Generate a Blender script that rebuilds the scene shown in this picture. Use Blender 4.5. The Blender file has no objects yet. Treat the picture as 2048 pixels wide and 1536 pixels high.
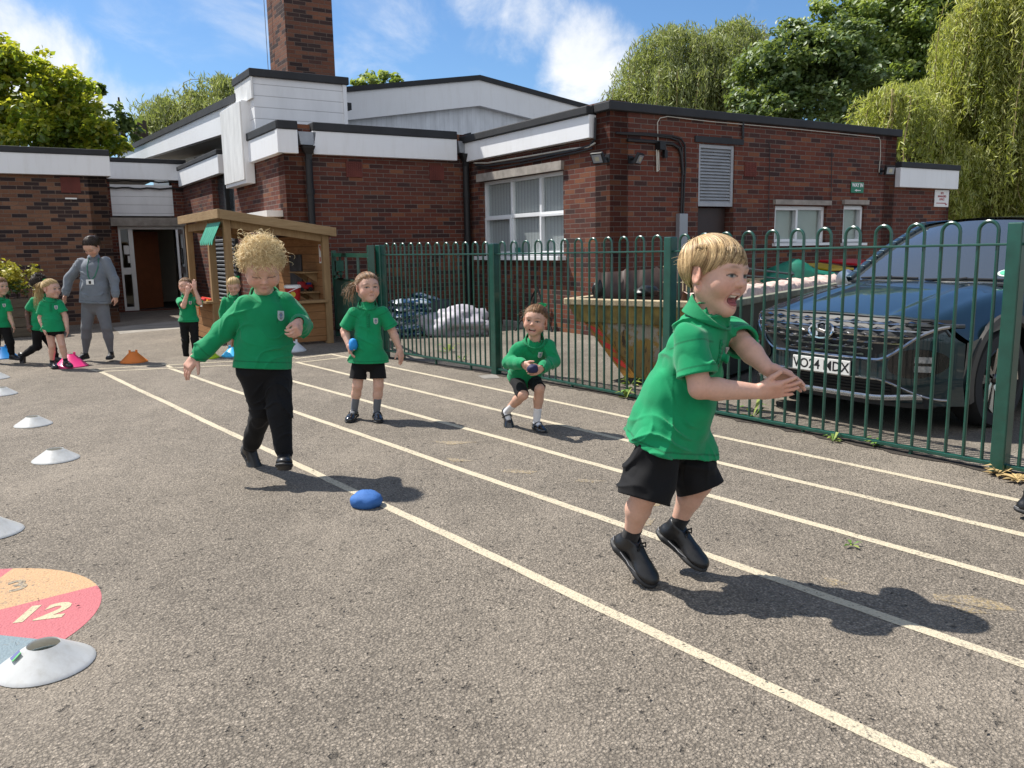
import bpy, bmesh, math, random
import numpy as np
from mathutils import Vector, Matrix
random.seed(7); RNG = np.random.default_rng(11)
SC = bpy.context.scene; COL = SC.collection
V = np.array
# ---------------------------------------------------------------- survey of the place (camera at 1.2 m, building axes A and B)
FPX = 1659.0; CAMH = 1.2
PITCH = 0.163248; ROLL = 0.018023
FW = V([0, math.cos(PITCH), -math.sin(PITCH)])
R0 = V([1.0, 0, 0]); U0 = V([0, math.sin(PITCH), math.cos(PITCH)])
CR = math.cos(ROLL)*R0 - math.sin(ROLL)*U0
CU = math.sin(ROLL)*R0 + math.cos(ROLL)*U0
CP = V([0, 0, CAMH])
A3 = V([0.8445, 0.5355, 0]); B3 = V([-0.5355, 0.8445, 0]); Z3 = V([0, 0, 1.0])
def ray(x, y): return FW + (x-1024)/FPX*CR + (768-y)/FPX*CU
def G(x, y, z=0.0):
    r = ray(x, y); return CP + r*((z-CAMH)/r[2])
def at(x, y, Y):
    r = ray(x, y); return CP + r*(Y/r[1])
def onp(x, y, P, n):
    r = ray(x, y); return CP + r*(np.dot(V(P)-CP, n)/np.dot(r, n))
def nrm(v):
    v = V(v, dtype=float); return v/np.linalg.norm(v)
# ---------------------------------------------------------------- tagging
def tag(o, label=None, cat=None, group=None, kind=None):
    if label: o['label'] = label
    if cat: o['category'] = cat
    if group: o['group'] = group
    if kind: o['kind'] = kind
    return o
def thing(name, loc, label, cat, group=None):
    o = bpy.data.objects.new(name, None); COL.objects.link(o)
    o.location = Vector(loc); o.empty_display_size = 0.1
    return tag(o, label, cat, group)
def wloc(o):
    p = V([0.0, 0, 0])
    while o is not None:
        p = p + V(o.location); o = o.parent
    return p
def link_mesh(name, me, mats, parent=None, smooth=False, loc=None):
    o = bpy.data.objects.new(name, me); COL.objects.link(o)
    for m in (mats if isinstance(mats, (list, tuple)) else [mats]): me.materials.append(m)
    if smooth: me.polygons.foreach_set('use_smooth', [True]*len(me.polygons))
    if parent is not None: o.parent = parent
    return o
class MB:
    """collects world-space shapes; build() links them as ONE mesh object"""
    def __init__(s): s.v = []; s.f = []; s.m = []; s.c = []
    def add(s, vs, fs, mi=0, col=None):
        n = len(s.v); s.v += [tuple(map(float, p)) for p in vs]
        for f in fs: s.f.append(tuple(i+n for i in f)); s.m.append(mi); s.c.append(col)
        return s
    def box(s, c, ax, ay, az, mi=0):
        c, ax, ay, az = V(c), V(ax), V(ay), V(az)
        vs = [c+i*ax+j*ay+k*az for k in (-1, 1) for j in (-1, 1) for i in (-1, 1)]
        if np.dot(np.cross(ax, ay), az) < 0: fs = [(0,1,3,2),(4,6,7,5),(0,4,5,1),(1,5,7,3),(3,7,6,2),(2,6,4,0)]
        else: fs = [(0,2,3,1),(4,5,7,6),(0,1,5,4),(1,3,7,5),(3,2,6,7),(2,0,4,6)]
        return s.add(vs, fs, mi)
    def bar(s, p, q, w, h, mi=0, up=Z3):
        """square bar from p to q, w wide sideways, h along up"""
        p, q = V(p), V(q); d = q-p; L = np.linalg.norm(d); d = d/L
        sd = np.cross(d, up)
        if np.linalg.norm(sd) < 1e-3: sd = V([1.0, 0, 0])
        sd = nrm(sd); u2 = nrm(np.cross(sd, d))
        return s.box((p+q)/2, d*L/2, sd*w/2, u2*h/2, mi)
    def prism(s, poly, ex, mi=0):
        poly = [V(p) for p in poly]; n = len(poly); ex = V(ex)
        N = sum(np.cross(poly[i]-poly[0], poly[(i+1) % n]-poly[0]) for i in range(n))
        if np.dot(N, ex) > 0: poly = poly[::-1]
        vs = poly+[p+ex for p in poly]
        fs = [tuple(range(n)), tuple(range(2*n-1, n-1, -1))]+[(i, n+i, n+(i+1) % n, (i+1) % n) for i in range(n)]
        fs = [fs[0], fs[1]]+[tuple(reversed(f)) for f in fs[2:]] if False else fs
        return s.add(vs, fs, mi)
    def tube(s, pts, r, n=8, mi=0, cap=True, closed=False):
        pts = [V(p) for p in pts]; m = len(pts); rs = r if hasattr(r, '__len__') else [r]*m
        T = []
        for i in range(m):
            if closed: d = pts[(i+1) % m]-pts[i-1]
            else: d = pts[min(i+1, m-1)]-pts[max(i-1, 0)]
            T.append(nrm(d))
        x = np.cross(T[0], V([0.3, 0.5, 0.81])); x = nrm(x); vs = []
        for i in range(m):
            x = nrm(x-np.dot(x, T[i])*T[i]); y = np.cross(T[i], x)
            vs += [pts[i]+rs[i]*(math.cos(2*math.pi*k/n)*x+math.sin(2*math.pi*k/n)*y) for k in range(n)]
        fs = []
        for i in range(m if closed else m-1):
            j = (i+1) % m
            fs += [(i*n+k, i*n+(k+1) % n, j*n+(k+1) % n, j*n+k) for k in range(n)]
        if cap and not closed: fs += [tuple(range(n-1, -1, -1)), tuple((m-1)*n+k for k in range(n))]
        return s.add(vs, fs, mi)
    def lathe(s, c, prof, n=24, ax=Z3, mi=0, cap0=False, cap1=False):
        c = V(c); ax = nrm(ax); x = nrm(np.cross(ax, V([0.31, 0.95, 0.07]))); y = np.cross(ax, x); vs = []; fs = []
        for r, h in prof: vs += [c+ax*h+r*(math.cos(2*math.pi*k/n)*x+math.sin(2*math.pi*k/n)*y) for k in range(n)]
        for i in range(len(prof)-1): fs += [(i*n+k, i*n+(k+1) % n, (i+1)*n+(k+1) % n, (i+1)*n+k) for k in range(n)]
        if cap0: fs.append(tuple(range(n-1, -1, -1)))
        if cap1: fs.append(tuple((len(prof)-1)*n+k for k in range(n)))
        return s.add(vs, fs, mi)
    def grid(s, fn, nu, nv, mi=0):
        vs = [fn(i/nu, j/nv) for j in range(nv+1) for i in range(nu+1)]
        fs = [(j*(nu+1)+i, j*(nu+1)+i+1, (j+1)*(nu+1)+i+1, (j+1)*(nu+1)+i) for j in range(nv) for i in range(nu)]
        return s.add(vs, fs, mi)
    def build(s, name, mats, parent=None, smooth=False, bevel=0, label=None, cat=None, group=None, kind=None):
        off = wloc(parent) if parent is not None else V([0.0, 0, 0])
        me = bpy.data.meshes.new(name)
        me.from_pydata([tuple(V(p)-off) for p in s.v], [], s.f)
        me.polygons.foreach_set('material_index', s.m)
        o = link_mesh(name, me, mats, parent, smooth)
        boxuv(me, off)
        if bevel:
            md = o.modifiers.new('bevel', 'BEVEL'); md.width = bevel; md.segments = 2; md.limit_method = 'ANGLE'
        if smooth == 'auto': auto_smooth(me)
        return tag(o, label, cat, group, kind)
def auto_smooth(me, ang=0.7):
    bm = bmesh.new(); bm.from_mesh(me)
    for e in bm.edges:
        if len(e.link_faces) == 2 and e.calc_face_angle(0) > ang: e.smooth = False
    bm.to_mesh(me); bm.free()
def boxuv(me, off):
    uv = me.uv_layers.new(name='UVMap'); n = len(me.loops)
    if n == 0: return
    co = np.empty(len(me.vertices)*3); me.vertices.foreach_get('co', co); co = co.reshape(-1, 3)+off
    li = np.empty(n, dtype=np.int32); me.loops.foreach_get('vertex_index', li)
    pn = np.empty(len(me.polygons)*3); me.polygons.foreach_get('normal', pn); pn = pn.reshape(-1, 3)
    tot = np.empty(len(me.polygons), dtype=np.int32); me.polygons.foreach_get('loop_total', tot)
    N = np.repeat(pn, tot, axis=0); P = co[li]
    flat = np.abs(N[:, 2]) > 0.7
    # snap the horizontal direction to axis A or B so that every storey shares one bond
    isA = np.abs(N@B3) > np.abs(N@A3)
    u = np.where(isA, P@A3, P@B3); v = P[:, 2].copy()
    u[flat] = (P@A3)[flat]; v[flat] = (P@B3)[flat]
    uv.data.foreach_set('uv', np.stack([u, v], 1).astype(np.float32).ravel())
# ---------------------------------------------------------------- materials
def srgb(r, g, b): return tuple(((c/255)/12.92 if c/255 <= .04045 else ((c/255+.055)/1.055)**2.4) for c in (r, g, b))
class NT:
    def __init__(s, name):
        s.m = bpy.data.materials.new(name); s.m.use_nodes = True; s.t = s.m.node_tree; s.n = s.t.nodes
        s.b = s.n['Principled BSDF']; s.out = s.n['Material Output']
    def new(s, typ, **kw):
        n = s.n.new(typ)
        for k, v in kw.items():
            if k.startswith('i_'):
                key = k[2:]; key = int(key) if key.isdigit() else key.replace('_', ' ')
                s.set(n.inputs[key], v)
            else: setattr(n, k, v)
        return n
    def set(s, sock, v):
        if isinstance(v, bpy.types.NodeSocket): s.t.links.new(v, sock)
        else:
            if sock.type == 'RGBA' and len(v) == 3: v = (*v, 1)
            sock.default_value = v
    def p(s, **kw):
        for k, v in kw.items(): s.set(s.b.inputs[k.replace('_', ' ')], v)
        return s
    def pos(s): return s.new('ShaderNodeNewGeometry').outputs['Position']
    def objc(s): return s.new('ShaderNodeTexCoord').outputs['Object']
    def uv(s): return s.new('ShaderNodeUVMap', uv_map='UVMap').outputs[0]
    def attr(s, name): return s.new('ShaderNodeAttribute', attribute_name=name).outputs['Color']
    def noise(s, vec, scale, detail=4, rough=.55, dist=0.0):
        return s.new('ShaderNodeTexNoise', i_Vector=vec, i_Scale=scale, i_Detail=detail, i_Roughness=rough, i_Distortion=dist).outputs['Fac']
    def ramp(s, fac, stops, interp='LINEAR'):
        n = s.new('ShaderNodeValToRGB', i_Fac=fac); n.color_ramp.interpolation = interp; e = n.color_ramp.elements
        for i, (pp, c) in enumerate(stops):
            el = e[i] if i < 2 else e.new(pp)
            el.position = pp; el.color = (*c, 1) if hasattr(c, '__len__') else (c, c, c, 1)
        return n.outputs['Color']
    def mix(s, f, a, b, mode='MIX'):
        n = s.new('ShaderNodeMix', data_type='RGBA', blend_type=mode)
        s.set(n.inputs[0], f); s.set(n.inputs[6], a); s.set(n.inputs[7], b); return n.outputs[2]
    def math(s, op, a, b=0.0, c=0.0, clamp=False):
        n = s.new('ShaderNodeMath', operation=op, use_clamp=clamp); s.set(n.inputs[0], a); s.set(n.inputs[1], b); s.set(n.inputs[2], c); return n.outputs[0]
    def vscale(s, vec, xyz): return s.new('ShaderNodeVectorMath', operation='MULTIPLY', i_0=vec, i_1=xyz).outputs[0]
    def bump(s, h, strength, dist=.01):
        n = s.new('ShaderNodeBump', i_Height=h, i_Strength=strength, i_Distance=dist); s.set(s.b.inputs['Normal'], n.outputs[0]); return s
def plain(name, col, rough=.6, metal=0.0, var=.12, scale=6.0, bump=0.0, bscale=60.0, coat=0.0, spec=.5, dirt=None):
    t = NT(name); c = t.objc(); n = t.noise(c, scale, 6)
    lo = tuple(max(0, x*(1-var)) for x in col); hi = tuple(min(1, x*(1+var)) for x in col)
    k = t.ramp(n, [(.3, lo), (.7, hi)])
    if dirt:
        n2 = t.noise(t.vscale(c, (3, 3, .7)), 2.2, 7, .65)
        k = t.mix(t.ramp(n2, [(.5, 0), (.78, dirt[1])]), k, dirt[0])
    t.p(Base_Color=k, Roughness=t.math('ADD', rough-.06, t.math('MULTIPLY', n, .12)), Metallic=metal, Coat_Weight=coat, Specular_IOR_Level=spec)
    if bump: t.bump(t.noise(c, bscale, 5), bump, .004)
    return t.m
SUN_EL = 56.0; SUN_STR = 5.0; SKY_STR = .09; SKY_TINT = (.70, .91, 1.10, 1); CLOUD = 9.0; EXPOSURE = 0.52
# ---------------------------------------------------------------- shared procedural materials
def brick_mat(name, stops, mortar=(.165,.135,.118), bw=.225, rh=.0655, ms=.0055, flem=False):
    t = NT(name); u = t.uv()
    wob = t.new('ShaderNodeTexNoise', i_Vector=u, i_Scale=3.0, i_Detail=2).outputs['Color']
    u2 = t.new('ShaderNodeVectorMath', operation='MULTIPLY_ADD', i_0=wob, i_1=(.004, .004, 0), i_2=u).outputs[0]
    br = t.new('ShaderNodeTexBrick', offset=.5, squash=1.0, i_Vector=u2, i_Color1=(0, 0, 0), i_Color2=(1, 1, 1), i_Mortar=(.5, .5, .5), i_Scale=1.0,
               i_Mortar_Size=ms, i_Mortar_Smooth=.25, i_Bias=0.0, i_Brick_Width=bw, i_Row_Height=rh)
    c = t.ramp(br.outputs['Color'], stops)
    n = t.noise(u, 38, 5, .7); n2 = t.noise(u, 1.1, 5)
    c = t.mix(.45, c, t.ramp(n, [(.25, (.35, .33, .32)), (.75, (1, 1, 1))]), 'MULTIPLY')
    c = t.mix(t.ramp(n2, [(.45, 0), (.75, .35)]), c, (.07, .05, .045))
    mo = t.mix(.5, mortar, t.ramp(n, [(.3, tuple(x*.5 for x in mortar)), (.7, tuple(x*1.3 for x in mortar))]))
    t.p(Base_Color=t.mix(br.outputs['Fac'], c, mo), Roughness=.88, Specular_IOR_Level=.25)
    h = t.math('SUBTRACT', t.math('MULTIPLY', n, .35), t.math('MULTIPLY', br.outputs['Fac'], 1.0))
    t.bump(h, .8, .006); return t.m
M = {}
M['brick'] = brick_mat('red_brick', [(0, (.055,.029,.028)), (.13, (.075,.034,.030)), (.22, (.112,.037,.028)), (.5, (.14,.043,.030)), (.85, (.17,.055,.035)), (1, (.25,.10,.052))])
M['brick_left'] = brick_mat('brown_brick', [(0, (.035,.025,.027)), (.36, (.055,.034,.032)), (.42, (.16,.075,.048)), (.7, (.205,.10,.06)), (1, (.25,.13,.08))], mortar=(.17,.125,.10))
M['brick_chim'] = brick_mat('chimney_brick', [(0, (.04,.026,.026)), (.3, (.065,.036,.033)), (.36, (.155,.062,.04)), (1, (.23,.10,.06))], mortar=(.15,.11,.09))
def boards(name, col, pitch, axis='v', rough=.5, groove=.06, depth=.35, dirt=.25):
    t = NT(name); u = t.uv(); s = t.new('ShaderNodeSeparateXYZ', i_Vector=u)
    f = t.math('FRACT', t.math('DIVIDE', s.outputs['Y' if axis == 'v' else 'X'], pitch))
    g = t.ramp(f, [(0, 0), (groove, 1), (1-groove*.4, 1), (1, .25)])
    n = t.noise(t.vscale(u, (2.0, .5, 1)), 2.5, 6, .6)
    c = t.ramp(n, [(.3, tuple(x*(1-dirt) for x in col)), (.62, col)])
    c = t.mix(1.0, c, t.ramp(g, [(0, .45), (1, 1)]), 'MULTIPLY')
    t.p(Base_Color=c, Roughness=rough, Specular_IOR_Level=.35); t.bump(g, depth, .012); return t.m
M['board_h'] = boards('white_boards', (.78,.79,.81), .17, dirt=.1)
M['board_v'] = boards('white_ribbed_boards', (.80,.80,.79), .075, 'u', groove=.12)
M['board_gable'] = boards('white_gable_boards', (.72,.75,.80), .11, 'u', groove=.03, depth=.08)
def panel_white(name, col=(.80,.81,.83), dirt=(.42,.38,.32), amt=.2):
    t = NT(name); u = t.uv()
    n = t.noise(t.vscale(u, (5, .6, 1)), 2.0, 7, .65); n2 = t.noise(u, 1.3, 5)
    c = t.mix(t.ramp(n, [(.5, 0), (.8, amt)]), col, dirt)
    c = t.mix(t.ramp(n2, [(.4, 0), (.7, .12)]), c, (.5,.5,.5))
    t.p(Base_Color=c, Roughness=.45, Specular_IOR_Level=.4); t.bump(n2, .05, .01); return t.m
M['fascia'] = panel_white('white_fascia_board')
M['upvc'] = plain('white_window_frame', (.74,.76,.78), .35, var=.04)
M['coping'] = plain('grey_felt_coping', (.020,.021,.024), .7, var=.35, scale=3, bump=.3, bscale=25)
M['felt'] = plain('roof_felt', (.06,.06,.062), .9, var=.3)
M['soffit'] = plain('soffit_board', (.42,.40,.36), .7, var=.15)
M['concrete'] = plain('concrete_lintel', (.30,.27,.24), .9, var=.25, scale=8, bump=.4)
M['black_pipe'] = plain('black_plastic', (.008,.008,.009), .6, var=.3)
M['cable'] = plain('black_cable', (.015,.015,.017), .5)
M['cable_white'] = plain('white_cable', (.5,.48,.42), .5)
M['grey_metal'] = plain('grey_metal', (.30,.32,.35), .45, .3, var=.12)
M['louvre'] = plain('grey_louvre_paint', (.34,.36,.39), .45, .0, var=.1)
M['dark_door'] = plain('dark_brown_door', (.035,.020,.018), .5, var=.2)
M['terracotta'] = plain('terracotta_vent', (.14,.035,.027), .8, var=.2)
M['silver'] = plain('silver_metal', (.55,.56,.58), .3, .9, var=.1)
M['black'] = plain('black_matt', (.008,.008,.009), .55, var=.2)
M['white_paint'] = plain('white_paint', (.75,.75,.74), .45, var=.06)
M['green_metal'] = plain('green_powder_coat', (.008,.066,.046), .3, var=.22, scale=12, spec=.6, coat=.25)
M['door_orange'] = plain('brown_wood_door', (.17,.055,.022), .5, var=.15)
M['int_wall'] = plain('beige_interior_wall', (.42,.36,.29), .8, var=.05)
M['int_floor'] = plain('dark_mat_floor', (.012,.013,.015), .9)
def glass_mat(name, tint=(.90,.92,.92), refl=1.0, rough=.02):
    t = NT(name); n = t.n; n.remove(t.b)
    fc = t.new('ShaderNodeLayerWeight', i_Blend=.5).outputs['Facing']; fr = t.new('ShaderNodeMath', operation='MULTIPLY_ADD', i_0=t.math('POWER', fc, 4.0), i_1=.5, i_2=.025)
    tr = t.new('ShaderNodeBsdfTransparent', i_Color=(*tint, 1)); gl = t.new('ShaderNodeBsdfGlossy', i_Roughness=rough, i_Color=(1, 1, 1, 1))
    mx = t.new('ShaderNodeMixShader', i_0=t.math('MULTIPLY', fr.outputs[0], refl, clamp=True), i_1=tr.outputs[0], i_2=gl.outputs[0])
    t.t.links.new(mx.outputs[0], t.out.inputs['Surface']); return t.m
M['glass'] = glass_mat('window_glass')
def blind_mat():
    t = NT('vertical_blind'); u = t.uv(); s = t.new('ShaderNodeSeparateXYZ', i_Vector=u)
    f = t.math('FRACT', t.math('DIVIDE', s.outputs['X'], .085))
    t.p(Base_Color=t.ramp(f, [(0, (.34,.34,.34)), (.12, (.56,.57,.57)), (.9, (.48,.49,.50)), (1, (.30,.30,.30))]), Roughness=.8); t.bump(f, .4, .01); return t.m
M['blind'] = blind_mat()
M['frosted'] = plain('frosted_film', (.46,.49,.45), .5, var=.06)
M['frosted_dark'] = plain('frosted_film_grey', (.22,.24,.22), .5, var=.06)
def wood_mat(name, c1, c2, sc=(14, 14, 1.2), pitch=None, rough=.75):
    t = NT(name); c = t.pos(); w = t.vscale(c, sc)
    n = t.noise(w, 2.2, 6, .6, .8); n2 = t.noise(t.vscale(c, (1.2, 1.2, 1.2)), 2.0, 3)
    k = t.ramp(n, [(.25, c1), (.7, c2)]); k = t.mix(t.ramp(n2, [(.4, 0), (.7, .3)]), k, tuple(x*.62 for x in c1))
    h = n
    if pitch:
        s = t.new('ShaderNodeSeparateXYZ', i_Vector=c); f = t.math('FRACT', t.math('DIVIDE', s.outputs['Z'], pitch))
        g = t.ramp(f, [(0, 0), (.07, 1), (.95, 1), (1, .3)]); k = t.mix(1.0, k, t.ramp(g, [(0, .3), (1, 1)]), 'MULTIPLY'); h = t.math('ADD', t.math('MULTIPLY', n, .1), g)
    t.p(Base_Color=k, Roughness=rough, Specular_IOR_Level=.25); t.bump(h, .35, .006); return t.m
M['timber'] = wood_mat('pale_treated_timber', (.24,.145,.07), (.34,.225,.115), sc=(10, 10, 1.6))
M['timber_h'] = wood_mat('timber_roof_edge', (.25,.16,.08), (.36,.25,.135), sc=(2.0, 2.0, 18))
M['boarding'] = wood_mat('timber_boarding', (.22,.105,.04), (.33,.17,.075), sc=(2.0, 2.0, 18), pitch=.105)
M['planter'] = wood_mat('old_grey_planks', (.07,.055,.04), (.13,.105,.075), sc=(2.0, 2.0, 18))
# ---- ground
def asphalt_nodes(t, base=(.298,.254,.203), dark=.55):
    c = t.pos()
    v = t.new('ShaderNodeTexVoronoi', i_Vector=c, i_Scale=125.0, i_Randomness=1.0)
    v2 = t.new('ShaderNodeTexVoronoi', i_Vector=c, i_Scale=330.0)
    n = t.noise(c, 55, 5, .7); n1 = t.noise(c, 6, 4, .6); n0 = t.noise(c, .55, 5, .6); n3 = t.noise(c, 26, 3, .6)
    stone = t.ramp(t.new('ShaderNodeSeparateColor', i_Color=v.outputs['Color']).outputs[0], [(0, tuple(x*.72 for x in base)), (.5, base), (.88, tuple(x*1.18 for x in base)), (1, tuple(x*1.6 for x in base))])
    k = t.mix(t.ramp(v.outputs['Distance'], [(.34, 0), (.66, .70)]), stone, tuple(x*.36 for x in base))
    k = t.mix(.5, k, t.ramp(n, [(.3, .55), (.72, 1.3)]), 'MULTIPLY')
    k = t.mix(1.0, k, t.ramp(n1, [(.25, .86), (.75, 1.1)]), 'MULTIPLY')
    k = t.mix(1.0, k, t.ramp(n0, [(.3, .78), (.7, 1.12)]), 'MULTIPLY')
    k = t.mix(t.ramp(t.noise(t.vscale(c, (1, .45, 1)), 1.7, 6, .65), [(.50, 0), (.72, .38)]), k, tuple(x*1.25 for x in base)); k = t.mix(t.ramp(t.noise(c, 2.6, 7, .7), [(.60, 0), (.72, .45)]), k, tuple(x*.55 for x in base))
    pit = t.ramp(n3, [(.30, 1), (.37, 0)])
    k = t.mix(t.math('MULTIPLY', pit, .6), k, (.02,.018,.016))
    h = t.math('ADD', t.math('MULTIPLY', t.math('SUBTRACT', 1.0, v.outputs['Distance']), 1.0), t.math('MULTIPLY', t.math('SUBTRACT', n, pit), 1.2))
    h = t.math('ADD', h, t.math('MULTIPLY', v2.outputs['Distance'], -.4))
    return c, k, h
def asphalt():
    t = NT('weathered_asphalt'); c, k, h = asphalt_nodes(t)
    t.p(Base_Color=k, Roughness=.85, Specular_IOR_Level=.3); t.bump(h, 1.0, .006); return t.m
M['asphalt'] = asphalt()
def yard():
    t = NT('yard_asphalt'); c, k, h = asphalt_nodes(t, (.27,.235,.19))
    n = t.noise(c, .9, 6, .65); k = t.mix(t.ramp(n, [(.42, 0), (.62, .55)]), k, (.075,.062,.05))
    t.p(Base_Color=k, Roughness=.85, Specular_IOR_Level=.3); t.bump(h, .6, .005); return t.m
M['yard'] = yard()
def paint(name, col, wear=.38, thr=.1):
    t = NT(name); c, k, h = asphalt_nodes(t)
    n = t.noise(c, 70, 5, .75); n2 = t.noise(c, 3.0, 5, .6)
    a = t.math('ADD', t.math('MULTIPLY', n, .75), t.math('MULTIPLY', n2, .25))
    f = t.ramp(a, [(wear-thr*.4, 0), (wear+thr*.6, .96)])
    pc = t.mix(.35, col, t.ramp(t.noise(c, 130, 4, .7), [(.3, .55), (.7, 1.25)]), 'MULTIPLY')
    t.p(Base_Color=t.mix(f, k, pc), Roughness=.75, Specular_IOR_Level=.3); t.bump(h, .55, .004); return t.m
M['line'] = paint('worn_cream_line_paint', (.54,.47,.34), .42)
M['line_pale'] = paint('faded_yellow_paint', (.40,.29,.12), .55, .2)
M['pp_red'] = paint('red_ground_paint', (.46,.13,.145), .33)
M['pp_orange'] = paint('orange_ground_paint', (.50,.31,.165), .40)
M['pp_blue'] = paint('blue_grey_ground_paint', (.19,.25,.28), .36)
M['pp_num'] = paint('cream_ground_paint', (.50,.44,.29), .40); M['pp_faint'] = paint('faint_cream_paint', (.47,.36,.22), .5)
M['cover'] = plain('worn_metal_cover', (.20,.185,.165), .7, var=.3, bump=.3)
M['slab'] = plain('pale_paving', (.26,.235,.20), .9, var=.25, scale=4, bump=.4)
M['soil'] = plain('dark_soil_strip', (.035,.027,.02), .95, var=.5, scale=18, bump=.8)
# ---------------------------------------------------------------- smooth solids (bodies, clothes, shoes) grown as one surface
def smin(a, b, k):
    if k <= 0: return np.minimum(a, b)
    h = np.maximum(k-np.abs(a-b), 0)/k; return np.minimum(a, b)-h*h*k*.25
def smax(a, b, k): return -smin(-a, -b, k)
def cone(a, b, ra, rb):
    a, b = V(a, dtype=float), V(b, dtype=float); ab = b-a; L2 = max(float(ab@ab), 1e-9)
    def f(p):
        t = np.clip((p-a)@ab/L2, 0, 1); return np.linalg.norm(p-a-t[:, None]*ab, axis=1)-(ra+(rb-ra)*t)
    return f, (a+b)/2, math.sqrt(L2)/2+max(ra, rb)
def econe(a, b, ra, rb, right, flat):
    """tapered limb of elliptical section: ra/rb across 'right', flat*r the other way"""
    a, b = V(a, dtype=float), V(b, dtype=float); ax = b-a; L = np.linalg.norm(ax); ax = ax/L
    r = V(right, dtype=float); r = nrm(r-np.dot(r, ax)*ax); f_ = np.cross(ax, r)
    def f(p):
        q = p-a; t = q@ax; x = q@r; y = (q@f_)/flat; tc = np.clip(t/L, 0, 1); dt = (t-tc*L)/flat
        return (np.sqrt(x*x+y*y+dt*dt)-(ra+(rb-ra)*tc))*min(1, flat)**.5
    return f, (a+b)/2, L/2+max(ra, rb)*1.3
def ball(c, r):
    c = V(c, dtype=float)
    return (lambda p: np.linalg.norm(p-c, axis=1)-r), c, r
def ell(c, R, rad):
    c = V(c, dtype=float); R = V(R, dtype=float); rad = V(rad, dtype=float)
    def f(p):
        q = (p-c)@R.T; k0 = np.linalg.norm(q/rad, axis=1); k1 = np.linalg.norm(q/(rad*rad), axis=1)+1e-9
        return k0*(k0-1)/k1
    return f, c, float(max(rad))
def rbox(c, R, half, r):
    c = V(c, dtype=float); R = V(R, dtype=float); half = V(half, dtype=float)-r
    def f(p):
        q = np.abs((p-c)@R.T)-half
        return np.linalg.norm(np.maximum(q, 0), axis=1)+np.minimum(q.max(axis=1), 0)-r
    return f, c, float(np.linalg.norm(half)+r)
def plane(pt, n):
    pt = V(pt, dtype=float); n = nrm(n)
    return (lambda p: (p-pt)@n), None, 1e9
class SDF:
    def __init__(s): s.ops = []; s.disp = None
    def u(s, pr, k=.02): s.ops.append(('u', pr, k)); return s
    def sub(s, pr, k=.01): s.ops.append(('s', pr, k)); return s
    def dis(s, f): s.ops.append(('d', (f, None, 0), 0)); return s
    def cut(s, pr, k=.0): s.ops.append(('i', pr, k)); return s
    def ev(s, p, c=None, rad=None):
        d = np.full(len(p), 10.0)
        for op, (f, pc, pr), k in s.ops:
            if c is not None and pc is not None and np.linalg.norm(pc-c) > pr+rad*2.2+k+.02: continue
            if op == 'd': d = d+f(p); continue
            if op == 'u': d = smin(d, f(p), k)
            elif op == 's': d = smax(d, -f(p), k)
            else: d = smax(d, f(p), k)
        if s.disp is not None: d = d+s.disp(p)
        return d
    def bounds(s):
        lo = V([1e9]*3); hi = -lo
        for op, (f, c, r), k in s.ops:
            if op == 'u': lo = np.minimum(lo, c-r); hi = np.maximum(hi, c+r)
        return lo, hi
    def mesh(s, h, pad=.02):
        lo, hi = s.bounds(); lo = lo-pad; hi = hi+pad; B = 12
        n = np.ceil((hi-lo)/h/B).astype(int)*B; g = np.ones(tuple(n+1), dtype=np.float32)
        nb = n//B; ii = np.stack(np.meshgrid(*[np.arange(x) for x in nb], indexing='ij'), -1).reshape(-1, 3)
        cen = lo+(ii*B+B/2)*h; rad = B*h*.5*math.sqrt(3)
        dc = s.ev(cen)
        for (i, j, k), d0, c in zip(ii, dc, cen):
            sl = (slice(i*B, i*B+B+1), slice(j*B, j*B+B+1), slice(k*B, k*B+B+1))
            if abs(d0) > rad*1.6+.012: g[sl] = d0; continue
            ax = [lo[q]+(np.arange(B+1)+o)*h for q, o in zip(range(3), (i*B, j*B, k*B))]
            P = np.stack(np.meshgrid(*ax, indexing='ij'), -1).reshape(-1, 3)
            g[sl] = s.ev(P, c, rad).reshape(B+1, B+1, B+1)
        return nets(g, lo, h)
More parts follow.
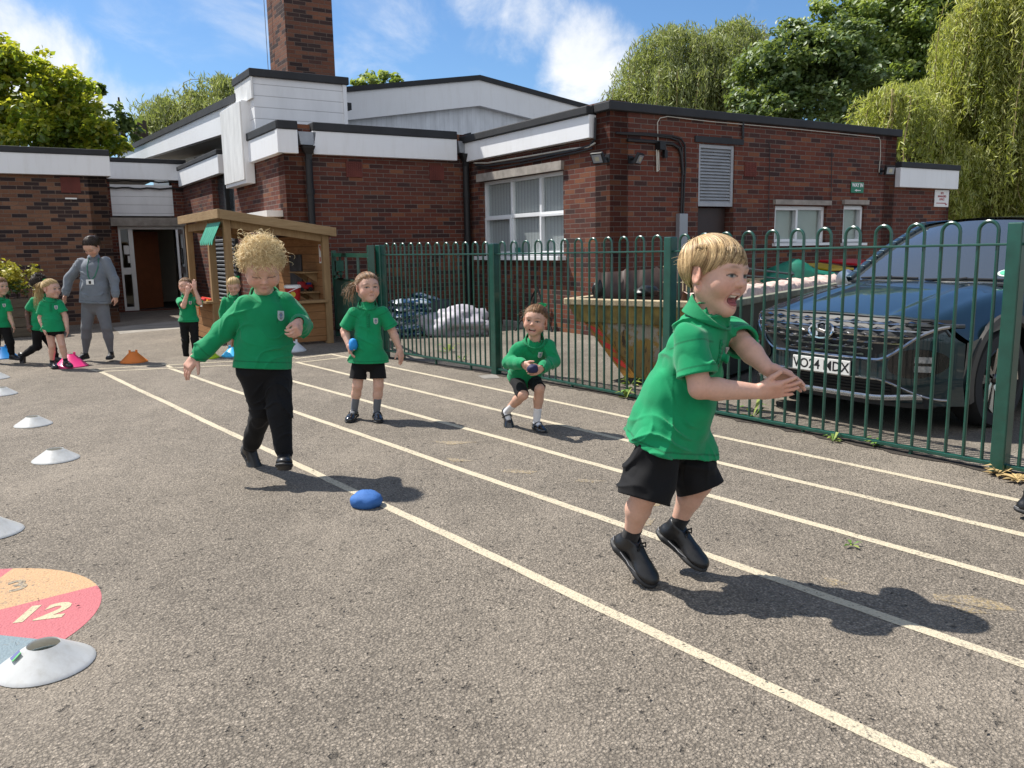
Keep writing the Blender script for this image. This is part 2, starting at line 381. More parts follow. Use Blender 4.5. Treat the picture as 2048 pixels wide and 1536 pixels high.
def nets(g, lo, h):
    ins = g < 0; sh = V(g.shape)-1
    cs = [(i, j, k) for i in (0, 1) for j in (0, 1) for k in (0, 1)]
    cnt = sum(ins[i:i+sh[0], j:j+sh[1], k:k+sh[2]].astype(np.int8) for i, j, k in cs)
    act = np.argwhere((cnt > 0) & (cnt < 8))
    if len(act) == 0: return np.zeros((0, 3)), np.zeros((0, 4), int)
    idx = -np.ones(tuple(sh), dtype=np.int64); idx[tuple(act.T)] = np.arange(len(act))
    acc = np.zeros((len(act), 3)); num = np.zeros(len(act))
    val = {c: g[act[:, 0]+c[0], act[:, 1]+c[1], act[:, 2]+c[2]] for c in cs}
    for a in cs:
        for ax in range(3):
            if a[ax] == 0:
                b = list(a); b[ax] = 1; b = tuple(b); va, vb = val[a], val[b]; m = (va < 0) != (vb < 0)
                t = np.where(m, va/np.where(m, va-vb, 1), 0); pt = np.zeros((len(act), 3)); pt[:] = a; pt[:, ax] = t
                acc[m] += pt[m]; num[m] += 1
    vert = lo+(act+acc/num[:, None])*h
    faces = []
    for ax in range(3):
        o = [q for q in range(3) if q != ax]
        s0 = [slice(None)]*3; s1 = [slice(None)]*3; s0[ax] = slice(0, -1); s1[ax] = slice(1, None)
        e = np.argwhere(ins[tuple(s0)] != ins[tuple(s1)])
        e = e[(e[:, o[0]] > 0) & (e[:, o[1]] > 0) & (e[:, o[0]] < sh[o[0]]) & (e[:, o[1]] < sh[o[1]])]
        fl = ins[tuple(e.T)]
        q = []
        for d0, d1 in ((1, 1), (0, 1), (0, 0), (1, 0)):
            c = e.copy(); c[:, o[0]] -= d0; c[:, o[1]] -= d1; q.append(idx[tuple(c.T)])
        q = np.stack(q, 1); flip = fl if ax != 1 else ~fl
        q[~flip] = q[~flip][:, ::-1]; faces.append(q)
    F = np.concatenate(faces); F = F[(F >= 0).all(1)]
    return vert, F
def np_mesh(name, vert, F, mats, parent=None, cols=None, smooth=True):
    off = wloc(parent) if parent is not None else V([0.0, 0, 0])
    me = bpy.data.meshes.new(name); nv, nf, w = len(vert), len(F), F.shape[1]
    me.vertices.add(nv); me.vertices.foreach_set('co', (vert-off).astype(np.float32).ravel())
    me.loops.add(nf*w); me.loops.foreach_set('vertex_index', F.astype(np.int32).ravel())
    me.polygons.add(nf); me.polygons.foreach_set('loop_start', np.arange(0, nf*w, w, dtype=np.int32))
    me.update(calc_edges=True); me.validate()
    if cols is not None:
        ca = me.color_attributes.new('col', 'FLOAT_COLOR', 'POINT')
        c4 = np.ones((nv, 4), dtype=np.float32); c4[:, :3] = cols; ca.data.foreach_set('color', c4.ravel())
    return link_mesh(name, me, mats, parent, smooth)
def relax(vert, F, it=1, lam=.5):
    nv = len(vert)
    for _ in range(it):
        acc = np.zeros_like(vert); cnt = np.zeros(nv)
        for i in range(F.shape[1]):
            a, b = F[:, i], F[:, (i+1) % F.shape[1]]
            for q in range(3): acc[:, q] += np.bincount(a, vert[b, q], nv)+np.bincount(b, vert[a, q], nv)
            cnt += np.bincount(a, minlength=nv)+np.bincount(b, minlength=nv)
        vert = vert+lam*(acc/np.maximum(cnt, 1)[:, None]-vert)
    return vert
def vnoise(p, seed=0):
    """smooth value noise, -1..1"""
    i = np.floor(p).astype(np.int64); f = p-i; f = f*f*(3-2*f)
    def hsh(x, y, z):
        n = (x*374761393+y*668265263+z*2147483647+seed*974634777) & 0xffffffff
        n = ((n ^ (n >> 13))*1274126177) & 0xffffffff; n = n ^ (n >> 16); return (n & 0xffff)/32767.5-1
    r = 0
    for a in (0, 1):
        for b in (0, 1):
            for c in (0, 1):
                w = (f[:, 0] if a else 1-f[:, 0])*(f[:, 1] if b else 1-f[:, 1])*(f[:, 2] if c else 1-f[:, 2])
                r = r+w*hsh(i[:, 0]+a, i[:, 1]+b, i[:, 2]+c)
    return r
# ---------------------------------------------------------------- ground, lanes, painted marks
def sheet(name, poly, z, mat, kind='structure', parent=None):
    mb = MB(); mb.add([(p[0], p[1], z) for p in poly], [tuple(range(len(poly)))]); o = mb.build(name, mat, parent)
    if kind: o['kind'] = kind
    return o
def ccw(poly):
    a = sum(poly[i][0]*poly[(i+1) % len(poly)][1]-poly[(i+1) % len(poly)][0]*poly[i][1] for i in range(len(poly)))
    return poly if a > 0 else poly[::-1]
gb = MB(); gb.grid(lambda u, v: (-150+300*u, -30+230*v, 0), 24, 20)
gb.build('playground_ground', M['asphalt'], kind='structure')
POSTPX = [(770, 715), (993, 748), (1337, 810), (1998, 945)]
POSTS = [G(x, y) for x, y in POSTPX]
d_ = nrm(POSTS[3]-POSTS[2]); POSTS.append(POSTS[3]+d_*2.41)
# the yard beyond the fence
yp = [POSTS[0]-d_*.0, POSTS[1], POSTS[2], POSTS[3], POSTS[4], POSTS[4]+V([9, -1, 0]), V([24, 22, 0]), V([3, 24, 0]), G(700, 668)]
yb = MB(); yp2 = ccw([tuple(p) for p in yp]); yb.add([(p[0], p[1], .0012) for p in yp2], [tuple(range(len(yp2)))]); yb.build('yard_surface', M['yard'], kind='structure')
# strip of soil and dead leaves under the fence
for i in range(4):
    mb = MB(); a, b = POSTS[i], POSTS[i+1]; d = nrm(b-a); s = V([-d[1], d[0], 0]); n = 30; up = []; lo = []
    for k in range(n+1):
        p = a+(b-a)*k/n; up.append(p+s*(.045+.03*random.random())); lo.append(p-s*(.02+.05*random.random()))
    vs = [(q[0], q[1], .004) for q in up+lo]; mb.add(vs, [(k+n+1, k+n+2, k+1, k) for k in range(n)]); mb.build('fence_soil_strip', M['soil'], kind='structure')
# paving by the doorway
slabs = [[(225, 655), (370, 640), (420, 652), (240, 668)], [(240, 668), (420, 652), (440, 668), (300, 692)]]
for sl in slabs[:1]:
    sheet('doorway_paving', ccw([tuple(G(*p)) for p in sl]), .0015, M['slab'])
# lanes: straight painted strips, taken from survey points
lanes = [((200, 743), (1880, 1536)), ((340, 737), (2048, 1330)), ((480, 733), (2048, 1165)), ((590, 724), (2048, 1070)), ((660, 708), (2048, 1003))]
def strip(name, a, b, w, mat, z=.0016, ext=(0, 0), bow=0.0):
    a, b = V(a), V(b); d = nrm(b-a); a = a-d*ext[0]; b = b+d*ext[1]; s = V([-d[1], d[0], 0]); L = np.linalg.norm(b-a); n = max(2, int(L/.12)); vs = []; rr = random.Random(hash(name) % 1000+int(L*100))
    for k in range(n+1):
        t = k/n; c = a+(b-a)*t+s*(bow*4*t*(1-t)+.003*math.sin(t*L*3.1)+rr.uniform(-.0015, .0015))
        vs += [c+s*(w/2+rr.uniform(-.002, .002)), c-s*(w/2+rr.uniform(-.002, .002))]
    mb = MB(); mb.add([(p[0], p[1], z) for p in vs], [(2*k, 2*k+1, 2*k+3, 2*k+2) for k in range(n)])
    return mb.build(name, mat, kind='structure')
for i, (p, q) in enumerate(lanes):
    strip('lane_line', G(*p), G(*q), .048, M['line'], ext=(0, 3.5))
def pl(a, b, w=.042): strip('lane_start_line', G(*a), G(*b), w, M['line'], z=.0024)
pl((192, 744), (600, 724)); pl((180, 739), (590, 716)); pl((590, 718), (662, 709)); pl((600, 725), (690, 715))
pl((325, 727), (345, 737)); pl((470, 722), (490, 732)); pl((180, 739), (200, 744))
# faded yellow letters ghosting on the lanes
for q in [[(1275, 1003), (1330, 1000), (1318, 1012), (1268, 1015)], [(1260, 1040), (1312, 1036), (1300, 1052), (1255, 1055)], [(1865, 1188), (1945, 1192), (2000, 1205), (2035, 1222), (1985, 1220), (1925, 1208), (1870, 1200)], [(1900, 1210), (1940, 1215), (1985, 1228), (1930, 1226)],
          [(1160, 958), (1215, 962), (1190, 966), (1150, 963)], [(1010, 938), (1075, 943), (1060, 948), (1005, 944)], [(860, 882), (960, 884), (900, 890)], [(890, 915), (950, 922), (905, 924)], [(1640, 1150), (1700, 1168), (1665, 1172)]]:
    sheet('faded_yellow_marking', ccw([tuple(G(*p)) for p in q]), .0012, M['line_pale'])
# hopscotch disc at the left edge: three painted sectors and numerals
DC = (G(-40, 1163)+G(30, 1330))/2
edge = [G(*p) for p in [(60, 1137), (120, 1146), (165, 1158), (200, 1172), (203, 1192), (196, 1215), (180, 1238), (150, 1262), (120, 1283)]]
c0 = nrm(G(203, 1190)-DC)
# circle fitted through three rim points
def circ(p, q, r):
    ax, ay, bx, by, cx, cy = p[0], p[1], q[0], q[1], r[0], r[1]; d = 2*(ax*(by-cy)+bx*(cy-ay)+cx*(ay-by))
    ux = ((ax*ax+ay*ay)*(by-cy)+(bx*bx+by*by)*(cy-ay)+(cx*cx+cy*cy)*(ay-by))/d; uy = ((ax*ax+ay*ay)*(cx-bx)+(bx*bx+by*by)*(ax-cx)+(cx*cx+cy*cy)*(bx-ax))/d
    return V([ux, uy, 0])
DC = circ(G(60, 1137), G(203, 1190), G(120, 1285)); DR = np.linalg.norm(G(203, 1190)-DC)
def sector(a0, a1, mat, z=.0012):
    n = 40; vs = [(DC[0], DC[1], z)]+[(DC[0]+DR*math.cos(a0+(a1-a0)*k/n), DC[1]+DR*math.sin(a0+(a1-a0)*k/n), z) for k in range(n+1)]
    mb = MB(); mb.add(vs, [(0, k+1, k+2) for k in range(n)]); mb.build('painted_disc_sector', mat, kind='structure')
def ang(x, y):
    q = G(x, y)-DC; return math.atan2(q[1], q[0])
aT = ang(200, 1170); aB = ang(125, 1284)
if aB > aT: aB -= 2*math.pi
step = aT-aB
sector(aB, aT, M['pp_red']); sector(aT, aT+step, M['pp_orange']); sector(aB-step, aB, M['pp_blue'])
sector(aT+step, aT+2*step, M['pp_red']); sector(aB-2*step, aB-step, M['pp_orange'])
n_ = int(round((2*math.pi-5*step)/step)); w_ = (2*math.pi-5*step)/max(1, n_)
for k in range(n_): sector(aT+2*step+w_*k, aT+2*step+w_*(k+1), M[('pp_blue', 'pp_orange', 'pp_red')[k % 3]])
M['pp_blue']
def flat_text(name, body, size, origin, xdir, ydir, mat, parent=None, depth=.0003, kind=None, align='CENTER', shear=0.0, bold=0.0):
    cu = bpy.data.curves.new(name, 'FONT'); cu.body = body; cu.size = size; cu.align_x = align; cu.align_y = 'CENTER'; cu.extrude = depth; cu.shear = shear; cu.offset = bold; cu.resolution_u = 3
    tmp = bpy.data.objects.new('tmp', cu); COL.objects.link(tmp); dg = bpy.context.evaluated_depsgraph_get()
    me = bpy.data.meshes.new_from_object(tmp.evaluated_get(dg)); bpy.data.objects.remove(tmp); bpy.data.curves.remove(cu)
    x, y = nrm(xdir), nrm(ydir); z = np.cross(x, y); off = wloc(parent) if parent is not None else V([0.0, 0, 0])
    n = len(me.vertices); co = np.empty(n*3); me.vertices.foreach_get('co', co); co = co.reshape(-1, 3)
    w = V(origin)-off+co[:, :1]*x+co[:, 1:2]*y+co[:, 2:3]*z; me.vertices.foreach_set('co', w.astype(np.float32).ravel()); me.materials.clear(); me.name = name
    o = link_mesh(name, me, mat, parent)
    if kind: o['kind'] = kind
    return o
xd = G(135, 1222)-G(20, 1236); o12 = G(75, 1228)
yd_ = G(88, 1205)-G(72, 1243); yd_ = yd_-np.dot(yd_, nrm(xd))*nrm(xd)
flat_text('painted_number', '12', .175, o12+V([0, 0, .0022]), xd, yd_, M['pp_num'], kind='structure', bold=.006, shear=.2)
o13 = G(30, 1176); xe = G(80, 1168)-G(0, 1190)
flat_text('painted_number', '13', .15, G(8, 1180)+V([0, 0, .0022]), xe, V([-xe[1], xe[0], 0]), M['pp_faint'], kind='structure', bold=.004, shear=.2)
# one patch of inspection cover by the second fence post
sheet('metal_cover', ccw([tuple(G(*p)) for p in [(955, 752), (990, 748), (1000, 757), (968, 758)]]), .003, M['cover'])
# ---------------------------------------------------------------- the school building
I = G(945, 641); S = lambda P, d, x, y, n: float(np.dot(onp(x, y, P, n)-P, d))
O = I-B3*S(I, -B3, 1220, 300, A3); O = V([O[0], O[1], 0])
Mc = I-A3*S(I, -A3, 576, 450, B3); Mc = V([Mc[0], Mc[1], 0])
def wall(mb, P0, P1, z0, z1, back, th, holes=(), mi=0):
    """front face with real openings (reveals th deep); s runs from P0 to P1"""
    P0, P1 = V(P0), V(P1); L = np.linalg.norm(P1-P0); d = (P1-P0)/L; back = V(back)
    ss = sorted({0, L, *[h[0] for h in holes], *[h[1] for h in holes]}); zs = sorted({z0, z1, *[h[2] for h in holes], *[h[3] for h in holes]})
    pt = lambda s, z, k=0: P0+d*s+V([0, 0, z])+back*th*k
    inh = lambda s, z: any(h[0] < s < h[1] and h[2] < z < h[3] for h in holes)
    flip = np.dot(np.cross(d, Z3), back) > 0
    def q(a, b, c, e): mb.add([a, b, c, e], [(0, 1, 2, 3) if not flip else (3, 2, 1, 0)], mi)
    for i in range(len(ss)-1):
        for j in range(len(zs)-1):
            if not inh((ss[i]+ss[i+1])/2, (zs[j]+zs[j+1])/2):
                q(pt(ss[i], zs[j]), pt(ss[i+1], zs[j]), pt(ss[i+1], zs[j+1]), pt(ss[i], zs[j+1]))
                q(pt(ss[i], zs[j+1], 1), pt(ss[i+1], zs[j+1], 1), pt(ss[i+1], zs[j], 1), pt(ss[i], zs[j], 1))
    for s0, s1, a, b in holes:
        q(pt(s0, b), pt(s1, b), pt(s1, b, 1), pt(s0, b, 1)); q(pt(s0, a, 1), pt(s1, a, 1), pt(s1, a), pt(s0, a))
        q(pt(s0, a), pt(s0, b), pt(s0, b, 1), pt(s0, a, 1)); q(pt(s1, a, 1), pt(s1, b, 1), pt(s1, b), pt(s1, a))
    q(pt(0, z0, 1), pt(0, z1, 1), pt(0, z1), pt(0, z0)); q(pt(L, z0), pt(L, z1), pt(L, z1, 1), pt(L, z0, 1)); q(pt(0, z1, 1), pt(L, z1, 1), pt(L, z1), pt(0, z1))
zat = lambda x, y, P, n: float(onp(x, y, P, n)[2])
SB = thing('school_building', (Mc+I)/2, 'single storey red brick school with white fascias, a clad hall and tall brick chimney', 'building')
def bpart(mb, name, mat, **k): return mb.build(name, M[mat] if isinstance(mat, str) else mat, SB, **k)
# levels
zF0 = zat(768, 314.5, I, B3); zF1 = zat(764, 262, I, B3); zC1 = zat(764, 252, I, B3)
# --- middle wall (axis A, in shade)
mb = MB(); wall(mb, Mc, I, 0, zC1-.05, B3, .3); bpart(mb, 'brick_wall', 'brick')
# --- window wall (axis B) from inner corner I to the outer corner O
LB = np.linalg.norm(O-I); bB = -B3
sW0, sW1 = S(I, bB, 961, 440, A3), S(I, bB, 1127, 430, A3); zW0, zW1 = zat(1045, 512, I, A3), zat(1042, 352, I, A3)
zR1 = zat(1222, 212, O, B3)
mb = MB(); wall(mb, I, O, 0, zC1-.05, A3, .3, [(sW0, sW1, zW0, zW1)]); bpart(mb, 'brick_wall', 'brick')
def window(sx, zx, P, d, nin, doors=(), frame=.05, split=None, label=None, recess=.09, blind='blind'):
    """sx: vertical divisions, zx: horizontal divisions (first and last are the outer edges)"""
    f = MB(); pt = lambda s, z, k: P+d*s+V([0, 0, z])+nin*k
    def member(s0, s1, z0, z1, k0, k1): f.box(pt((s0+s1)/2, (z0+z1)/2, (k0+k1)/2), d*(s1-s0)/2, V([0, 0, (z1-z0)/2]), nin*(k1-k0)/2)
    s0, s1, z0, z1 = sx[0], sx[-1], zx[0], zx[-1]
    member(s0, s1, z0, z0+frame, recess, recess+.07); member(s0, s1, z1-frame, z1, recess, recess+.07)
    member(s0, s0+frame, z0+frame, z1-frame, recess, recess+.07); member(s1-frame, s1, z0+frame, z1-frame, recess, recess+.07)
    for s in sx[1:-1]: member(s-frame*.55, s+frame*.55, z0+frame, z1-frame, recess+.002, recess+.068)
    for z in zx[1:-1]: member(s0+frame, s1-frame, z-frame*.55, z+frame*.55, recess-.003, recess+.06)
    for (a0, a1, b0, b1) in doors:   # opening sashes stand proud
        w = frame*.8; member(a0, a1, b0, b0+w, recess-.02, recess); member(a0, a1, b1-w, b1, recess-.02, recess); member(a0, a0+w, b0+w, b1-w, recess-.02, recess); member(a1-w, a1, b0+w, b1-w, recess-.02, recess)
    wo = f.build('window', M['upvc'], SB, bevel=.004)
    for i in range(len(sx)-1):
        for j in range(len(zx)-1):
            g = MB(); g.box(pt((sx[i]+sx[i+1])/2, (zx[j]+zx[j+1])/2, recess+.045), d*(sx[i+1]-sx[i]-frame)/2, V([0, 0, (zx[j+1]-zx[j]-frame)/2]), nin*.003)
            g.build('pane', M['glass'], wo)
    bl = MB(); bl.box(pt((s0+s1)/2, (z0+z1)/2, recess+.085), d*(s1-s0)/2, V([0, 0, (z1-z0)/2]), nin*.01)
    bl.build('blind', M[blind], wo); return wo
zT = zat(1045, 430, I, A3); s1_, s2_ = S(I, bB, 1014, 440, A3), S(I, bB, 1071, 440, A3)
w = window([sW0, s1_, s2_, sW1], [zW0, zT, zW1], I, bB, A3, doors=[(sW0+.02, s1_, zW0+.03, zT), (s2_, sW1-.02, zW0+.03, zT)])
mb = MB(); c = I+bB*(sW0+sW1)/2; mb.box(c+V([0, 0, zW0-.03])-A3*.02, bB*((sW1-sW0)/2+.05), Z3*.03, A3*.12); mb.build('sill', M['upvc'], w, bevel=.005)
mb = MB(); mb.box(c+V([0, 0, zW1+.06])-A3*.003, bB*((sW1-sW0)/2+.02), Z3*.06, A3*.05); bpart(mb, 'lintel', 'concrete')
g = MB(); p = onp(1036, 501, I+A3*.115, A3); g.box(p, bB*.07, Z3*.045, A3*.003); g.build('window_sticker', plain('green_sticker', (.02,.20,.15), .5), w)
# fascia and coping of the window wall
sFe = S(I, bB, 1190, 260, A3); za0, za1, za2 = zat(957.6, 321.5, I, A3), zat(1066, 259, I, A3), zat(1066, 243, I, A3)
mb = MB(); mb.box(I+bB*(sFe/2)+V([0, 0, (za0+za1)/2])-A3*.06, bB*(sFe/2+.03), Z3*(za1-za0)/2, A3*.058); bpart(mb, 'fascia', 'fascia', bevel=.006)
mb = MB(); mb.box(I+bB*(sFe/2)+V([0, 0, za1+.055])-A3*.0, bB*(sFe/2+.03), Z3*.053, A3*.16); bpart(mb, 'coping', 'coping', bevel=.012)
# brick pier that closes the fascia, then the right-hand block
zRt = zat(1222, 221, O, B3)
mb = MB(); wall(mb, I+bB*(sFe+.035), O, zC1-.05, zRt, A3, .3); bpart(mb, 'brick_wall', 'brick')
LR = S(O, A3, 1793, 300, B3); zRe = zat(1793, 300, O, B3)
def hole(P, d, n, x0, y0, x1, y1):
    xm, ym = (x0+x1)/2, (y0+y1)/2
    return (S(P, d, x0, ym, n), S(P, d, x1, ym, n), zat(xm, y1, P, n), zat(xm, y0, P, n))
hD = hole(O, A3, B3, 1395, 289, 1466, 640); hD = (hD[0], hD[1], .02, hD[3])
hW1 = hole(O, A3, B3, 1549, 412, 1652, 486); hW2 = hole(O, A3, B3, 1686, 411, 1727, 486)
mb = MB(); wall(mb, O, O+A3*LR, 0, zRt, B3, .3, [hD, hW1, hW2]); bpart(mb, 'brick_wall', 'brick')
mb = MB(); mb.box(O+A3*LR/2+V([0, 0, zRt+.055])+B3*.10, A3*(LR/2+.06), Z3*.055, B3*.16); mb.box(O-A3*.02+B3*2.5*0+V([0, 0, zRt+.052])+A3*.12+B3*.42, A3*.18, Z3*.05, B3*.15)
bpart(mb, 'coping', 'coping', bevel=.012)
mb = MB(); wall(mb, O+A3*LR, O+A3*LR+B3*6, 0, zRt, -A3, .3); bpart(mb, 'brick_wall', 'brick')
mb = MB(); mb.add([O+V([0, 0, zRt-.1])+B3*.2+A3*.2, O+A3*(LR-.2)+B3*.2+V([0, 0, zRt-.1]), O+A3*(LR-.2)+B3*6+V([0, 0, zRt-.1]), O+A3*.2+B3*6+V([0, 0, zRt-.1])], [(0, 1, 2, 3)]); bpart(mb, 'roof', 'felt')
# lower store at the far right
LR2 = S(O, A3, 1908, 340, B3); zl0, zl1 = zat(1850, 377, O, B3), zat(1850, 339, O, B3)
sX1 = S(O, A3, 1897, 420, B3)
mb = MB(); wall(mb, O+A3*(LR+.002), O+A3*sX1, 0, zl1, B3, .3); wall(mb, O+A3*sX1, O+A3*sX1+B3*4, 0, zl1, -A3, .3); bpart(mb, 'brick_wall', 'brick')
mb = MB(); mb.box(O+A3*((LR+LR2)/2)-B3*.05+V([0, 0, (zl0+zl1)/2]), A3*((LR2-LR)/2), Z3*(zl1-zl0)/2, B3*.048); bpart(mb, 'fascia', 'fascia', bevel=.006)
mb = MB(); mb.box(O+A3*((LR+LR2)/2)+V([0, 0, zl1+.045]), A3*((LR2-LR)/2+.01), Z3*.044, B3*.12); mb.add([O+A3*LR+V([0, 0, zl1]), O+A3*LR2+V([0, 0, zl1]), O+A3*LR2+B3*4+V([0, 0, zl1]), O+A3*LR+B3*4+V([0, 0, zl1])], [(0, 1, 2, 3)]); bpart(mb, 'coping', 'coping', bevel=.01)
# louvred door
zL0 = zat(1430, 412.5, O, B3); pt = lambda s, z, k=0: O+A3*s+V([0, 0, z])+B3*k
mb = MB(); s0, s1, z1 = hD[0], hD[1], hD[3]; fw_ = .05
for a, b in ((s0+.004, s0+fw_), (s1-fw_, s1-.004)): mb.box(pt((a+b)/2, (zL0+z1)/2, .05), A3*(b-a)/2, Z3*(z1-zL0)/2, B3*.03)
for a, b in ((zL0, zL0+fw_), (z1-fw_, z1-.004)): mb.box(pt((s0+s1)/2, (a+b)/2, .05), A3*((s1-s0)/2-fw_), Z3*(b-a)/2, B3*.028)
nl = 17
for k in range(nl):
    z = zL0+fw_+(z1-zL0-2*fw_)*(k+.5)/nl; mb.box(pt((s0+s1)/2, z, .05), A3*((s1-s0)/2-fw_+.004), nrm(Z3*1-B3*.9*-1)*.032, nrm(B3-Z3*1)*.003)
lv = bpart(mb, 'louvre', 'louvre')
mb = MB(); mb.box(pt((s0+s1)/2, (zL0+z1)/2, .2), A3*(s1-s0)/2, Z3*(z1-zL0)/2, B3*.01); bpart(mb, 'louvre_backing', 'black')
mb = MB(); mb.box(pt((s0+s1)/2, zL0/2, .16), A3*((s1-s0)/2-.03), Z3*(zL0/2-.02), B3*.02); dr = bpart(mb, 'door', 'dark_door')
mb = MB(); mb.box(pt(s1-.1, zL0*.72, .125), A3*.015, Z3*.09, B3*.012); mb.build('handle', M['grey_metal'], dr)
mb = MB(); mb.box(pt((s0+s1)/2+.03, z1+.055, -.012), A3*((s1-s0)/2+.12), Z3*.04, B3*.011); bpart(mb, 'lintel', 'coping')
# small windows
for h, div in ((hW1, [S(O, A3, 1598, 450, B3)]), (hW2, [])):
    sx = [h[0], *div, h[1]]; w = window(sx, [h[2], h[3]], O, A3, B3, frame=.055, recess=.05, blind='frosted', doors=[(h[0]+.01, div[0] if div else h[1]-.01, h[2]+.02, h[3]-.02)])
    mb = MB(); zz = h[2]+(h[3]-h[2])*.62; mb.box(pt((h[0]+h[1])/2, (zz+h[3])/2, .137), A3*(h[1]-h[0])/2, Z3*(h[3]-zz)/2, B3*.004); mb.build('blind_band', M['frosted_dark'], w)
    mb = MB(); mb.box(pt(h[0]+(sx[1]-h[0])*.5, h[3]-.035, .045), A3*.13, Z3*.012, B3*.012); mb.build('trickle_vent', M['white_paint'], w)
    mb = MB(); mb.box(pt((h[0]+h[1])/2, h[2]-.02, -.0), A3*((h[1]-h[0])/2+.04), Z3*.02, B3*.06); mb.build('sill', M['upvc'], w)
    mb = MB(); mb.box(pt((h[0]+h[1])/2, h[3]+.05, -.004), A3*((h[1]-h[0])/2+.05), Z3*.035, B3*.05); bpart(mb, 'lintel', 'concrete')
# --- middle fascia with two gutter outlets
def fasciaA(P, s0, s1, z0, z1, out=.10, cop=.12, chute=(0, 0)):
    mb = MB(); mb.box(P+A3*(s0+s1)/2-B3*out/2+V([0, 0, (z0+z1)/2]), A3*(s1-s0)/2, Z3*(z1-z0)/2, B3*out/2); bpart(mb, 'fascia', 'fascia', bevel=.006)
    mb = MB(); mb.box(P+A3*(s0+s1)/2+V([0, 0, z1+cop/2]), A3*(s1-s0)/2, Z3*cop/2, B3*(out+.02)); bpart(mb, 'coping', 'coping', bevel=.012)
sA = lambda x, y=290: S(Mc, A3, x, y, B3)
LM = np.linalg.norm(I-Mc); zf0, zf1 = zat(768, 314.5, Mc-B3*.1, B3), zat(764, 269.7, Mc-B3*.1, B3)
fasciaA(Mc, -.11, sA(592), zf0, zf1); fasciaA(Mc, sA(622), sA(908), zf0, zf1); fasciaA(Mc, sA(934), LM+.0, zf0, zf1)
def downpipe(P, back, s_px, ypx):
    s = sA(*s_px); c = Mc+A3*s-B3*.10
    h = MB(); zt = zat(s_px[0], ypx, Mc-B3*.1, B3)
    h.lathe(c+V([0, 0, zt-.2]), [(.055, 0), (.06, .08), (.115, .17), (.125, .2), (.118, .2), (.10, .16)], 4, cap0=True)
    ho = h.build('downpipe', M['black_pipe'], SB)
    ho.data.name = 'downpipe'
    t = MB(); t.tube([c+V([0, 0, zt-.19]), c+V([0, 0, zt-.4]), c+V([0, 0, .12]), c+V([0, 0, .06])-B3*.08], .052, 14); t.build('pipe', M['black_pipe'], ho, smooth='auto')
    b = MB()
    for z in (.5, 1.35, 2.05): b.lathe(c+V([0, 0, z]), [(.056, -.04), (.064, -.04), (.064, .04), (.056, .04)], 14)
    b.build('collar', M['black_pipe'], ho)
    # stub of lead chute above the hopper
    k = MB(); k.prism([c+A3*-.1+V([0, 0, zt+.02]), c+A3*.1+V([0, 0, zt+.02]), c+A3*.13+V([0, 0, zt+.2]), c+A3*-.13+V([0, 0, zt+.2])], B3*.2); k.build('chute', M['grey_metal'], ho)
downpipe(Mc, B3, (611, 292), 292); downpipe(Mc, B3, (925, 308), 308)
def vent(P, n, d, x, y, hw=.13, hh=.115, out=None):
    c = onp(x, y, P, n)
    m = MB(); f = -V(n)
    m.box(c+f*.006, d*hw, Z3*hh, f*.006)
    for i in range(8):
        for j in range(7): m.box(c+f*.016+d*(-hw+(i+.5)*hw/4)+Z3*(-hh+(j+.5)*hh/3.5), d*hw*.085, Z3*hh*.1, f*.004)
    bpart(m, 'air_vent', 'terracotta')
vent(I, B3, A3, 708, 339); vent(I, B3, A3, 873, 346); vent(O, B3, A3, 1500, 339, .12, .1)
# flat roof over the middle
mb = MB(); zr = zf1+.02; mb.add([Mc+V([0, 0, zr]), I+V([0, 0, zr]), I+B3*9+V([0, 0, zr]), Mc+B3*9+V([0, 0, zr])], [(0, 1, 2, 3)]); bpart(mb, 'roof', 'felt')
# roof dome of a rooflight by the second outlet
p = onp(905, 276, I+B3*.6, B3); mb = MB(); mb.lathe(p-V([0, 0, .12]), [(.32, 0), (.32, .06), (.3, .11), (.2, .16), (.0001, .18)], 20); bpart(mb, 'rooflight', plain('dirty_dome', (.40,.39,.33), .3), smooth='auto')
# --- B2 wall: from the middle corner back to the doorway
tD = 7.0; Dc = Mc+B3*tD; bw2 = B3
SB2 = lambda x, y: S(Mc, B3, x, y, A3)
z20, z21 = zat(540, 329, Mc, A3), zat(540, 285, Mc, A3)
hs1 = (SB2(468, 380), SB2(424, 380), zat(445, 425, Mc, A3), zat(445, 345, Mc, A3))
hs1 = (min(hs1[0], hs1[1]), max(hs1[0], hs1[1]), .9, hs1[3])
hs2 = (SB2(566, 560), SB2(470, 560), .35, zat(520, 466, Mc, A3)); hs2 = (hs2[0]+.35, min(hs2[1], hs1[0]-.2), hs2[2], hs2[3])
mb = MB(); wall(mb, Mc, Dc, 0, z21, A3, .3, [hs1]); bpart(mb, 'brick_wall', 'brick')
mb = MB(); pt2 = lambda s, z, k=0: Mc+B3*s+V([0, 0, z])+A3*k
for a, b in ((hs1[0], (hs1[0]+hs1[1])/2-.03), ((hs1[0]+hs1[1])/2+.03, hs1[1])): mb.box(pt2((a+b)/2, (hs1[2]+hs1[3])/2, .12), B3*(b-a)/2, Z3*(hs1[3]-hs1[2])/2, A3*.01)
bpart(mb, 'dark_glazing', plain('dark_panel', (.035,.045,.05), .12, var=.5, scale=2))
mb = MB(); mb.box(pt2((hs1[0]+hs1[1])/2, (hs1[2]+hs1[3])/2, .2), B3*(hs1[1]-hs1[0])/2, Z3*(hs1[3]-hs1[2])/2, A3*.01); mb.box(pt2((hs1[0]+hs1[1])/2, (hs1[2]+hs1[3])/2, .1), B3*.03, Z3*(hs1[3]-hs1[2])/2, A3*.06); bpart(mb, 'window_mullion', 'black')
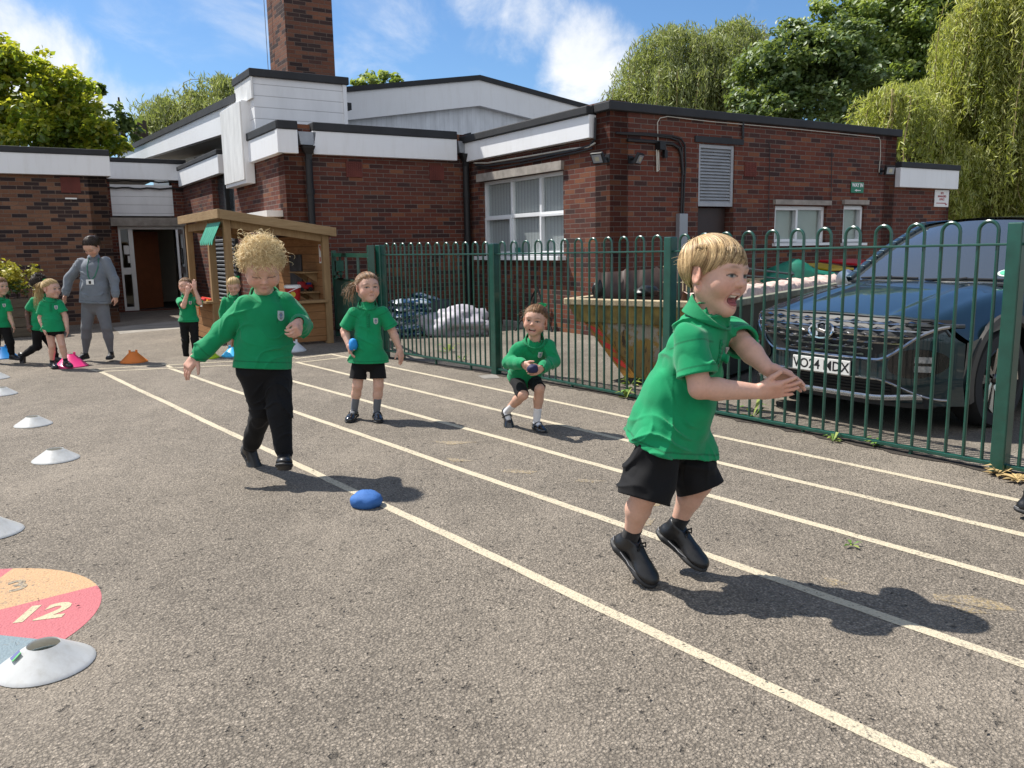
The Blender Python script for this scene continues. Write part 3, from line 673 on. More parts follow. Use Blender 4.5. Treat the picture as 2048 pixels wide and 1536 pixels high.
# black louvred screen on this wall, seen through the shed
sa, sb = SB2(480, 540), SB2(436, 540); sa, sb = min(sa, sb), max(sa, sb)
mb = MB(); zz0, zz1 = .25, zat(460, 476, Mc, A3); mb.box(pt2((sa+sb)/2, (zz0+zz1)/2, -.03), B3*(sb-sa)/2, Z3*(zz1-zz0)/2, A3*.02); sc_ = bpart(mb, 'screen', 'black')
mb = MB()
for k in range(16):
    z = zz0+(zz1-zz0)*(k+.5)/16; mb.box(pt2((sa+sb)/2, z, -.075), B3*(sb-sa)/2*.96, nrm(Z3-A3*1)*.022, nrm(A3+Z3)*.004)
mb.build('slats', M['louvre'], sc_)
# concrete canopy slab near the corner
p0 = SB2(566, 424); p1 = SB2(522, 427); mb = MB(); zz = zat(545, 430, Mc, A3); mb.box(pt2((p0+p1)/2, zz, -.12), B3*abs(p1-p0)/2, Z3*.045, A3*.12); bpart(mb, 'lintel', 'white_paint')
def fasciaB(P, s0, s1, z0, z1, out=.10, cop=.12):
    mb = MB(); mb.box(P+B3*(s0+s1)/2-A3*out/2+V([0, 0, (z0+z1)/2]), B3*(s1-s0)/2, Z3*(z1-z0)/2, A3*out/2); bpart(mb, 'fascia', 'fascia', bevel=.006)
    mb = MB(); mb.box(P+B3*(s0+s1)/2+V([0, 0, z1+cop/2]), B3*(s1-s0)/2, Z3*cop/2, A3*(out+.02)); bpart(mb, 'coping', 'coping', bevel=.012)
s503 = SB2(503, 300)
fasciaB(Mc, -.0995, s503, zf0, zf1)
fasciaB(Mc, SB2(447, 320), tD-.1, zf0, zf1, cop=.09)
# ribbed duct box
# --- hall behind: tower box, chimney, gable, side roof
HB = Mc+B3*1.2                                   # plane of the clad box front
zb0, zb1 = zf1-.1, zat(600, 162, HB, B3); sb0, sb1 = S(HB, A3, 509, 220, B3), S(HB, A3, 694, 220, B3)
bk = abs(S(HB+A3*sb0, B3, 475, 200, A3))
mb = MB(); q = lambda s, z, k=0: HB+A3*s+V([0, 0, z])+B3*k
mb.box(q((sb0+sb1)/2, (zb0+zb1)/2, bk/2), A3*(sb1-sb0)/2, Z3*(zb1-zb0)/2, B3*bk/2); bx = bpart(mb, 'clad_box', 'board_h')
sbl = sb0-.02
z195 = zat(500, 196, HB, B3)
mb = MB(); mb.box(q(sb0-.02, (z195+zb1)/2, bk/2-.01), A3*.018, Z3*(zb1-z195)/2, B3*(bk/2+.015)); mb.build('ribbed_side', M['board_v'], bx)
mb = MB(); mb.box(q((sb0+sb1)/2-.01, zb1+.06, bk/2), A3*((sb1-sb0)/2+.05), Z3*.06, B3*(bk/2+.05)); mb.build('coping', M['coping'], bx, bevel=.012)
mb = MB(); mb.box(q(sb1-.03, (zb0+zb1)/2, -.012), A3*.03, Z3*(zb1-zb0)/2, B3*.01); mb.build('corner_trim', M['fascia'], bx)
# duct: its front face x 487-508, its ribbed left face 447-487
DP = Mc-A3*.30-B3*-.25; sdf_ = lambda x, y: S(DP, A3, x, y, B3)
nearA = onp(488, 300, Mc+B3*1.45, B3); nearA = V([nearA[0], nearA[1], 0])
zd0 = zat(487, 366, nearA, B3); zd1 = zat(487, 200, nearA, B3)
wA = S(nearA, A3, 507, 300, B3); wB = S(nearA, B3, 447, 300, A3)
mb = MB(); mb.box(nearA+A3*wA/2+B3*wB/2+V([0, 0, (zd0+zd1)/2]), A3*wA/2, B3*wB/2, Z3*(zd1-zd0)/2); du = bpart(mb, 'duct_box', 'fascia', bevel=.006)
mb = MB(); mb.box(nearA+B3*wB/2-A3*.012+V([0, 0, (zd0+zd1)/2+.02]), A3*.01, B3*(wB/2-.01), Z3*((zd1-zd0)/2-.04)); mb.build('ribbed_side', M['board_v'], du)
# chimney
CHP = HB+B3*.9; sc0, sc1 = S(CHP, A3, 572, 80, B3), S(CHP, A3, 667, 80, B3)
pc = CHP+A3*sc0; dB = S(pc, B3, 537, 70, A3)
mb = MB(); mb.box(CHP+A3*(sc0+sc1)/2+B3*dB/2+V([0, 0, zb1+.9]), A3*(sc1-sc0)/2, B3*dB/2, Z3*2.6); ch = bpart(mb, 'chimney', 'brick_chim')
mb = MB(); p = onp(529, 20, pc+B3*dB*.8-A3*.08, A3); mb.tube([p-Z3*1.6, p+Z3*.6], .006, 6); mb.tube([p+Z3*.25+A3*.05, p+Z3*.25-A3*.03], .006, 6); mb.tube([p+Z3*.35+A3*.05, p+Z3*.35-A3*.03], .006, 6); mb.build('lightning_rod', M['grey_metal'], ch)
# gable
GP = Mc+B3*3.9; gz = lambda x, y: zat(x, y, GP, B3); gs = lambda x, y: S(GP, A3, x, y, B3); gq = lambda x, y, k=0: onp(x, y, GP+B3*k, B3)
rise = [(690, 178), (950, 160), (1200, 226)]
base = gs(690, 250), gs(1230, 250)
P_l, P_r, P_e = gq(690, 176), gq(951, 153), gq(1186, 217)
slope_r = (P_e[2]-P_r[2])/np.dot(P_e-P_r, A3); P_x = P_r+A3*(np.dot(P_e-P_r, A3)+2.5)+V([0, 0, slope_r*(np.dot(P_e-P_r, A3)+2.5)])
slope_l = (P_r[2]-P_l[2])/np.dot(P_r-P_l, A3); P_w = P_l-A3*.5+V([0, 0, -.5*slope_l])
dn = lambda p, z: V([p[0], p[1], p[2]-z]); lo_ = zf1-.2
fz = lambda p: V([p[0], p[1], lo_])
mb = MB(); mb.prism([fz(P_w), fz(P_x), dn(P_x, .3), dn(P_r, .3), dn(P_w, .3)], B3*.2); hall = bpart(mb, 'gable_wall', 'board_gable')
mb = MB(); mb.prism([dn(P_w, .62), dn(P_r, .62), dn(P_r, .1), dn(P_w, .1)], -B3*.16); mb.prism([dn(P_r, .62), dn(P_x, .62), dn(P_x, .1), dn(P_r, .1)], -B3*.16); bpart(mb, 'gable_fascia', 'fascia')
mb = MB()
for a_, b_ in ((P_w, P_r), (P_r, P_x)): mb.prism([dn(a_, .1)-B3*.2, dn(b_, .1)-B3*.2, b_-B3*.2, a_-B3*.2], B3*11)
bpart(mb, 'hall_roof', 'coping')
# side roof of the hall (clad clerestory under a sloping verge)
E0 = onp(476, 190, HB+A3*(sb0-.01), A3); SP = V([E0[0], E0[1], 0])
e0, e1 = onp(474, 187, SP, A3), onp(236, 303, SP, A3)
def vq(x, y, k=0.0): return onp(x, y, SP+A3*k, A3)
f0, f1 = e0-Z3*.12, e1-Z3*.12
mb = MB(); mb.prism([e0-Z3*.55, e1-Z3*.42, f1, f0], A3*.12); bpart(mb, 'verge_fascia', 'fascia')
mb = MB(); mb.prism([f0-A3*.04, f1-A3*.04, e1-A3*.04, e0-A3*.04], A3*2.0); bpart(mb, 'hall_roof', 'coping')
mb = MB(); k = .9; mb.prism([V([*(e0+A3*k)[:2], lo_]), V([*(e1+A3*k)[:2], lo_]), e1+A3*k-Z3*.4, e0+A3*k-Z3*.5], A3*.2); bpart(mb, 'clerestory_wall', 'board_h')
mb = MB(); mb.prism([e0-Z3*.54+A3*.12, e1-Z3*.41+A3*.12, e1-Z3*.38+A3*.12, e0-Z3*.51+A3*.12], A3*.78); bpart(mb, 'soffit', 'soffit')
mb = MB(); pa, pb_ = onp(386, 290, SP+A3*(k-.02), A3), onp(452, 250, SP+A3*(k-.02), A3); pa = V([pa[0], pa[1], 0]); pb_ = V([pb_[0], pb_[1], 0])
t0 = np.dot(pa-e0, B3)/np.dot(e1-e0, B3); mb.prism([pb_+V([0, 0, lo_]), pa+V([0, 0, lo_]), pa+V([0, 0, e0[2]+(e1[2]-e0[2])*t0-.5]), pb_+V([0, 0, e0[2]-.52])], A3*.015); bpart(mb, 'brick_wall', 'brick')
# --- doorway wall (axis A) and left wing
DR_ = lambda x, y: S(Dc, A3, x, y, B3); pD = lambda s, z, k=0: Dc+A3*s+V([0, 0, z])+B3*k
sL = DR_(205, 500); zd_top = zat(300, 452, Dc, B3)
hd = (DR_(243, 540), DR_(357, 540), .02, zd_top)
zg0, zg1 = zat(290, 360, Dc, B3), zat(290, 327, Dc, B3); zp0 = zat(290, 432, Dc, B3); zli = zat(290, 450, Dc, B3)
mb = MB(); wall(mb, pD(sL, 0), pD(0, 0), 0, zg1, B3, .3, [(hd[0]-sL, -.03-sL, .02, zd_top), (DR_(222, 400)-sL, DR_(346, 400)-sL, zd_top+.16, zg0+.04)]); bpart(mb, 'brick_wall', 'brick')
mb = MB(); mb.box(pD((DR_(222, 400)+DR_(346, 400))/2, (zp0+zg0)/2-.05, .03), A3*(DR_(346, 400)-DR_(222, 400))/2, Z3*((zg0-.1-zp0)/2), B3*.02); bpart(mb, 'panel_boards', 'board_h')
mb = MB(); mb.box(pD((sL-.05)/2, zd_top+.085, -.03), A3*(-sL/2+.02), Z3*.085, B3*.06); bpart(mb, 'lintel', 'concrete')
fasciaA(Dc, sL, .08, zg0, zg1, out=.12, cop=.09)
mb = MB(); mb.add([pD(sL-6, zg1), pD(.2, zg1), pD(.2, zg1, 6), pD(sL-6, zg1, 6)], [(0, 1, 2, 3)]); bpart(mb, 'roof', 'felt')
# door set: sidelight, opening with brown inner door, open leaf
x1_ = DR_(268, 540); f = MB()
def mem(s0, s1, z0, z1, k0=.05, k1=.12, m=None): (m or f).box(pD((s0+s1)/2, (z0+z1)/2, (k0+k1)/2), A3*(s1-s0)/2, Z3*(z1-z0)/2, B3*(k1-k0)/2)
s0, s1 = hd[0], -.03; zt = hd[3]
mem(s0, s1, zt-.07, zt); mem(s0, s0+.05, .02, zt-.07); mem(x1_-.045, x1_+.045, .02, zt-.07); mem(s1-.05, s1, .02, zt-.07); mem(s0+.05, x1_-.045, .02, .1); mem(s0+.05, x1_-.045, .78, .92)
ds = f.build('door_frame', M['white_paint'], SB, bevel=.004)
mb = MB(); mem(s0+.05, x1_-.045, .1, .78, .08, .09, mb); mb.build('pane', M['glass'], ds); mb = MB(); mem(s0+.05, x1_-.045, .92, zt-.07, .08, .09, mb); mb.build('pane', M['glass'], ds)
mb = MB(); mem(s0+.09, s0+.2, 1.2, 1.38, .07, .078, mb); mem(s0+.15, s0+.24, 1.02, 1.17, .07, .078, mb); mb.build('notice', M['white_paint'], ds)
# open leaf, swung outward at the right
hx = s1-.05; ld = nrm(-B3*.94-A3*.35); n2 = nrm(np.cross(ld, Z3)); lw = .62; lp = lambda u, z, k=0: pD(hx, z, .05)+ld*u+n2*k
f2 = MB()
for u0, u1, z0, z1 in ((0, .06, .04, zt-.09), (lw-.06, lw, .04, zt-.09), (.06, lw-.06, .04, .2), (.06, lw-.06, zt-.17, zt-.09), (.06, lw-.06, .78, .92)): f2.box(lp((u0+u1)/2, (z0+z1)/2), ld*(u1-u0)/2, Z3*(z1-z0)/2, n2*.022)
dl = f2.build('door', M['upvc'], SB, bevel=.004)
for z0, z1 in ((.2, .78), (.92, zt-.17)):
    g = MB(); g.box(lp(lw/2, (z0+z1)/2), ld*(lw/2-.06), Z3*(z1-z0)/2, n2*.004); g.build('pane', M['glass'], dl)
g = MB(); g.tube([lp(lw-.1, .98, -.03), lp(lw-.1, .98, -.07), lp(lw-.1, 1.3, -.07), lp(lw-.1, 1.3, -.03)], .014, 8); g.tube([lp(lw-.1, .98, .03), lp(lw-.1, .98, .07), lp(lw-.1, 1.3, .07), lp(lw-.1, 1.3, .03)], .014, 8); g.build('handle', M['black'], dl)
# interior lobby
mb = MB(); mb.box(pD((s0+s1)/2, .0, 1.6), A3*(s1-s0)/2*1.6, Z3*.016, B3*1.5); bpart(mb, 'lobby_floor', 'int_floor')
mb = MB(); mb.box(pD((s0+s1)/2, 1.3, 3.1), A3*1.6, Z3*1.3, B3*.03); mb.box(pD(s1+.35, 1.3, 1.6), A3*.03, Z3*1.3, B3*1.4); mb.box(pD(s0-.6, 1.3, 1.6), A3*.03, Z3*1.3, B3*1.4); mb.box(pD((s0+s1)/2, 2.5, 1.6), A3*1.6, Z3*.03, B3*1.4); bpart(mb, 'lobby_wall', 'int_wall')
mb = MB(); mb.box(pD(x1_+.36, (zt-.1)/2, .75), nrm(A3*.75+B3*.35)*.34, Z3*(zt-.1)/2, nrm(B3*.75-A3*.35)*.02); bpart(mb, 'inner_door', 'door_orange')
# cables over the doorway
for zz, pad in ((zg0-.035, .0), (zg0-.16, .04)):
    mb = MB(); n = 14; mb.tube([pD(sL+(-sL+.0)*k/n, zz+.012*math.sin(k*1.7)-pad*math.sin(math.pi*k/n)*.4, -.03) for k in range(n+1)], .017, 6); bpart(mb, 'cable', 'cable')
# left wing: brown brick in shade
LW = G(150, 650); LWe = S(LW, A3, 222, 450, B3); pL = lambda s, z, k=0: LW+A3*s+V([0, 0, z])+B3*k
zl_0, zl_1 = zat(110, 349.5, LW-B3*.1, B3), zat(110, 308, LW-B3*.1, B3)
mb = MB(); wall(mb, pL(-9, 0), pL(LWe, 0), 0, zl_1, B3, .3); wall(mb, pL(LWe, 0), pL(LWe, 0, 5), 0, zl_1, -A3, .3); bpart(mb, 'brick_wall', 'brick_left')
fasciaA(LW, -9, LWe+.06, zl_0, zl_1, out=.12, cop=.1)
mb = MB(); mb.box(pL(LWe+.03, (zl_0+zl_1)/2, 2), A3*.03, Z3*(zl_1-zl_0)/2, B3*2); bpart(mb, 'fascia', 'fascia')
mb = MB(); mb.add([pL(-9, zl_1), pL(LWe, zl_1), pL(LWe, zl_1, 6), pL(-9, zl_1, 6)], [(0, 1, 2, 3)]); bpart(mb, 'roof', 'felt')
vent(LW, B3, A3, 141, 370, .15, .13)
mb = MB(); mb.box(onp(142, 397, LW-B3*.01, B3), A3*.09, Z3*.012, B3*.01); bpart(mb, 'label_strip', 'white_paint')
# cables and pipes on the right block
def runA(pts, r, mat, k=.03, name='cable'):
    mb = MB(); mb.tube([onp(x, y, O-B3*k, B3) for x, y in pts], r, 6); bpart(mb, name, mat)
def rnd(pts): return pts
runA([(1232, 266), (1290, 267), (1345, 272), (1362, 277), (1370, 290), (1371, 330), (1368, 380), (1366, 432)], .014, 'cable')
runA([(1240, 267), (1292, 270), (1340, 275), (1357, 281), (1364, 295), (1365, 340), (1362, 432)], .014, 'cable')
runA([(1255, 280), (1300, 283), (1345, 288), (1358, 296), (1363, 312), (1366, 350)], .022, 'cable')
runA([(1315, 343), (1316, 290), (1315, 245), (1320, 236), (1335, 233), (1420, 243), (1580, 257), (1700, 269), (1758, 275), (1761, 282), (1761, 310), (1758, 345)], .0065, 'cable_white')
runA([(1314, 343), (1313, 300), (1317, 296), (1318, 340), (1314, 343)], .008, 'cable_white')
runA([(1486, 239), (1486, 277)], .018, 'cable'); runA([(1536, 283), (1540, 292), (1537, 440)], .006, 'cable'); runA([(1664, 296), (1662, 405)], .006, 'cable')
mb = MB(); c = onp(1363, 490, O-B3*.04, B3); mb.box(c, A3*.075, Z3*.42, B3*.04); bpart(mb, 'cable_cover', 'grey_metal', bevel=.006)
mb = MB(); mb.box(onp(1321, 292, O-B3*.05, B3), A3*.05, Z3*.05, B3*.05); mb.box(onp(1330, 308, O-B3*.05, B3), A3*.025, Z3*.05, B3*.025); bpart(mb, 'junction_box', 'black')
# cables along the window wall below the fascia
def runB(pts, r, mat, k=.03): 
    mb = MB(); mb.tube([onp(x, y, I-A3*k, A3) for x, y in pts], r, 6); bpart(mb, 'cable', mat)
runB([(950, 330), (970, 332), (1040, 322), (1100, 310), (1150, 300), (1180, 291), (1190, 278), (1191, 235)], .016, 'cable', .05)
runB([(948, 326), (975, 326), (1060, 312), (1140, 298), (1176, 294), (1190, 286)], .012, 'cable_white', .05)
runB([(955, 336), (1000, 336), (1080, 320), (1160, 303), (1185, 296)], .012, 'cable', .04)
# ---------------------------------------------------------------- things fixed to the walls
def floodlight(x, y, P, n, d, tilt, lab, yaw=0.0):
    c = onp(x, y, V(P)-V(n)*.16, n); f = nrm(-V(n)+d*yaw); r = nrm(np.cross(f, Z3)*-1); f2 = nrm(f*math.cos(tilt)-Z3*math.sin(tilt)); u = nrm(np.cross(r, f2)); u = u if u[2] > 0 else -u
    t = thing('floodlight', c, lab, 'floodlight', 'black floodlights on the brick walls')
    m = MB(); m.box(c, r*.09, u*.072, f2*.022); m.build('lamp_body', M['black'], t, bevel=.008)
    m = MB(); m.box(c+f2*.024, r*.07, u*.052, f2*.003); m.build('lens', M['grey_metal'], t)
    m = MB(); m.box(c+f2*.029, r*.03, u*.028, f2*.002); m.build('emitter', plain('lamp_chip', (.42,.40,.30), .3), t)
    m = MB(); m.bar(c-f2*.02, c+V(n)*.15, .03, .03); m.box(c+V(n)*.152, d*.04, Z3*.05, V(n)*.006); m.build('bracket', M['black'], t); return t
floodlight(1196, 316, O-B3*.0, A3, -B3, .5, 'black floodlight on the sunlit side of the brick corner, above the window wall', .3)
floodlight(1277, 317, O, B3, A3, .5, 'black floodlight on the shaded wall between the brick corner and the louvred door', .5)
floodlight(1779, 341, O, B3, A3, .2, 'black floodlight at the end of the shaded wall beside the short white fascia', -.3)
def sign(x0, y0, x1, y1, lab, mat, name):
    c = onp((x0+x1)/2, (y0+y1)/2, O-B3*.012, B3); hw = S(O, A3, x1, y0, B3)-S(O, A3, x0, y0, B3); hh = zat(x0, y0, O, B3)-zat(x0, y1, O, B3)
    t = thing(name, c, lab, 'sign'); m = MB(); m.box(c, A3*hw/2, Z3*hh/2, B3*.006); m.build('board', mat, t, bevel=.002); return t, c-B3*.0075, hw, hh
green_s = plain('green_sign_board', (.012,.17,.085), .4, var=.05); red_l = plain('red_lettering', (.36,.05,.06), .5)
t, c, hw, hh = sign(1702, 364, 1727, 386, 'green WAY IN sign with a white arrow on the shaded brick wall', green_s, 'direction_sign')
flat_text('lettering', 'WAY IN', hh*.46, c+Z3*hh*.2, A3, Z3, M['white_paint'], t, bold=.004)
m = MB(); a0 = c-Z3*hh*.27; m.prism([a0-A3*hw*.24, a0-A3*hw*.06+Z3*hh*.12, a0-A3*hw*.06+Z3*hh*.04, a0+A3*hw*.25+Z3*hh*.04, a0+A3*hw*.25-Z3*hh*.04, a0-A3*hw*.06-Z3*hh*.04, a0-A3*hw*.06-Z3*hh*.12], -B3*.001); m.build('arrow', M['white_paint'], t)
t, c, hw, hh = sign(1869, 380, 1897, 414, 'white sign with red lettering and arrow at the far right end of the brick wall', M['white_paint'], 'direction_sign')
for i, s_ in enumerate(('SITE', 'MANAGERS', 'OFFICE')): flat_text('lettering', s_, hh*.17, c+Z3*hh*(.30-.18*i), A3, Z3, red_l, t, bold=.002)
m = MB(); a0 = c-Z3*hh*.28; m.prism([a0-A3*hw*.38+Z3*hh*.025, a0+A3*hw*.3+Z3*hh*.025, a0+A3*hw*.3-Z3*hh*.025, a0-A3*hw*.38-Z3*hh*.025], -B3*.001); m.prism([a0+A3*hw*.22-Z3*hh*.03, a0+A3*hw*.42-Z3*hh*.03, a0+A3*hw*.32-Z3*hh*.13], -B3*.001); m.build('arrow', red_l, t)
# ---------------------------------------------------------------- bow-top fence and gate
FZ = [(1.251, 1.145, .085), (1.238, 1.141, .053), (1.254, 1.15, .018), (1.278, 1.171, .042), (1.28, 1.175, .042)]
FE = thing('bow_top_fence', (POSTS[0]+POSTS[3])/2*V([1, 1, 0]), 'dark green bow-top metal railing between the running lanes and the yard', 'fence')
fh = []
for i in range(5):
    m = MB(); p = POSTS[i]; d = nrm(POSTS[min(i+1, 4)]-POSTS[max(i-1, 0)]); s = V([-d[1], d[0], 0]); w = .036 if i else .045
    m.box(p+Z3*FZ[i][0]/2, d*w, s*w, Z3*FZ[i][0]/2); m.build('post', M['green_metal'], FE, bevel=.006)
for i in range(4):
    a, b = POSTS[i], POSTS[i+1]; L = np.linalg.norm(b-a); d = (b-a)/L; zr = lambda t, k: FZ[i][k]+(FZ[i+1][k]-FZ[i][k])*t
    m = MB(); A_, B_ = a+d*.036, b-d*.036
    m.bar(A_+Z3*zr(0, 1), B_+Z3*zr(1, 1), .034, .013); pn = m.build('top_rail', M['green_metal'], FE, bevel=.003)
    m = MB(); m.bar(A_+Z3*zr(0, 2), B_+Z3*zr(1, 2), .036, .02)
    for t in (.2, .5, .8): m.box(a+(b-a)*t+Z3*(zr(t, 2)-.03), d*.008, V([-d[1], d[0], 0])*.012, Z3*.03)
    m.build('bottom_rail', M['green_metal'], FE, bevel=.003)
    n = 24; pitch = (L-.09)/n; r = pitch/2
    for k in range(12):
        c0 = .045+pitch*(2*k+.5); c1 = c0+pitch; m = MB(); t = (c0+c1)/2/L; zt = zr(t, 0)+.012; rr = (c1-c0)/2; mid = a+d*(c0+c1)/2
        z0 = zr(t, 2)+.004
        pts = [mid-d*rr+Z3*z0]+[mid-d*rr*math.cos(q)+Z3*(zt-rr+rr*math.sin(q)) for q in np.linspace(0, math.pi, 11)]+[mid+d*rr+Z3*z0]
        m.tube(pts, .0095, 8); m.build('hoop', M['green_metal'], pn, smooth='auto')
# gate leaf beside the shed, standing open against the yard
GT = thing('metal_gate', POSTS[0]+B3*.35, 'dark green metal gate with latch box between the timber shed and the fence', 'gate')
ga, gb_ = POSTS[0]-A3*.10+B3*.04, G(676, 672); gd = nrm(gb_-ga); gL = np.linalg.norm(gb_-ga)
m = MB(); m.box(ga+Z3*.625, nrm(gd)*.035, V([-gd[1], gd[0], 0])*.035, Z3*.625); m.build('gate_post', M['green_metal'], GT, bevel=.004); m = MB(); m.box(gb_+Z3*.6, gd*.03, V([-gd[1], gd[0], 0])*.03, Z3*.6); m.build('gate_post', M['green_metal'], GT, bevel=.004)
m = MB(); m.bar(ga+Z3*1.14, gb_+Z3*1.14, .035, .05); m.bar(ga+Z3*.1, gb_+Z3*.1, .04, .03); m.bar(ga+Z3*.82, gb_+Z3*.82, .03, .03); m.build('gate_frame', M['green_metal'], GT)
n = int(gL/.085); m = MB()
for k in range(1, n): m.tube([ga+gd*gL*k/n+Z3*.1, ga+gd*gL*k/n+Z3*.82], .009, 6)
for k in (.3, .62, .8): m.bar(ga+gd*gL*k+Z3*.82, ga+gd*gL*k+Z3*1.14, .03, .03)
m.build('bars', M['green_metal'], GT)
m = MB(); q = ga+gd*gL*.72+Z3*1.0-A3*0; s_ = V([-gd[1], gd[0], 0]); s_ = s_ if s_[1] < 0 else -s_
m.box(q+s_*.05, gd*.06, s_*.05, Z3*.07); m.box(q+s_*.05-Z3*.1, gd*.09, s_*.03, Z3*.015); m.tube([q+s_*.1-Z3*.14-gd*.1, q+s_*.1-Z3*.14+gd*.1], .02, 8); m.build('latch', M['green_metal'], GT)
m = MB(); m.lathe(ga+s_*.06+Z3*.93, [(.0001, 0), (.03, .0), (.03, .014), (.0001, .016)], 12, ax=s_); m.box(ga+s_*.055+Z3*.86, gd*.008, s_*.006, Z3*.06); m.build('padlock', M['silver'], GT)
# ---------------------------------------------------------------- timber play shed
FR = G(660, 686); FL = FR-A3*1.224; dep = 2.12; BL = FL+B3*dep; BR = FR+B3*1.95
SH = thing('play_shed', (FL+BR)/2, 'open timber play shed with sloping roof and scalloped green awning', 'play shed')
m_ = M['timber']
zl_, zr_ = 1.60, 1.41
ps = [(FL, zl_), (FR, zr_), (BL, zl_), (FR+B3*dep, zr_), (FL+B3*.83, zl_)]
for p, z in ps:
    m = MB(); m.box(p+Z3*z/2, A3*.043, B3*.043, Z3*z/2); m.build('post', m_, SH, bevel=.006)
e = .10; sl = (zl_-zr_)/1.224
def rp(u, v, z): return FL+A3*u+B3*v+Z3*(zl_-sl*u+z)
m = MB(); m.prism([rp(-e-.02, -e, .05), rp(1.224+e+.02, -e, .05), rp(1.224+e+.02, dep+e, .05), rp(-e-.02, dep+e, .05)], Z3*.03); rf = m.build('roof', M['timber_h'], SH, bevel=.004)
m = MB()
m.prism([rp(-e, -e-.02, -.015), rp(1.224+e, -e-.02, -.015), rp(1.224+e, -e-.02, .095), rp(-e, -e-.02, .095)], B3*.025)
m.prism([rp(-e-.022, -e-.02, -.015), rp(-e-.022, dep+e, -.015), rp(-e-.022, dep+e, .095), rp(-e-.022, -e-.02, .095)], A3*.022)
m.prism([rp(1.224+e, -e-.02, -.015), rp(1.224+e, dep+e, -.015), rp(1.224+e, dep+e, .095), rp(1.224+e, -e-.02, .095)], A3*.022)
m.build('roof_edge', M['timber_h'], SH, bevel=.004)
m = MB(); m.bar(rp(.05, 0, -.05), rp(1.18, 0, -.05), .04, .10); m.bar(rp(0, .05, -.05), rp(0, dep-.05, -.05), .04, .10); m.bar(rp(.05, dep, -.05), rp(1.18, dep, -.05), .04, .10); m.bar(rp(.6, .05, -.0), rp(.6, dep-.05, 0), .04, .08); m.build('roof_beam', m_, SH)
m = MB(); m.box(FR+B3*dep/2+Z3*.70+A3*.0, A3*.012, B3*(dep/2-.044), Z3*.70); rw = m.build('side_wall', M['boarding'], SH)
zc = .535; u0 = .60
m = MB(); m.box(FL+A3*((u0+1.18)/2)+Z3*(zc/2+.02), A3*((1.18-u0)/2), B3*.012, Z3*(zc/2-.02)); m.box(FL+A3*u0+Z3*zc/2, A3*.03, B3*.03, Z3*zc/2)
fw = m.build('front_panel', M['boarding'], SH)
m = MB(); m.box(FL+A3*((u0+1.18)/2)+Z3*(zc+.02)+B3*.06, A3*((1.22-u0)/2), B3*.14, Z3*.016); m.build('ledge', m_, SH, bevel=.004)
m = MB(); m.box(FL+B3*(.83+dep)/2+Z3*.28, A3*.012, B3*((dep-.83)/2-.04), Z3*.25); m.build('side_panel', M['boarding'], SH)
m = MB(); m.box(FL+B3*1.30+Z3*.56, A3*.13, B3*.52, Z3*.016); m.build('counter', m_, SH, bevel=.004)
m = MB(); c = FR-A3*.022+B3*1.15; m.box(c+Z3*.88, A3*.008, B3*.26, Z3*.27); m.build('chalkboard', plain('black_chalkboard', (.03,.03,.034), .7, var=.6, scale=7, dirt=((.14, .14, .14), .5)), SH)
for z, v in ((.92, .52), (.66, .48)):
    m = MB(); c = FR-A3*.13+B3*v; m.box(c+Z3*z, A3*.12, B3*.26, Z3*.009); shf = m.build('shelf', m_, SH, bevel=.002)
    for q in (-.2, .2): m = MB(); m.prism([c+A3*.115+B3*q+Z3*(z-.01), c-A3*.07+B3*q+Z3*(z-.01), c+A3*.115+B3*q+Z3*(z-.14)], B3*.02); m.build('bracket', m_, shf)
m = MB(); c = FR-A3*.018+B3*.13; m.box(c+Z3*1.16, A3*.004, B3*.045, Z3*.12); nt_ = m.build('notice', M['white_paint'], SH)
m = MB(); c = c-A3*.006; m.prism([c+B3*.03+Z3*1.27, c-B3*.035+Z3*1.27, c-B3*.035+Z3*1.19], -A3*.001); m.box(c+Z3*1.09, A3*.001, B3*.022, Z3*.03); m.build('pictogram', plain('notice_red', (.45, .10, .05), .5), nt_)
# awning: a slanting scalloped board on the left side
aw = MB(); v0, v1 = -.02, .66; nS = 6; top = []; bot = []
oz = lambda v, w, z: FL-A3*w+B3*v+Z3*z
for k in range(nS):
    for q in range(7):
        t = (k+q/6)/nS; v = v0+(v1-v0)*t; top.append(oz(v, .07, zl_-.035)); bot.append(oz(v, .18, zl_-.26-.05*math.sin(math.pi*q/6)))
n = len(top); vs = top+bot; o_ = nrm(np.cross(bot[0]-top[0], top[-1]-top[0]))*.006
aw.add(vs+[p+o_ for p in vs], [(i, n+i, n+i+1, i+1) for i in range(n-1)]+[(2*n+i+1, 3*n+i+1, 3*n+i, 2*n+i) for i in range(n-1)]+[(n+i, 3*n+i, 3*n+i+1, n+i+1) for i in range(n-1)])
aw.build('awning', plain('green_awning_board', (.05,.30,.20), .5, var=.12), SH)
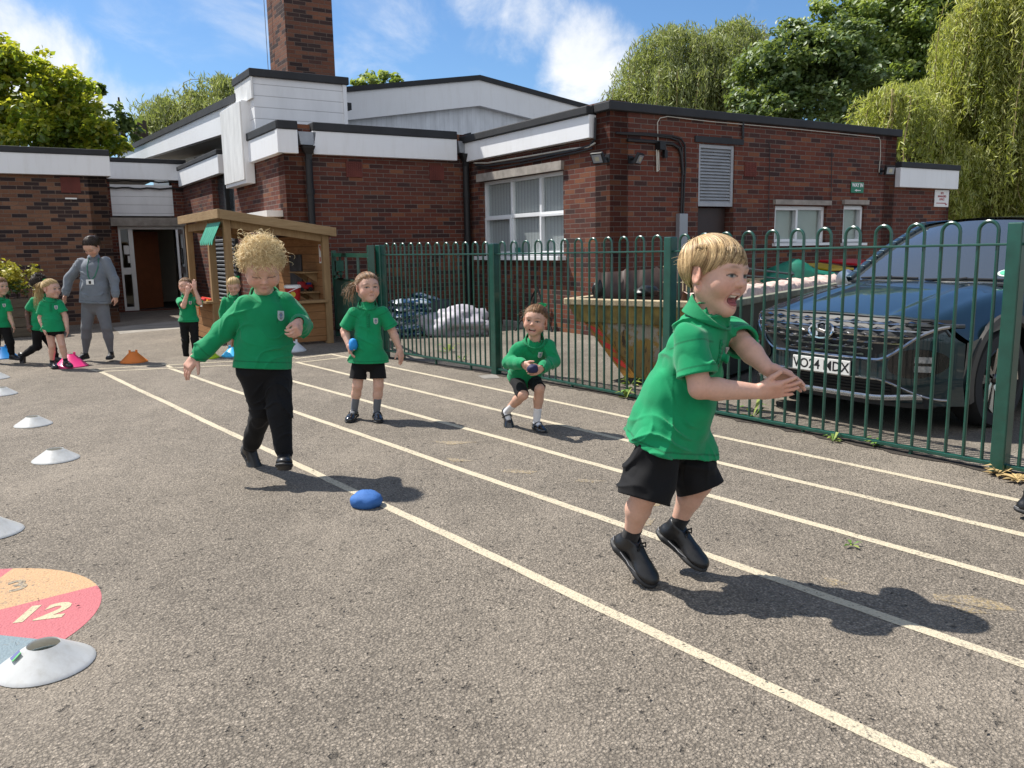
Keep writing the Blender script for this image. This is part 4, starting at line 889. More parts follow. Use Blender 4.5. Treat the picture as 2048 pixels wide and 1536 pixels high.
# tub and toys on the ledge
def tub():
    c = FL+A3*.80+B3*.10+Z3*(zc+.037); t = thing('red_tub', c, 'red plastic tub with a white lid on the shed ledge', 'tub')
    m = MB(); m.lathe(c, [(.0001, 0), (.085, 0), (.10, .18), (.10, .185)], 24); m.build('body', plain('red_plastic', (.36,.012,.014), .3, var=.1), t, smooth='auto')
    m = MB(); m.lathe(c+Z3*.183, [(.10, -.02), (.107, -.018), (.107, .012), (.09, .02), (.0001, .02)], 24); m.build('lid', M['white_paint'], t, smooth='auto')
    f = nrm(-c*V([1, 1, 0])); m = MB(); m.lathe(c+Z3*.085+f*.088, [(.0001, .008), (.035, .008), (.035, 0)], 16, ax=f); m.build('sticker', plain('yellow_sticker', (.45,.36,.03), .5), t)
    s_ = np.cross(f, Z3); m = MB(); m.tube([c+Z3*.17+f*.09-s_*.075, c+Z3*.14+f*.125, c+Z3*.10+f*.10+s_*.085], .005, 6); m.build('handle', M['white_paint'], t)
tub()
c = FL+A3*.93+B3*.22+Z3*(.66+.0); 
def toy(c, lab):
    t = thing('toy_truck', c, lab, 'toy'); m = MB(); m.box(c+Z3*.055, A3*.10, B3*.05, Z3*.03); m.box(c+Z3*.10-A3*.04, A3*.045, B3*.045, Z3*.03); m.build('body', plain('toy_red', (.33,.012,.02), .35), t, bevel=.012)
    m = MB()
    for i in (-1, 1):
        for j in (-1, 1): m.lathe(c+A3*.06*i+B3*.05*j+Z3*.028, [(.0001, -.015), (.028, -.015), (.028, .015), (.0001, .015)], 14, ax=B3)
    m.build('wheels', M['black'], t); m = MB(); m.box(c+Z3*.10+A3*.05, A3*.03, B3*.045, Z3*.012); m.build('tray', plain('toy_blue', (.02,.04,.25), .4), t)
toy(FR-A3*.13+B3*.50+Z3*.669, 'red toy truck on the lower shelf inside the shed')
# toy rack of coloured bars on the side counter
t = thing('toy_rack', FL+B3*1.15+Z3*.576-A3*.05, 'orange and red plastic toy rack lying on the shed counter', 'toy'); c = wloc(t)
for k, cl_ in enumerate([(.6,.15,.01), (.55,.03,.01), (.6,.30,.02), (.5,.02,.03)]):
    m = MB(); m.tube([c-B3*.28+A3*(.05-.04*k)+Z3*.02*(k % 2), c+B3*.25+A3*(.05-.04*k)+Z3*.02*(k % 2)], .016, 8); m.build('bar', plain('toy_bar_colour', cl_, .35), t)
m = MB(); m.box(c-A3*.11-Z3*.04, A3*.004, B3*.25, Z3*.03); m.build('white_strip', M['white_paint'], t)
m = MB(); pts = [c+B3*.2-A3*.12+Z3*(.01-.02*k)+B3*.02*math.sin(k) for k in range(9)]; m.tube(pts, .007, 6); m.build('cord', plain('orange_cord', (.6,.13,.02), .5), t); m = MB(); pts = [c-B3*.12-A3*.12+Z3*(.01-.025*k) for k in range(9)]; m.tube(pts, .008, 6); m.build('cord', plain('orange_cord', (.6,.13,.02), .5), t)
# ---------------------------------------------------------------- skip full of scrap
def skip_mat():
    t = NT('rusty_yellow_skip'); c = t.objc(); n = t.noise(c, 3.2, 8, .68); n2 = t.noise(t.vscale(c, (9, 9, 3)), 2.5, 6, .7); n3 = t.noise(c, 7, 6, .7); s = t.new('ShaderNodeSeparateXYZ', i_Vector=c)
    k = t.mix(t.ramp(n3, [(.35, 0), (.6, 1)]), (.33,.19,.035), (.24,.15,.05))
    k = t.mix(t.ramp(n2, [(.56, 0), (.61, .9)]), k, (.03,.018,.012)); k = t.mix(t.ramp(n, [(.56, 0), (.60, .8)]), k, (.35,.31,.26))
    low = t.math('MULTIPLY', t.ramp(s.outputs['Z'], [(0, 1), (.34, 0)]), t.ramp(n, [(.25, 0), (.6, .9)])); k = t.mix(low, k, (.075,.035,.018))
    t.p(Base_Color=k, Roughness=.75); t.bump(n2, .4, .01); return t.m
M['skip'] = skip_mat(); M['skip_shade'] = plain('shaded_skip_side', (.018,.026,.022), .55, var=.7, scale=5, dirt=((.07,.055,.04), .6), bump=.2, bscale=20)  # the right side's shade is put into this dark green colour
su = V([math.sin(math.radians(-54)), math.cos(math.radians(-54)), 0]); sw = V([math.sin(math.radians(36)), math.cos(math.radians(36)), 0])
sB = G(1250, 767); sR = onp(1139, 612, sB, sw); zs = .70; sR = V([sR[0], sR[1], 0]); wid = 1.42; lng = 4.5; inset = np.dot(sR-sB, su)
SK = thing('skip', sB-su*.5+sw*1.5, 'battered yellow waste skip full of scrap, parked behind the fence', 'skip')
r0, r1, r2, r3 = sR, sR-su*wid, sR-su*wid+sw*lng, sR+sw*lng
b0, b1, b2, b3 = sB, sB-su*(wid-inset-.12), sB-su*(wid-inset-.12)+sw*(lng-.9), sB+sw*(lng-.9)
up = lambda p, z=zs: V([p[0], p[1], z])
m = MB(); th = .03
ins = lambda a: [a[0]-su*th+sw*th, a[1]+su*th+sw*th, a[2]+su*th-sw*th, a[3]-su*th-sw*th]
ro = [up(x) for x in (r0, r1, r2, r3)]; bo = [up(x, .05) for x in (b0, b1, b2, b3)]; ri = [up(x) for x in ins([r0, r1, r2, r3])]; bi = [up(x, .1) for x in ins([b0, b1, b2, b3])]
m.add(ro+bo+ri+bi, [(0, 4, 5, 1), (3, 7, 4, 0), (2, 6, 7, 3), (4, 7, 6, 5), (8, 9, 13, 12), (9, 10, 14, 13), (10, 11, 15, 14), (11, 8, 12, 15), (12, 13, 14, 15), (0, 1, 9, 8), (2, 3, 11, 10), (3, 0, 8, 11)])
m.add(ro+bo+ri, [(1, 5, 6, 2), (1, 2, 10, 9)], 1); m.build('body', [M['skip'], M['skip_shade']], SK)
m = MB(); m.bar(up(r0, zs+.01)-sw*.02+su*.02, up(r1, zs+.01)-sw*.02-su*.02, .09, .055, 0); m.bar(up(r0, zs+.008)+su*.02, up(r3, zs+.008)+su*.02, .09, .055, 0); m.bar(up(r3, zs+.01), up(r2, zs+.01), .09, .055, 0)
m.build('rim', plain('chalky_skip_rim', (.44,.35,.22), .8, var=.35, scale=14, dirt=((.2,.10,.04), .7), bump=.4), SK, bevel=.008)
m = MB(); m.bar(up(r1, zs+.009)-su*.02-sw*.05, up(r2, zs+.009)-su*.02, .08, .06); m.build('rim', plain('shaded_skip_rim', (.20,.20,.15), .8, var=.4, scale=10), SK, bevel=.008)  # rim along the shaded side, its shade painted in as a darker tone
# band below the rim and the striped hazard panel down the sloping edge
fp = lambda s, z: sB+Z3*z+su*(inset*(z-.05)/(zs-.05))*0+su*s
def onface(s, z, k=.0): return V([0, 0, z])+sB+su*s-sw*k
m = MB(); m.prism([onface(inset, zs-.01, .004), onface(inset-wid, zs-.01, .004), onface(inset-wid+.03, zs-.17, .004), onface(inset-.10, zs-.17, .004)], -sw*.03); m.build('rim_band', plain('mossy_yellow', (.24,.17,.045), .8, var=.5, scale=9, dirt=((.05,.045,.02), .8)), SK, bevel=.005)
edge_s = lambda z: inset*(z-.05)/(zs-.05)
m = MB(); z0_, z1_ = .06, zs-.19
m.prism([onface(edge_s(z1_)-.01, z1_, .001), onface(edge_s(z1_)-.13, z1_, .001), onface(edge_s(z0_)-.13, z0_, .001), onface(edge_s(z0_)-.01, z0_, .001)], -sw*.015); hz = m.build('hazard_panel', plain('orange_panel', (.34,.15,.02), .6, var=.4, dirt=((.08,.04,.02), .6)), SK)
for zc_ in (.18, .32, .45):
    m = MB(); a_, b_ = zc_-.045, zc_+.03
    m.prism([onface(edge_s(b_+.02)-.015, b_+.035, .0165), onface(edge_s(b_)-.125, b_-.01, .0165), onface(edge_s(a_)-.125, a_-.01, .0165), onface(edge_s(a_)-.015, a_+.035, .0165)], -sw*.003); m.build('red_stripe', plain('red_reflector', (.55,.035,.02), .4), hz)
# a lug and chain post on the lit face, scrap heap inside
def heap(): 
    m = MB()
    def f(u, v):
        e_ = min(u, 1-u, v, 1-v); p = r0+(-su)*wid*(.03+.94*u)+sw*lng*(.015+.97*v)
        return V([p[0], p[1], zs-.13+min(e_, .25)*.35+.06*math.sin(u*9+v*23)+.05*math.sin(u*17-v*31)])
    m.grid(f, 14, 40); o = m.build('rubble_heap', plain('brown_rubble', (.12,.075,.055), .95, var=.6, scale=9, bump=.8, bscale=22)); tag(o, 'heap of brown rubble filling the yellow skip', 'rubble', kind='stuff')
heap()
# corrugated brown sheet
a0 = sR-su*.16+sw*.12; m = MB(); nC = 44; vs = []
L_ = 1.45
for k in range(nC+1):
    q = a0-su*.02+(-su*.62+sw*.78)*L_*k/nC; wv = .018*math.sin(k*1.15); zt_ = zs+.26+.05*k/nC+(.0 if k % 9 else .02)
    vs += [V([q[0], q[1], zs-.14])+sw*wv, V([q[0], q[1], zt_])+sw*wv+sw*.05]
m.add(vs, [(2*k, 2*k+2, 2*k+3, 2*k+1) for k in range(nC)]); o = m.build('corrugated_sheet', plain('brown_sheet', (.055,.032,.026), .6, var=.4, scale=5), smooth=True); md = o.modifiers.new('solid', 'SOLIDIFY'); md.thickness = .006
tag(o, 'dark brown corrugated sheet standing in the skip', 'scrap sheet')
def crumple(name, c, r, lab, cat, mat, seed=0, flat=.5, n=26, group=None, amp=1.0):
    c = V(c); m = MB()
    P = []; nu, nv = n, n//2
    th_ = np.linspace(0, 2*math.pi, nu, endpoint=False); ph = np.linspace(.05, math.pi-.05, nv)
    D = V([[math.sin(p)*math.cos(t), math.sin(p)*math.sin(t), math.cos(p)] for p in ph for t in th_])
    k = 1+amp*.28*vnoise(D*2.1+seed*7.3, seed)+amp*.20*np.abs(vnoise(D*4.7+seed*3.1, seed+5))-amp*.12*np.abs(vnoise(D*9+seed, seed+9))
    r = V(r if hasattr(r, '__len__') else (r, r, r*flat)); X = c+D*k[:, None]*r; X[:, 2] = np.maximum(X[:, 2], c[2]-r[2]*.8)
    fs = [(j*nu+i, (j+1)*nu+i, (j+1)*nu+(i+1) % nu, j*nu+(i+1) % nu) for j in range(nv-1) for i in range(nu)]+[tuple(range(nu)), tuple((nv-1)*nu+i for i in range(nu-1, -1, -1))]
    m.add(X, fs); o = m.build(name, mat, None, smooth=True); return tag(o, lab, cat, group)
blk = plain('black_bin_liner', (.008,.009,.01), .4, var=.3, bump=.5, bscale=30)
p = onp(1295, 583, sB+sw*.35, sw); crumple('bin_bag', p, .11, 'black bin bag in the yellow skip, against the brown corrugated sheet', 'bin bag', blk, 2)
p = onp(1196, 580, sB+sw*.2, sw); crumple('bin_bag', p, (.05, .04, .08), 'small black bin bag poking up at the left end of the skip', 'bin bag', blk, 4)
# pale carpet roll / mattress lying across the far half
m = MB(); ca, cb = r1+su*.28+sw*.3, r2+su*.28-sw*.4
cs_ = nrm(cb-ca); cn_ = np.cross(Z3, cs_); LC = np.linalg.norm(cb-ca)
def rug(u, v):
    p = ca+cs_*LC*u+cn_*.42*(v-.5); n_ = vnoise(V([[u*14, v*3, 1.0]]), 3)[0]+.6*vnoise(V([[u*37, v*7, 4.0]]), 5)[0]; return V([p[0], p[1], zs+.075+.035*n_-(.13 if v in (0, 1) else 0)])
m.grid(rug, 90, 10); o = m.build('old_mattress', plain('pink_foam', (.58,.43,.37), .95, var=.3, scale=16, bump=.9, bscale=50), smooth=True); tag(o, 'rumpled pale pink foam mattress lying along the far rim of the skip', 'mattress')
# wire rack leaning in the skip
wr = onp(1330, 560, sB+sw*.55, sw); m = MB()
for k in range(9): m.tube([wr-su*.035*k+Z3*.12, wr-su*.035*k-Z3*.10], .005, 5)
m.tube([wr+Z3*.12+su*.02, wr-su*.30+Z3*.10], .006, 5); m.tube([wr-Z3*.02+su*.02, wr-su*.30-Z3*.02], .005, 5); o = m.build('wire_rack', plain('cream_wire', (.55,.47,.28), .5)); tag(o, 'small cream wire rack sticking out of the skip', 'wire rack')
m = MB(); q0, q1 = at(1489, 537, 7.3), at(1582, 548, 7.3); m.tube([q0, q1], .009, 6); m.tube([q0-Z3*.06, q1-Z3*.05], .007, 6); m.tube([q1, q1-Z3*.25], .01, 6); m.lathe(q1, [(.0001, -.03), (.03, 0), (.0001, .03)], 12); o = m.build('scrap_frame', plain('dark_tube', (.10,.10,.10), .4, .3)); tag(o, 'bent metal tube frame with a white knob sticking out of the skip', 'scrap metal')
# bins behind the skip, by the wall
def wheelie(px, py, Y, lab, body, lid, name='wheelie_bin', w=.24, h=.86):
    c = at(px, py, Y); c = V([c[0], c[1], 0]); t = thing(name, c, lab, 'bin')
    m = MB(); p0 = [c+A3*i*w*.8+B3*j*w*.8 for i, j in ((-1, -1), (1, -1), (1, 1), (-1, 1))]; p1 = [c+A3*i*w+B3*j*w+Z3*h for i, j in ((-1, -1), (1, -1), (1, 1), (-1, 1))]
    m.add(p0+p1, [(3, 2, 1, 0), (0, 1, 5, 4), (1, 2, 6, 5), (2, 3, 7, 6), (3, 0, 4, 7), (4, 5, 6, 7)]); m.build('body', body, t, bevel=.015)
    m = MB(); m.prism([c-A3*(w+.03)-B3*(w+.05)+Z3*(h+.005), c+A3*(w+.03)-B3*(w+.05)+Z3*(h+.005), c+A3*(w+.03)+B3*(w+.03)+Z3*(h+.07), c-A3*(w+.03)+B3*(w+.03)+Z3*(h+.07)], Z3*.035); m.build('lid', lid, t, bevel=.012)
    m = MB()
    for i in (-1, 1): m.lathe(c+A3*i*w*.8+B3*w*.9+Z3*.08, [(.0001, -.02), (.08, -.02), (.08, .02), (.0001, .02)], 16, ax=A3)
    m.build('wheels', M['black'], t)
blue_p = plain('blue_bin_plastic', (.012,.03,.16), .4); wheelie(1645, 600, 11.6, 'blue wheelie bin with yellow lid behind the skip', plain('grey_blue_bin', (.07,.10,.16), .4), plain('yellow_lid', (.45,.30,.01), .4), h=.80)
wheelie(1715, 600, 12.0, 'blue wheelie bin with red lid beside the yellow-lidded bin', blue_p, plain('red_lid', (.42,.01,.02), .4), w=.36, h=.84)
crumple('green_tarpaulin', at(1590, 568, 11.0), (.5, .3, .25), 'rumpled green tarpaulin behind the skip', 'tarpaulin', plain('green_sheet', (.01,.16,.10), .5), 3)
# bags by the wall
def bag(c, ax, l, w, h, seed, lab, mat, name='compost_bag', group=None):
    ay = np.cross(Z3, ax); n = 18; m = MB(); rr = random.Random(seed); vs = []
    for s in (1, -1):
        for j in range(n+1):
            for i in range(n+1):
                u, v = i/n*2-1, j/n*2-1; e_ = max(0, 1-u**4)**.6*max(0, 1-v**4)**.6
                z = s*h/2*e_*(1+.18*math.sin(u*7+seed)*math.sin(v*5+seed*2)); pin = 1-.06*(abs(u*v))
                vs.append(V(c)+V(ax)*l/2*u*pin+ay*w/2*v*pin+Z3*(z+h/2*.8+.012*math.sin(u*3+v*2+seed)))
    N = (n+1)**2; fs = []
    for j in range(n):
        for i in range(n):
            a_ = j*(n+1)+i; fs.append((a_, a_+1, a_+n+2, a_+n+1)); fs.append((N+a_+n+1, N+a_+n+2, N+a_+1, N+a_))
    m.add(vs, fs); o = m.build(name, mat, None, smooth=True); return tag(o, lab, 'bag', group)
def bagmat():
    t = NT('blue_white_bag_film'); c = t.objc(); n = t.noise(t.vscale(c, (4, 4, 9)), 2.2, 3); k = t.ramp(n, [(.42, (.02,.055,.13)), (.5, (.04,.10,.19)), (.53, (.42,.47,.52)), (.7, (.36,.40,.45))]); t.p(Base_Color=k, Roughness=.3); t.bump(t.noise(c, 16, 5), .35, .02); return t.m
bm_ = bagmat(); ord_ = ['bottom', 'second', 'third', 'fourth', 'fifth', 'sixth']; base = G(840, 672)
for k in range(6):
    cc = base+B3*.12-A3*(.18-.02*k)+Z3*(.085*k+.005)+V([.02*math.sin(k*2.4), .02*math.cos(k*3), 0])
    bag(cc, nrm(A3+B3*.12*math.sin(k*2)), .66-.02*k, .42, .10, k, f'blue and white compost bag, {ord_[k]} from the ground in the stack by the wall' if k < 5 else 'blue and white compost bag on top of the stack by the wall', bm_, group='stacked compost bags')
p = base+A3*.28+B3*.3; bag(p+Z3*.46, nrm(A3-Z3*.25), .45, .3, .1, 11, 'blue bag tipped on the dark crate behind the white sacks', bm_)
m = MB(); m.box(p+Z3*.24, A3*.26, B3*.22, Z3*.24); o = m.build('dark_crate', plain('dark_blue_crate', (.012,.02,.035), .5), bevel=.02); tag(o, 'dark blue crate standing behind the stacked bags', 'crate')
wht = plain('white_woven_sack', (.38,.36,.41), .6, var=.18, scale=8, bump=.7, bscale=14)
crumple('rubble_sack', base+A3*.45-B3*.16+Z3*.16, (.50, .34, .22), 'large crumpled white woven sack against the wall', 'sack', wht, 6, n=44)
crumple('rubble_sack', base+A3*.62-B3*.30+Z3*.10, (.34, .26, .13), 'flat crumpled white woven sack lying in front of the large one', 'sack', wht, 9, n=36)
# low stones and a rusty chock between skip and wall
crumple('stone', G(1165, 662)+Z3*.04, (.16, .09, .07), 'round brown stone on the yard beside the skip', 'stone', M['concrete'], 12)
m = MB(); c = G(1030, 655); m.box(c+Z3*.05, A3*.03, B3*.3, Z3*.05); o = m.build('kerb_block', M['concrete'], bevel=.01); tag(o, 'pale kerb stone on the ground below the window', 'kerb stone')
m = MB(); c = onp(1073, 585, I-A3*.12, A3); cz = V([c[0], c[1], 0]); m.tube([cz+B3*.25, cz-B3*.02+Z3*.62, cz-B3*.38], .018, 6); m.tube([cz-A3*.3+B3*.12, cz-B3*.02+Z3*.60-A3*.02, cz-A3*.25-B3*.2], .015, 6); m.tube([cz+B3*.14+Z3*.28, cz-B3*.22+Z3*.28], .012, 6); o = m.build('trestle', M['black']); tag(o, 'black folded metal trestle leaning under the window', 'trestle')
# planter with a variegated shrub at far left
PT = thing('timber_planter', G(40, 675), 'weathered timber planter box at the foot of the brown brick wall', 'planter'); c = wloc(PT)+B3*.35-A3*.3
m = MB()
for k in range(4): m.box(c+Z3*(.075+.145*k)-B3*.3, A3*.75, B3*.03, Z3*.068); m.box(c+Z3*(.075+.145*k)+A3*.75, A3*.03, B3*.33, Z3*.068)
m.build('plank', M['planter'], PT, bevel=.008); m = MB(); m.box(c+Z3*.54, A3*.72, B3*.27, Z3*.02); m.build('soil', M['soil'], PT); PLANT_C = c+Z3*.56
# ---------------------------------------------------------------- cones and small things on the ground
def disc_cone(px, py, w, lab, mat, seed=0):
    c = G(px, py); r = w/2; t = thing('marker_cone', c, lab, 'marker cone', 'white disc cones in a row')
    m = MB(); h = r*.46; m.lathe(c, [(r, .003), (r*.985, .006), (r*.93, .012), (r*.38, h), (r*.335, h+.006), (r*.325, h+.002), (r*.36, h-.008), (r*.95, .004)], 36); m.build('disc', mat, t, smooth='auto'); return t, c, r
def thin_plastic():
    t = NT('scuffed_white_plastic'); c = t.objc(); n = t.noise(c, 14, 6); n2 = t.noise(t.vscale(c, (9, 9, 3)), 3, 7, .65); k = t.mix(t.ramp(n2, [(.5, 0), (.75, .5)]), t.ramp(n, [(.3, (.60,.61,.61)), (.7, (.72,.73,.73))]), (.42,.40,.35))
    t.p(Base_Color=k, Roughness=.4); tr = t.new('ShaderNodeBsdfTranslucent', i_Color=(.8,.78,.7,1)); mx = t.new('ShaderNodeMixShader', i_0=.3, i_1=t.b.outputs[0], i_2=tr.outputs[0]); t.t.links.new(mx.outputs[0], t.out.inputs['Surface']); return t.m
wc = thin_plastic()
cones = [(92, 1330, .27, 'nearest white disc cone, printed, beside the painted red number 12'), (112, 919, .26, 'white disc cone second nearest of those fully in view'), (67, 850, .25, 'smaller-looking white disc cone beyond the fully visible pair'), (-18, 1066, .26, 'white disc cone half cut by the left edge above the painted disc'), (4, 789, .25, 'white disc cone at the left edge just ahead of the children'), (-8, 757, .25, 'farthest white disc cone, barely showing at the left edge')]
for i, (x, y, w_, lab) in enumerate(cones):
    t, c, r = disc_cone(x, y, w_, lab, wc)
    if i == 0:
        # three coloured strokes of print on its slope
        for col, a_, nm in (((.12, .42, .15), 4.02, 'print'), ((.13, .14, .3), 3.92, 'print'), ((.13, .14, .3), 3.84, 'print'), ((.13, .14, .3), 3.76, 'print')):
            d = V([math.cos(a_), math.sin(a_), 0]); s_ = V([-d[1], d[0], 0]); p0 = c+d*r*.55+Z3*(r*.46*.72+.012); sl_ = nrm(d*.55*r-Z3*r*.40)
            m = MB(); m.box(p0, sl_*.015, s_*.0035, np.cross(sl_, s_)*.0012); m.build(nm, plain('print_ink', col, .5), t)
def agility_cone(px, py, s, lab, mat, name='agility_cone'):
    c = G(px, py); m = MB(); n = 32; r0_, r1_, h = s, s*.25, s*.80
    m.lathe(c, [(r0_, .0), (r0_, .012), (r0_*.93, .018), (r1_*1.15, h*.96), (r1_, h), (r1_*.8, h), (r1_*.9, h*.93), (r0_*.9, .012)], n)
    t = thing(name, c, lab, 'cone', 'coloured agility cones'); m.build('body', mat, t, smooth='auto')
    v = nrm(CP-c); v = nrm(V([v[0], v[1], 0])); s_ = np.cross(Z3, v); q = MB(); sl_ = nrm(v*(r0_-r1_)*-1+Z3*h); nn = np.cross(s_, sl_); nn = nn if nn[2] > 0 else -nn
    q.lathe(c+v*r0_*.56+Z3*h*.50-nn*.004, [(.0001, .012), (s*.075, .012), (s*.075, 0)], 14, ax=nn); q.build('hole', M['black'], t)
    q = MB()
    for k in (-1, 1): q.box(c+Z3*(h-.002)+s_*k*r1_*.95, s_*.012, v*.02, Z3*.022)
    q.build('notch', mat, t); return t
agility_cone(268, 724, .145, 'orange slotted cone on the start line in front of the teacher', plain('orange_plastic', (.72,.19,.02), .4, var=.06))
agility_cone(143, 733, .17, 'bright pink cone behind the shoes of the girl with the green bow', plain('pink_plastic', (.75,.035,.20), .4, var=.06))
agility_cone(412, 716, .15, 'lime green cone on the start line behind the curly-haired boy', plain('lime_plastic', (.42,.58,.02), .4, var=.06))
agility_cone(588, 702, .15, 'white cone on the start line in front of the shed', plain('white_cone_plastic', (.62,.64,.66), .4, var=.06))
agility_cone(466, 712, .13, 'light blue cone mostly hidden by the curly-haired boy', plain('sky_plastic', (.03,.40,.70), .4, var=.06))
agility_cone(6, 716, .17, 'blue cone at the left edge by the boy in black trousers', plain('blue_cone_plastic', (.01,.19,.50), .35, var=.06))
# blue bean bag on the lane line
crumple('bean_bag', G(733, 1012)+Z3*.028, (.078, .07, .046), 'blue bean bag lying on the lane line', 'bean bag', plain('blue_cotton', (.03,.12,.36), .8, var=.12, bump=.3, bscale=200), 21, n=40, amp=.28)
# fallen leaf and weeds
def leaf_clump(name, c, n, size, lab, cat, cols, up_=.6, seed=1, kind=None):
    rr = random.Random(seed); m = MB(); c = V(c)
    for k in range(n):
        a_ = rr.uniform(0, 6.28); d = V([math.cos(a_), math.sin(a_), 0]); s_ = V([-d[1], d[0], 0]); L_ = size*rr.uniform(.5, 1); e_ = rr.uniform(.1, 1)*up_; p = c+d*size*.15*rr.random()
        t1 = p+d*L_*.5+Z3*L_*e_*.7; t2 = p+d*L_+Z3*L_*e_*.55; w_ = L_*.16
        m.add([p, t1+s_*w_, t2, t1-s_*w_], [(0, 1, 2, 3)], rr.randrange(len(cols)))
    o = m.build(name, cols, None); tag(o, lab, cat, kind=kind); return o
gl = plain('weed_green', (.10,.20,.02), .6); gl2 = plain('weed_yellow_green', (.22,.27,.04), .6); dry = plain('dry_straw', (.42,.30,.13), .8)
leaf_clump('fallen_leaf', G(1703, 1092)+Z3*.006, 6, .055, 'single crumpled green leaf lying on the lanes', 'leaf', [gl, gl2], .5, 3)
for i, (x, y, n, s, lab) in enumerate([(1665, 884, 10, .07, 'green weed under the fence in front of the car number plate'), (1755, 893, 12, .08, 'green weed under the fence below the car bumper corner'), (1505, 835, 12, .14, 'tall yellow-green weed at the fence foot beside the running boy'), (1252, 797, 10, .1, 'yellow-green weed at the fence foot left of the running boy'), (925, 722, 10, .1, 'tiny weed at the fence foot left of the second post'), (897, 705, 8, .16, 'thin upright weed behind the fence near the sacks'), (1262, 770, 10, .15, 'thin weed growing at the foot of the skip'), (1183, 656, 10, .09, 'small yellow weed at the wall behind the skip')]):
    leaf_clump('weed', G(x, y)+Z3*.005, n, s, lab, 'weed', [gl, gl2], 1.4, 10+i)
leaf_clump('dry_grass', POSTS[3]+V([-.02, -.05, .01]), 26, .09, 'dry straw tuft at the foot of the nearest fence post', 'dry grass', [dry], .8, 40, 'stuff')
leaf_clump('dry_grass', G(2035, 962)+Z3*.01, 34, .10, 'dry straw lying along the fence at the right edge', 'dry grass', [dry], .25, 41, 'stuff')
rr = random.Random(5); m = MB()
for k in range(420):
    x, y = rr.uniform(-200, 2150), rr.uniform(760, 1500); p = G(x, y)+Z3*.007; a_ = rr.uniform(0, 6.28); L_ = rr.uniform(.002, .010); d = V([math.cos(a_), math.sin(a_), 0]); s_ = V([-d[1], d[0], 0])
    m.add([p-d*L_, p+s_*L_*.4+Z3*.003, p+d*L_, p-s_*L_*.4+Z3*.002], [(0, 3, 2, 1)], 0)
o = m.build('ground_litter', [plain('dark_crumb', (.02,.016,.012), .9)]); tag(o, 'dark crumbs of bark and grit scattered on the tarmac', 'litter', kind='stuff')
# ---------------------------------------------------------------- dark teal car nosing up to the fence
CS = .86; cf, clf = -A3, -B3; Wc = G(1965, 850); CO = Wc-clf*.80*CS
CT = thing('parked_car', CO, 'dark teal family car with jewelled black grille parked nose to the fence', 'car')
def cw(x, y, z): return CO+CS*(cf*x+clf*y+Z3*z)
def cpaint():
    t = NT('dark_teal_car_paint'); t.p(Base_Color=(.013,.034,.044, 1), Metallic=.5, Roughness=.32, Coat_Weight=1.0, Coat_Roughness=.03, Specular_IOR_Level=.6); n = t.noise(t.objc(), 4, 6); t.p(Base_Color=t.ramp(n, [(.3, (.012,.032,.042)), (.7, (.016,.041,.053))])); return t.m
P_ = cpaint(); chrome_d = plain('dark_chrome', (.40,.40,.41), .14, 1.0, var=.1); chrome = plain('bright_chrome', (.75,.75,.76), .08, 1.0, var=.03); trim = plain('black_car_trim', (.012,.012,.013), .45, var=.2); gloss = plain('gloss_black', (.006,.006,.007), .2, var=.1, coat=.5); tyre_m = plain('tyre_rubber', (.016,.016,.017), .8, var=.2, bump=.2)
sst = lambda a_, b_, x: (lambda t: t*t*(3-2*t))(min(1, max(0, (x-a_)/(b_-a_))))
def XF(y, z):   # nose surface
    a_ = min(abs(y)/.92, 1); x = .86-.06*a_**2-.26*a_**5
    return x-.10*sst(.70, .88, z)-.045*sst(.42, .2, z)
def ztop(x, y):
    a_ = abs(y); zc_ = .865+.19*sst(1.0, -.55, x)**.85 if x > -.45 else 1.055
    return zc_-.045*(a_/.8)**2-.19*sst(.70, .95, a_)**1.6+.012*(sst(.42, .5, a_)-sst(.5, .7, a_))
def zbot(x):
    z = .22
    for xw in (0, -2.68):
        r = .435
        if abs(x-xw) < r: z = max(z, .37+math.sqrt(r*r-(x-xw)**2))
    return z
ysd = lambda x: .925-.02*sst(-.6, -1.6, x)*0
XE = XF(.92, .7)
m = MB()
# hood and wings (upper skin)
xs = [XE+(.0)]; nx, ny = 34, 30
def hood(u, v):
    y = (2*u-1)*.925; xf = XF(y, .86)+.0; x = xf+(-.46-xf)*v; return cw(x, y, ztop(x, y)-.02*(1-v)**6)
m.grid(hood, ny*2, nx)
# flanks
for s in (1, -1):
    nX = 130
    def flank(u, v):
        x = XE+(-3.55-XE)*u; zb = zbot(x); zt = ztop(min(x, .5), .925) if x > -.5 else ztop(-.45, .925)+.06*sst(-.5, -2, x); z = zb+(zt-zb)*v
        y = .925+.012*math.sin(math.pi*min(1, max(0, (z-.45)/.5)))-.05*sst(.45, .2, z); tl = sst(-3.0, -3.55, x)*.14; xe = XF(.92, z) if u == 0 else x
        return cw(xe, s*(y-tl), z)
    m.grid(flank if s == 1 else (lambda u, v: flank(1-u, v)), nX, 14)
# nose skin
def nose(u, v):
    y = (2*u-1)*.925; z = .22+(ztop(XF(y, .86), y)-.02-.22)*v; return cw(XF(y, z), y, z)
m.grid(lambda u, v: nose(1-u, v), 60, 30)
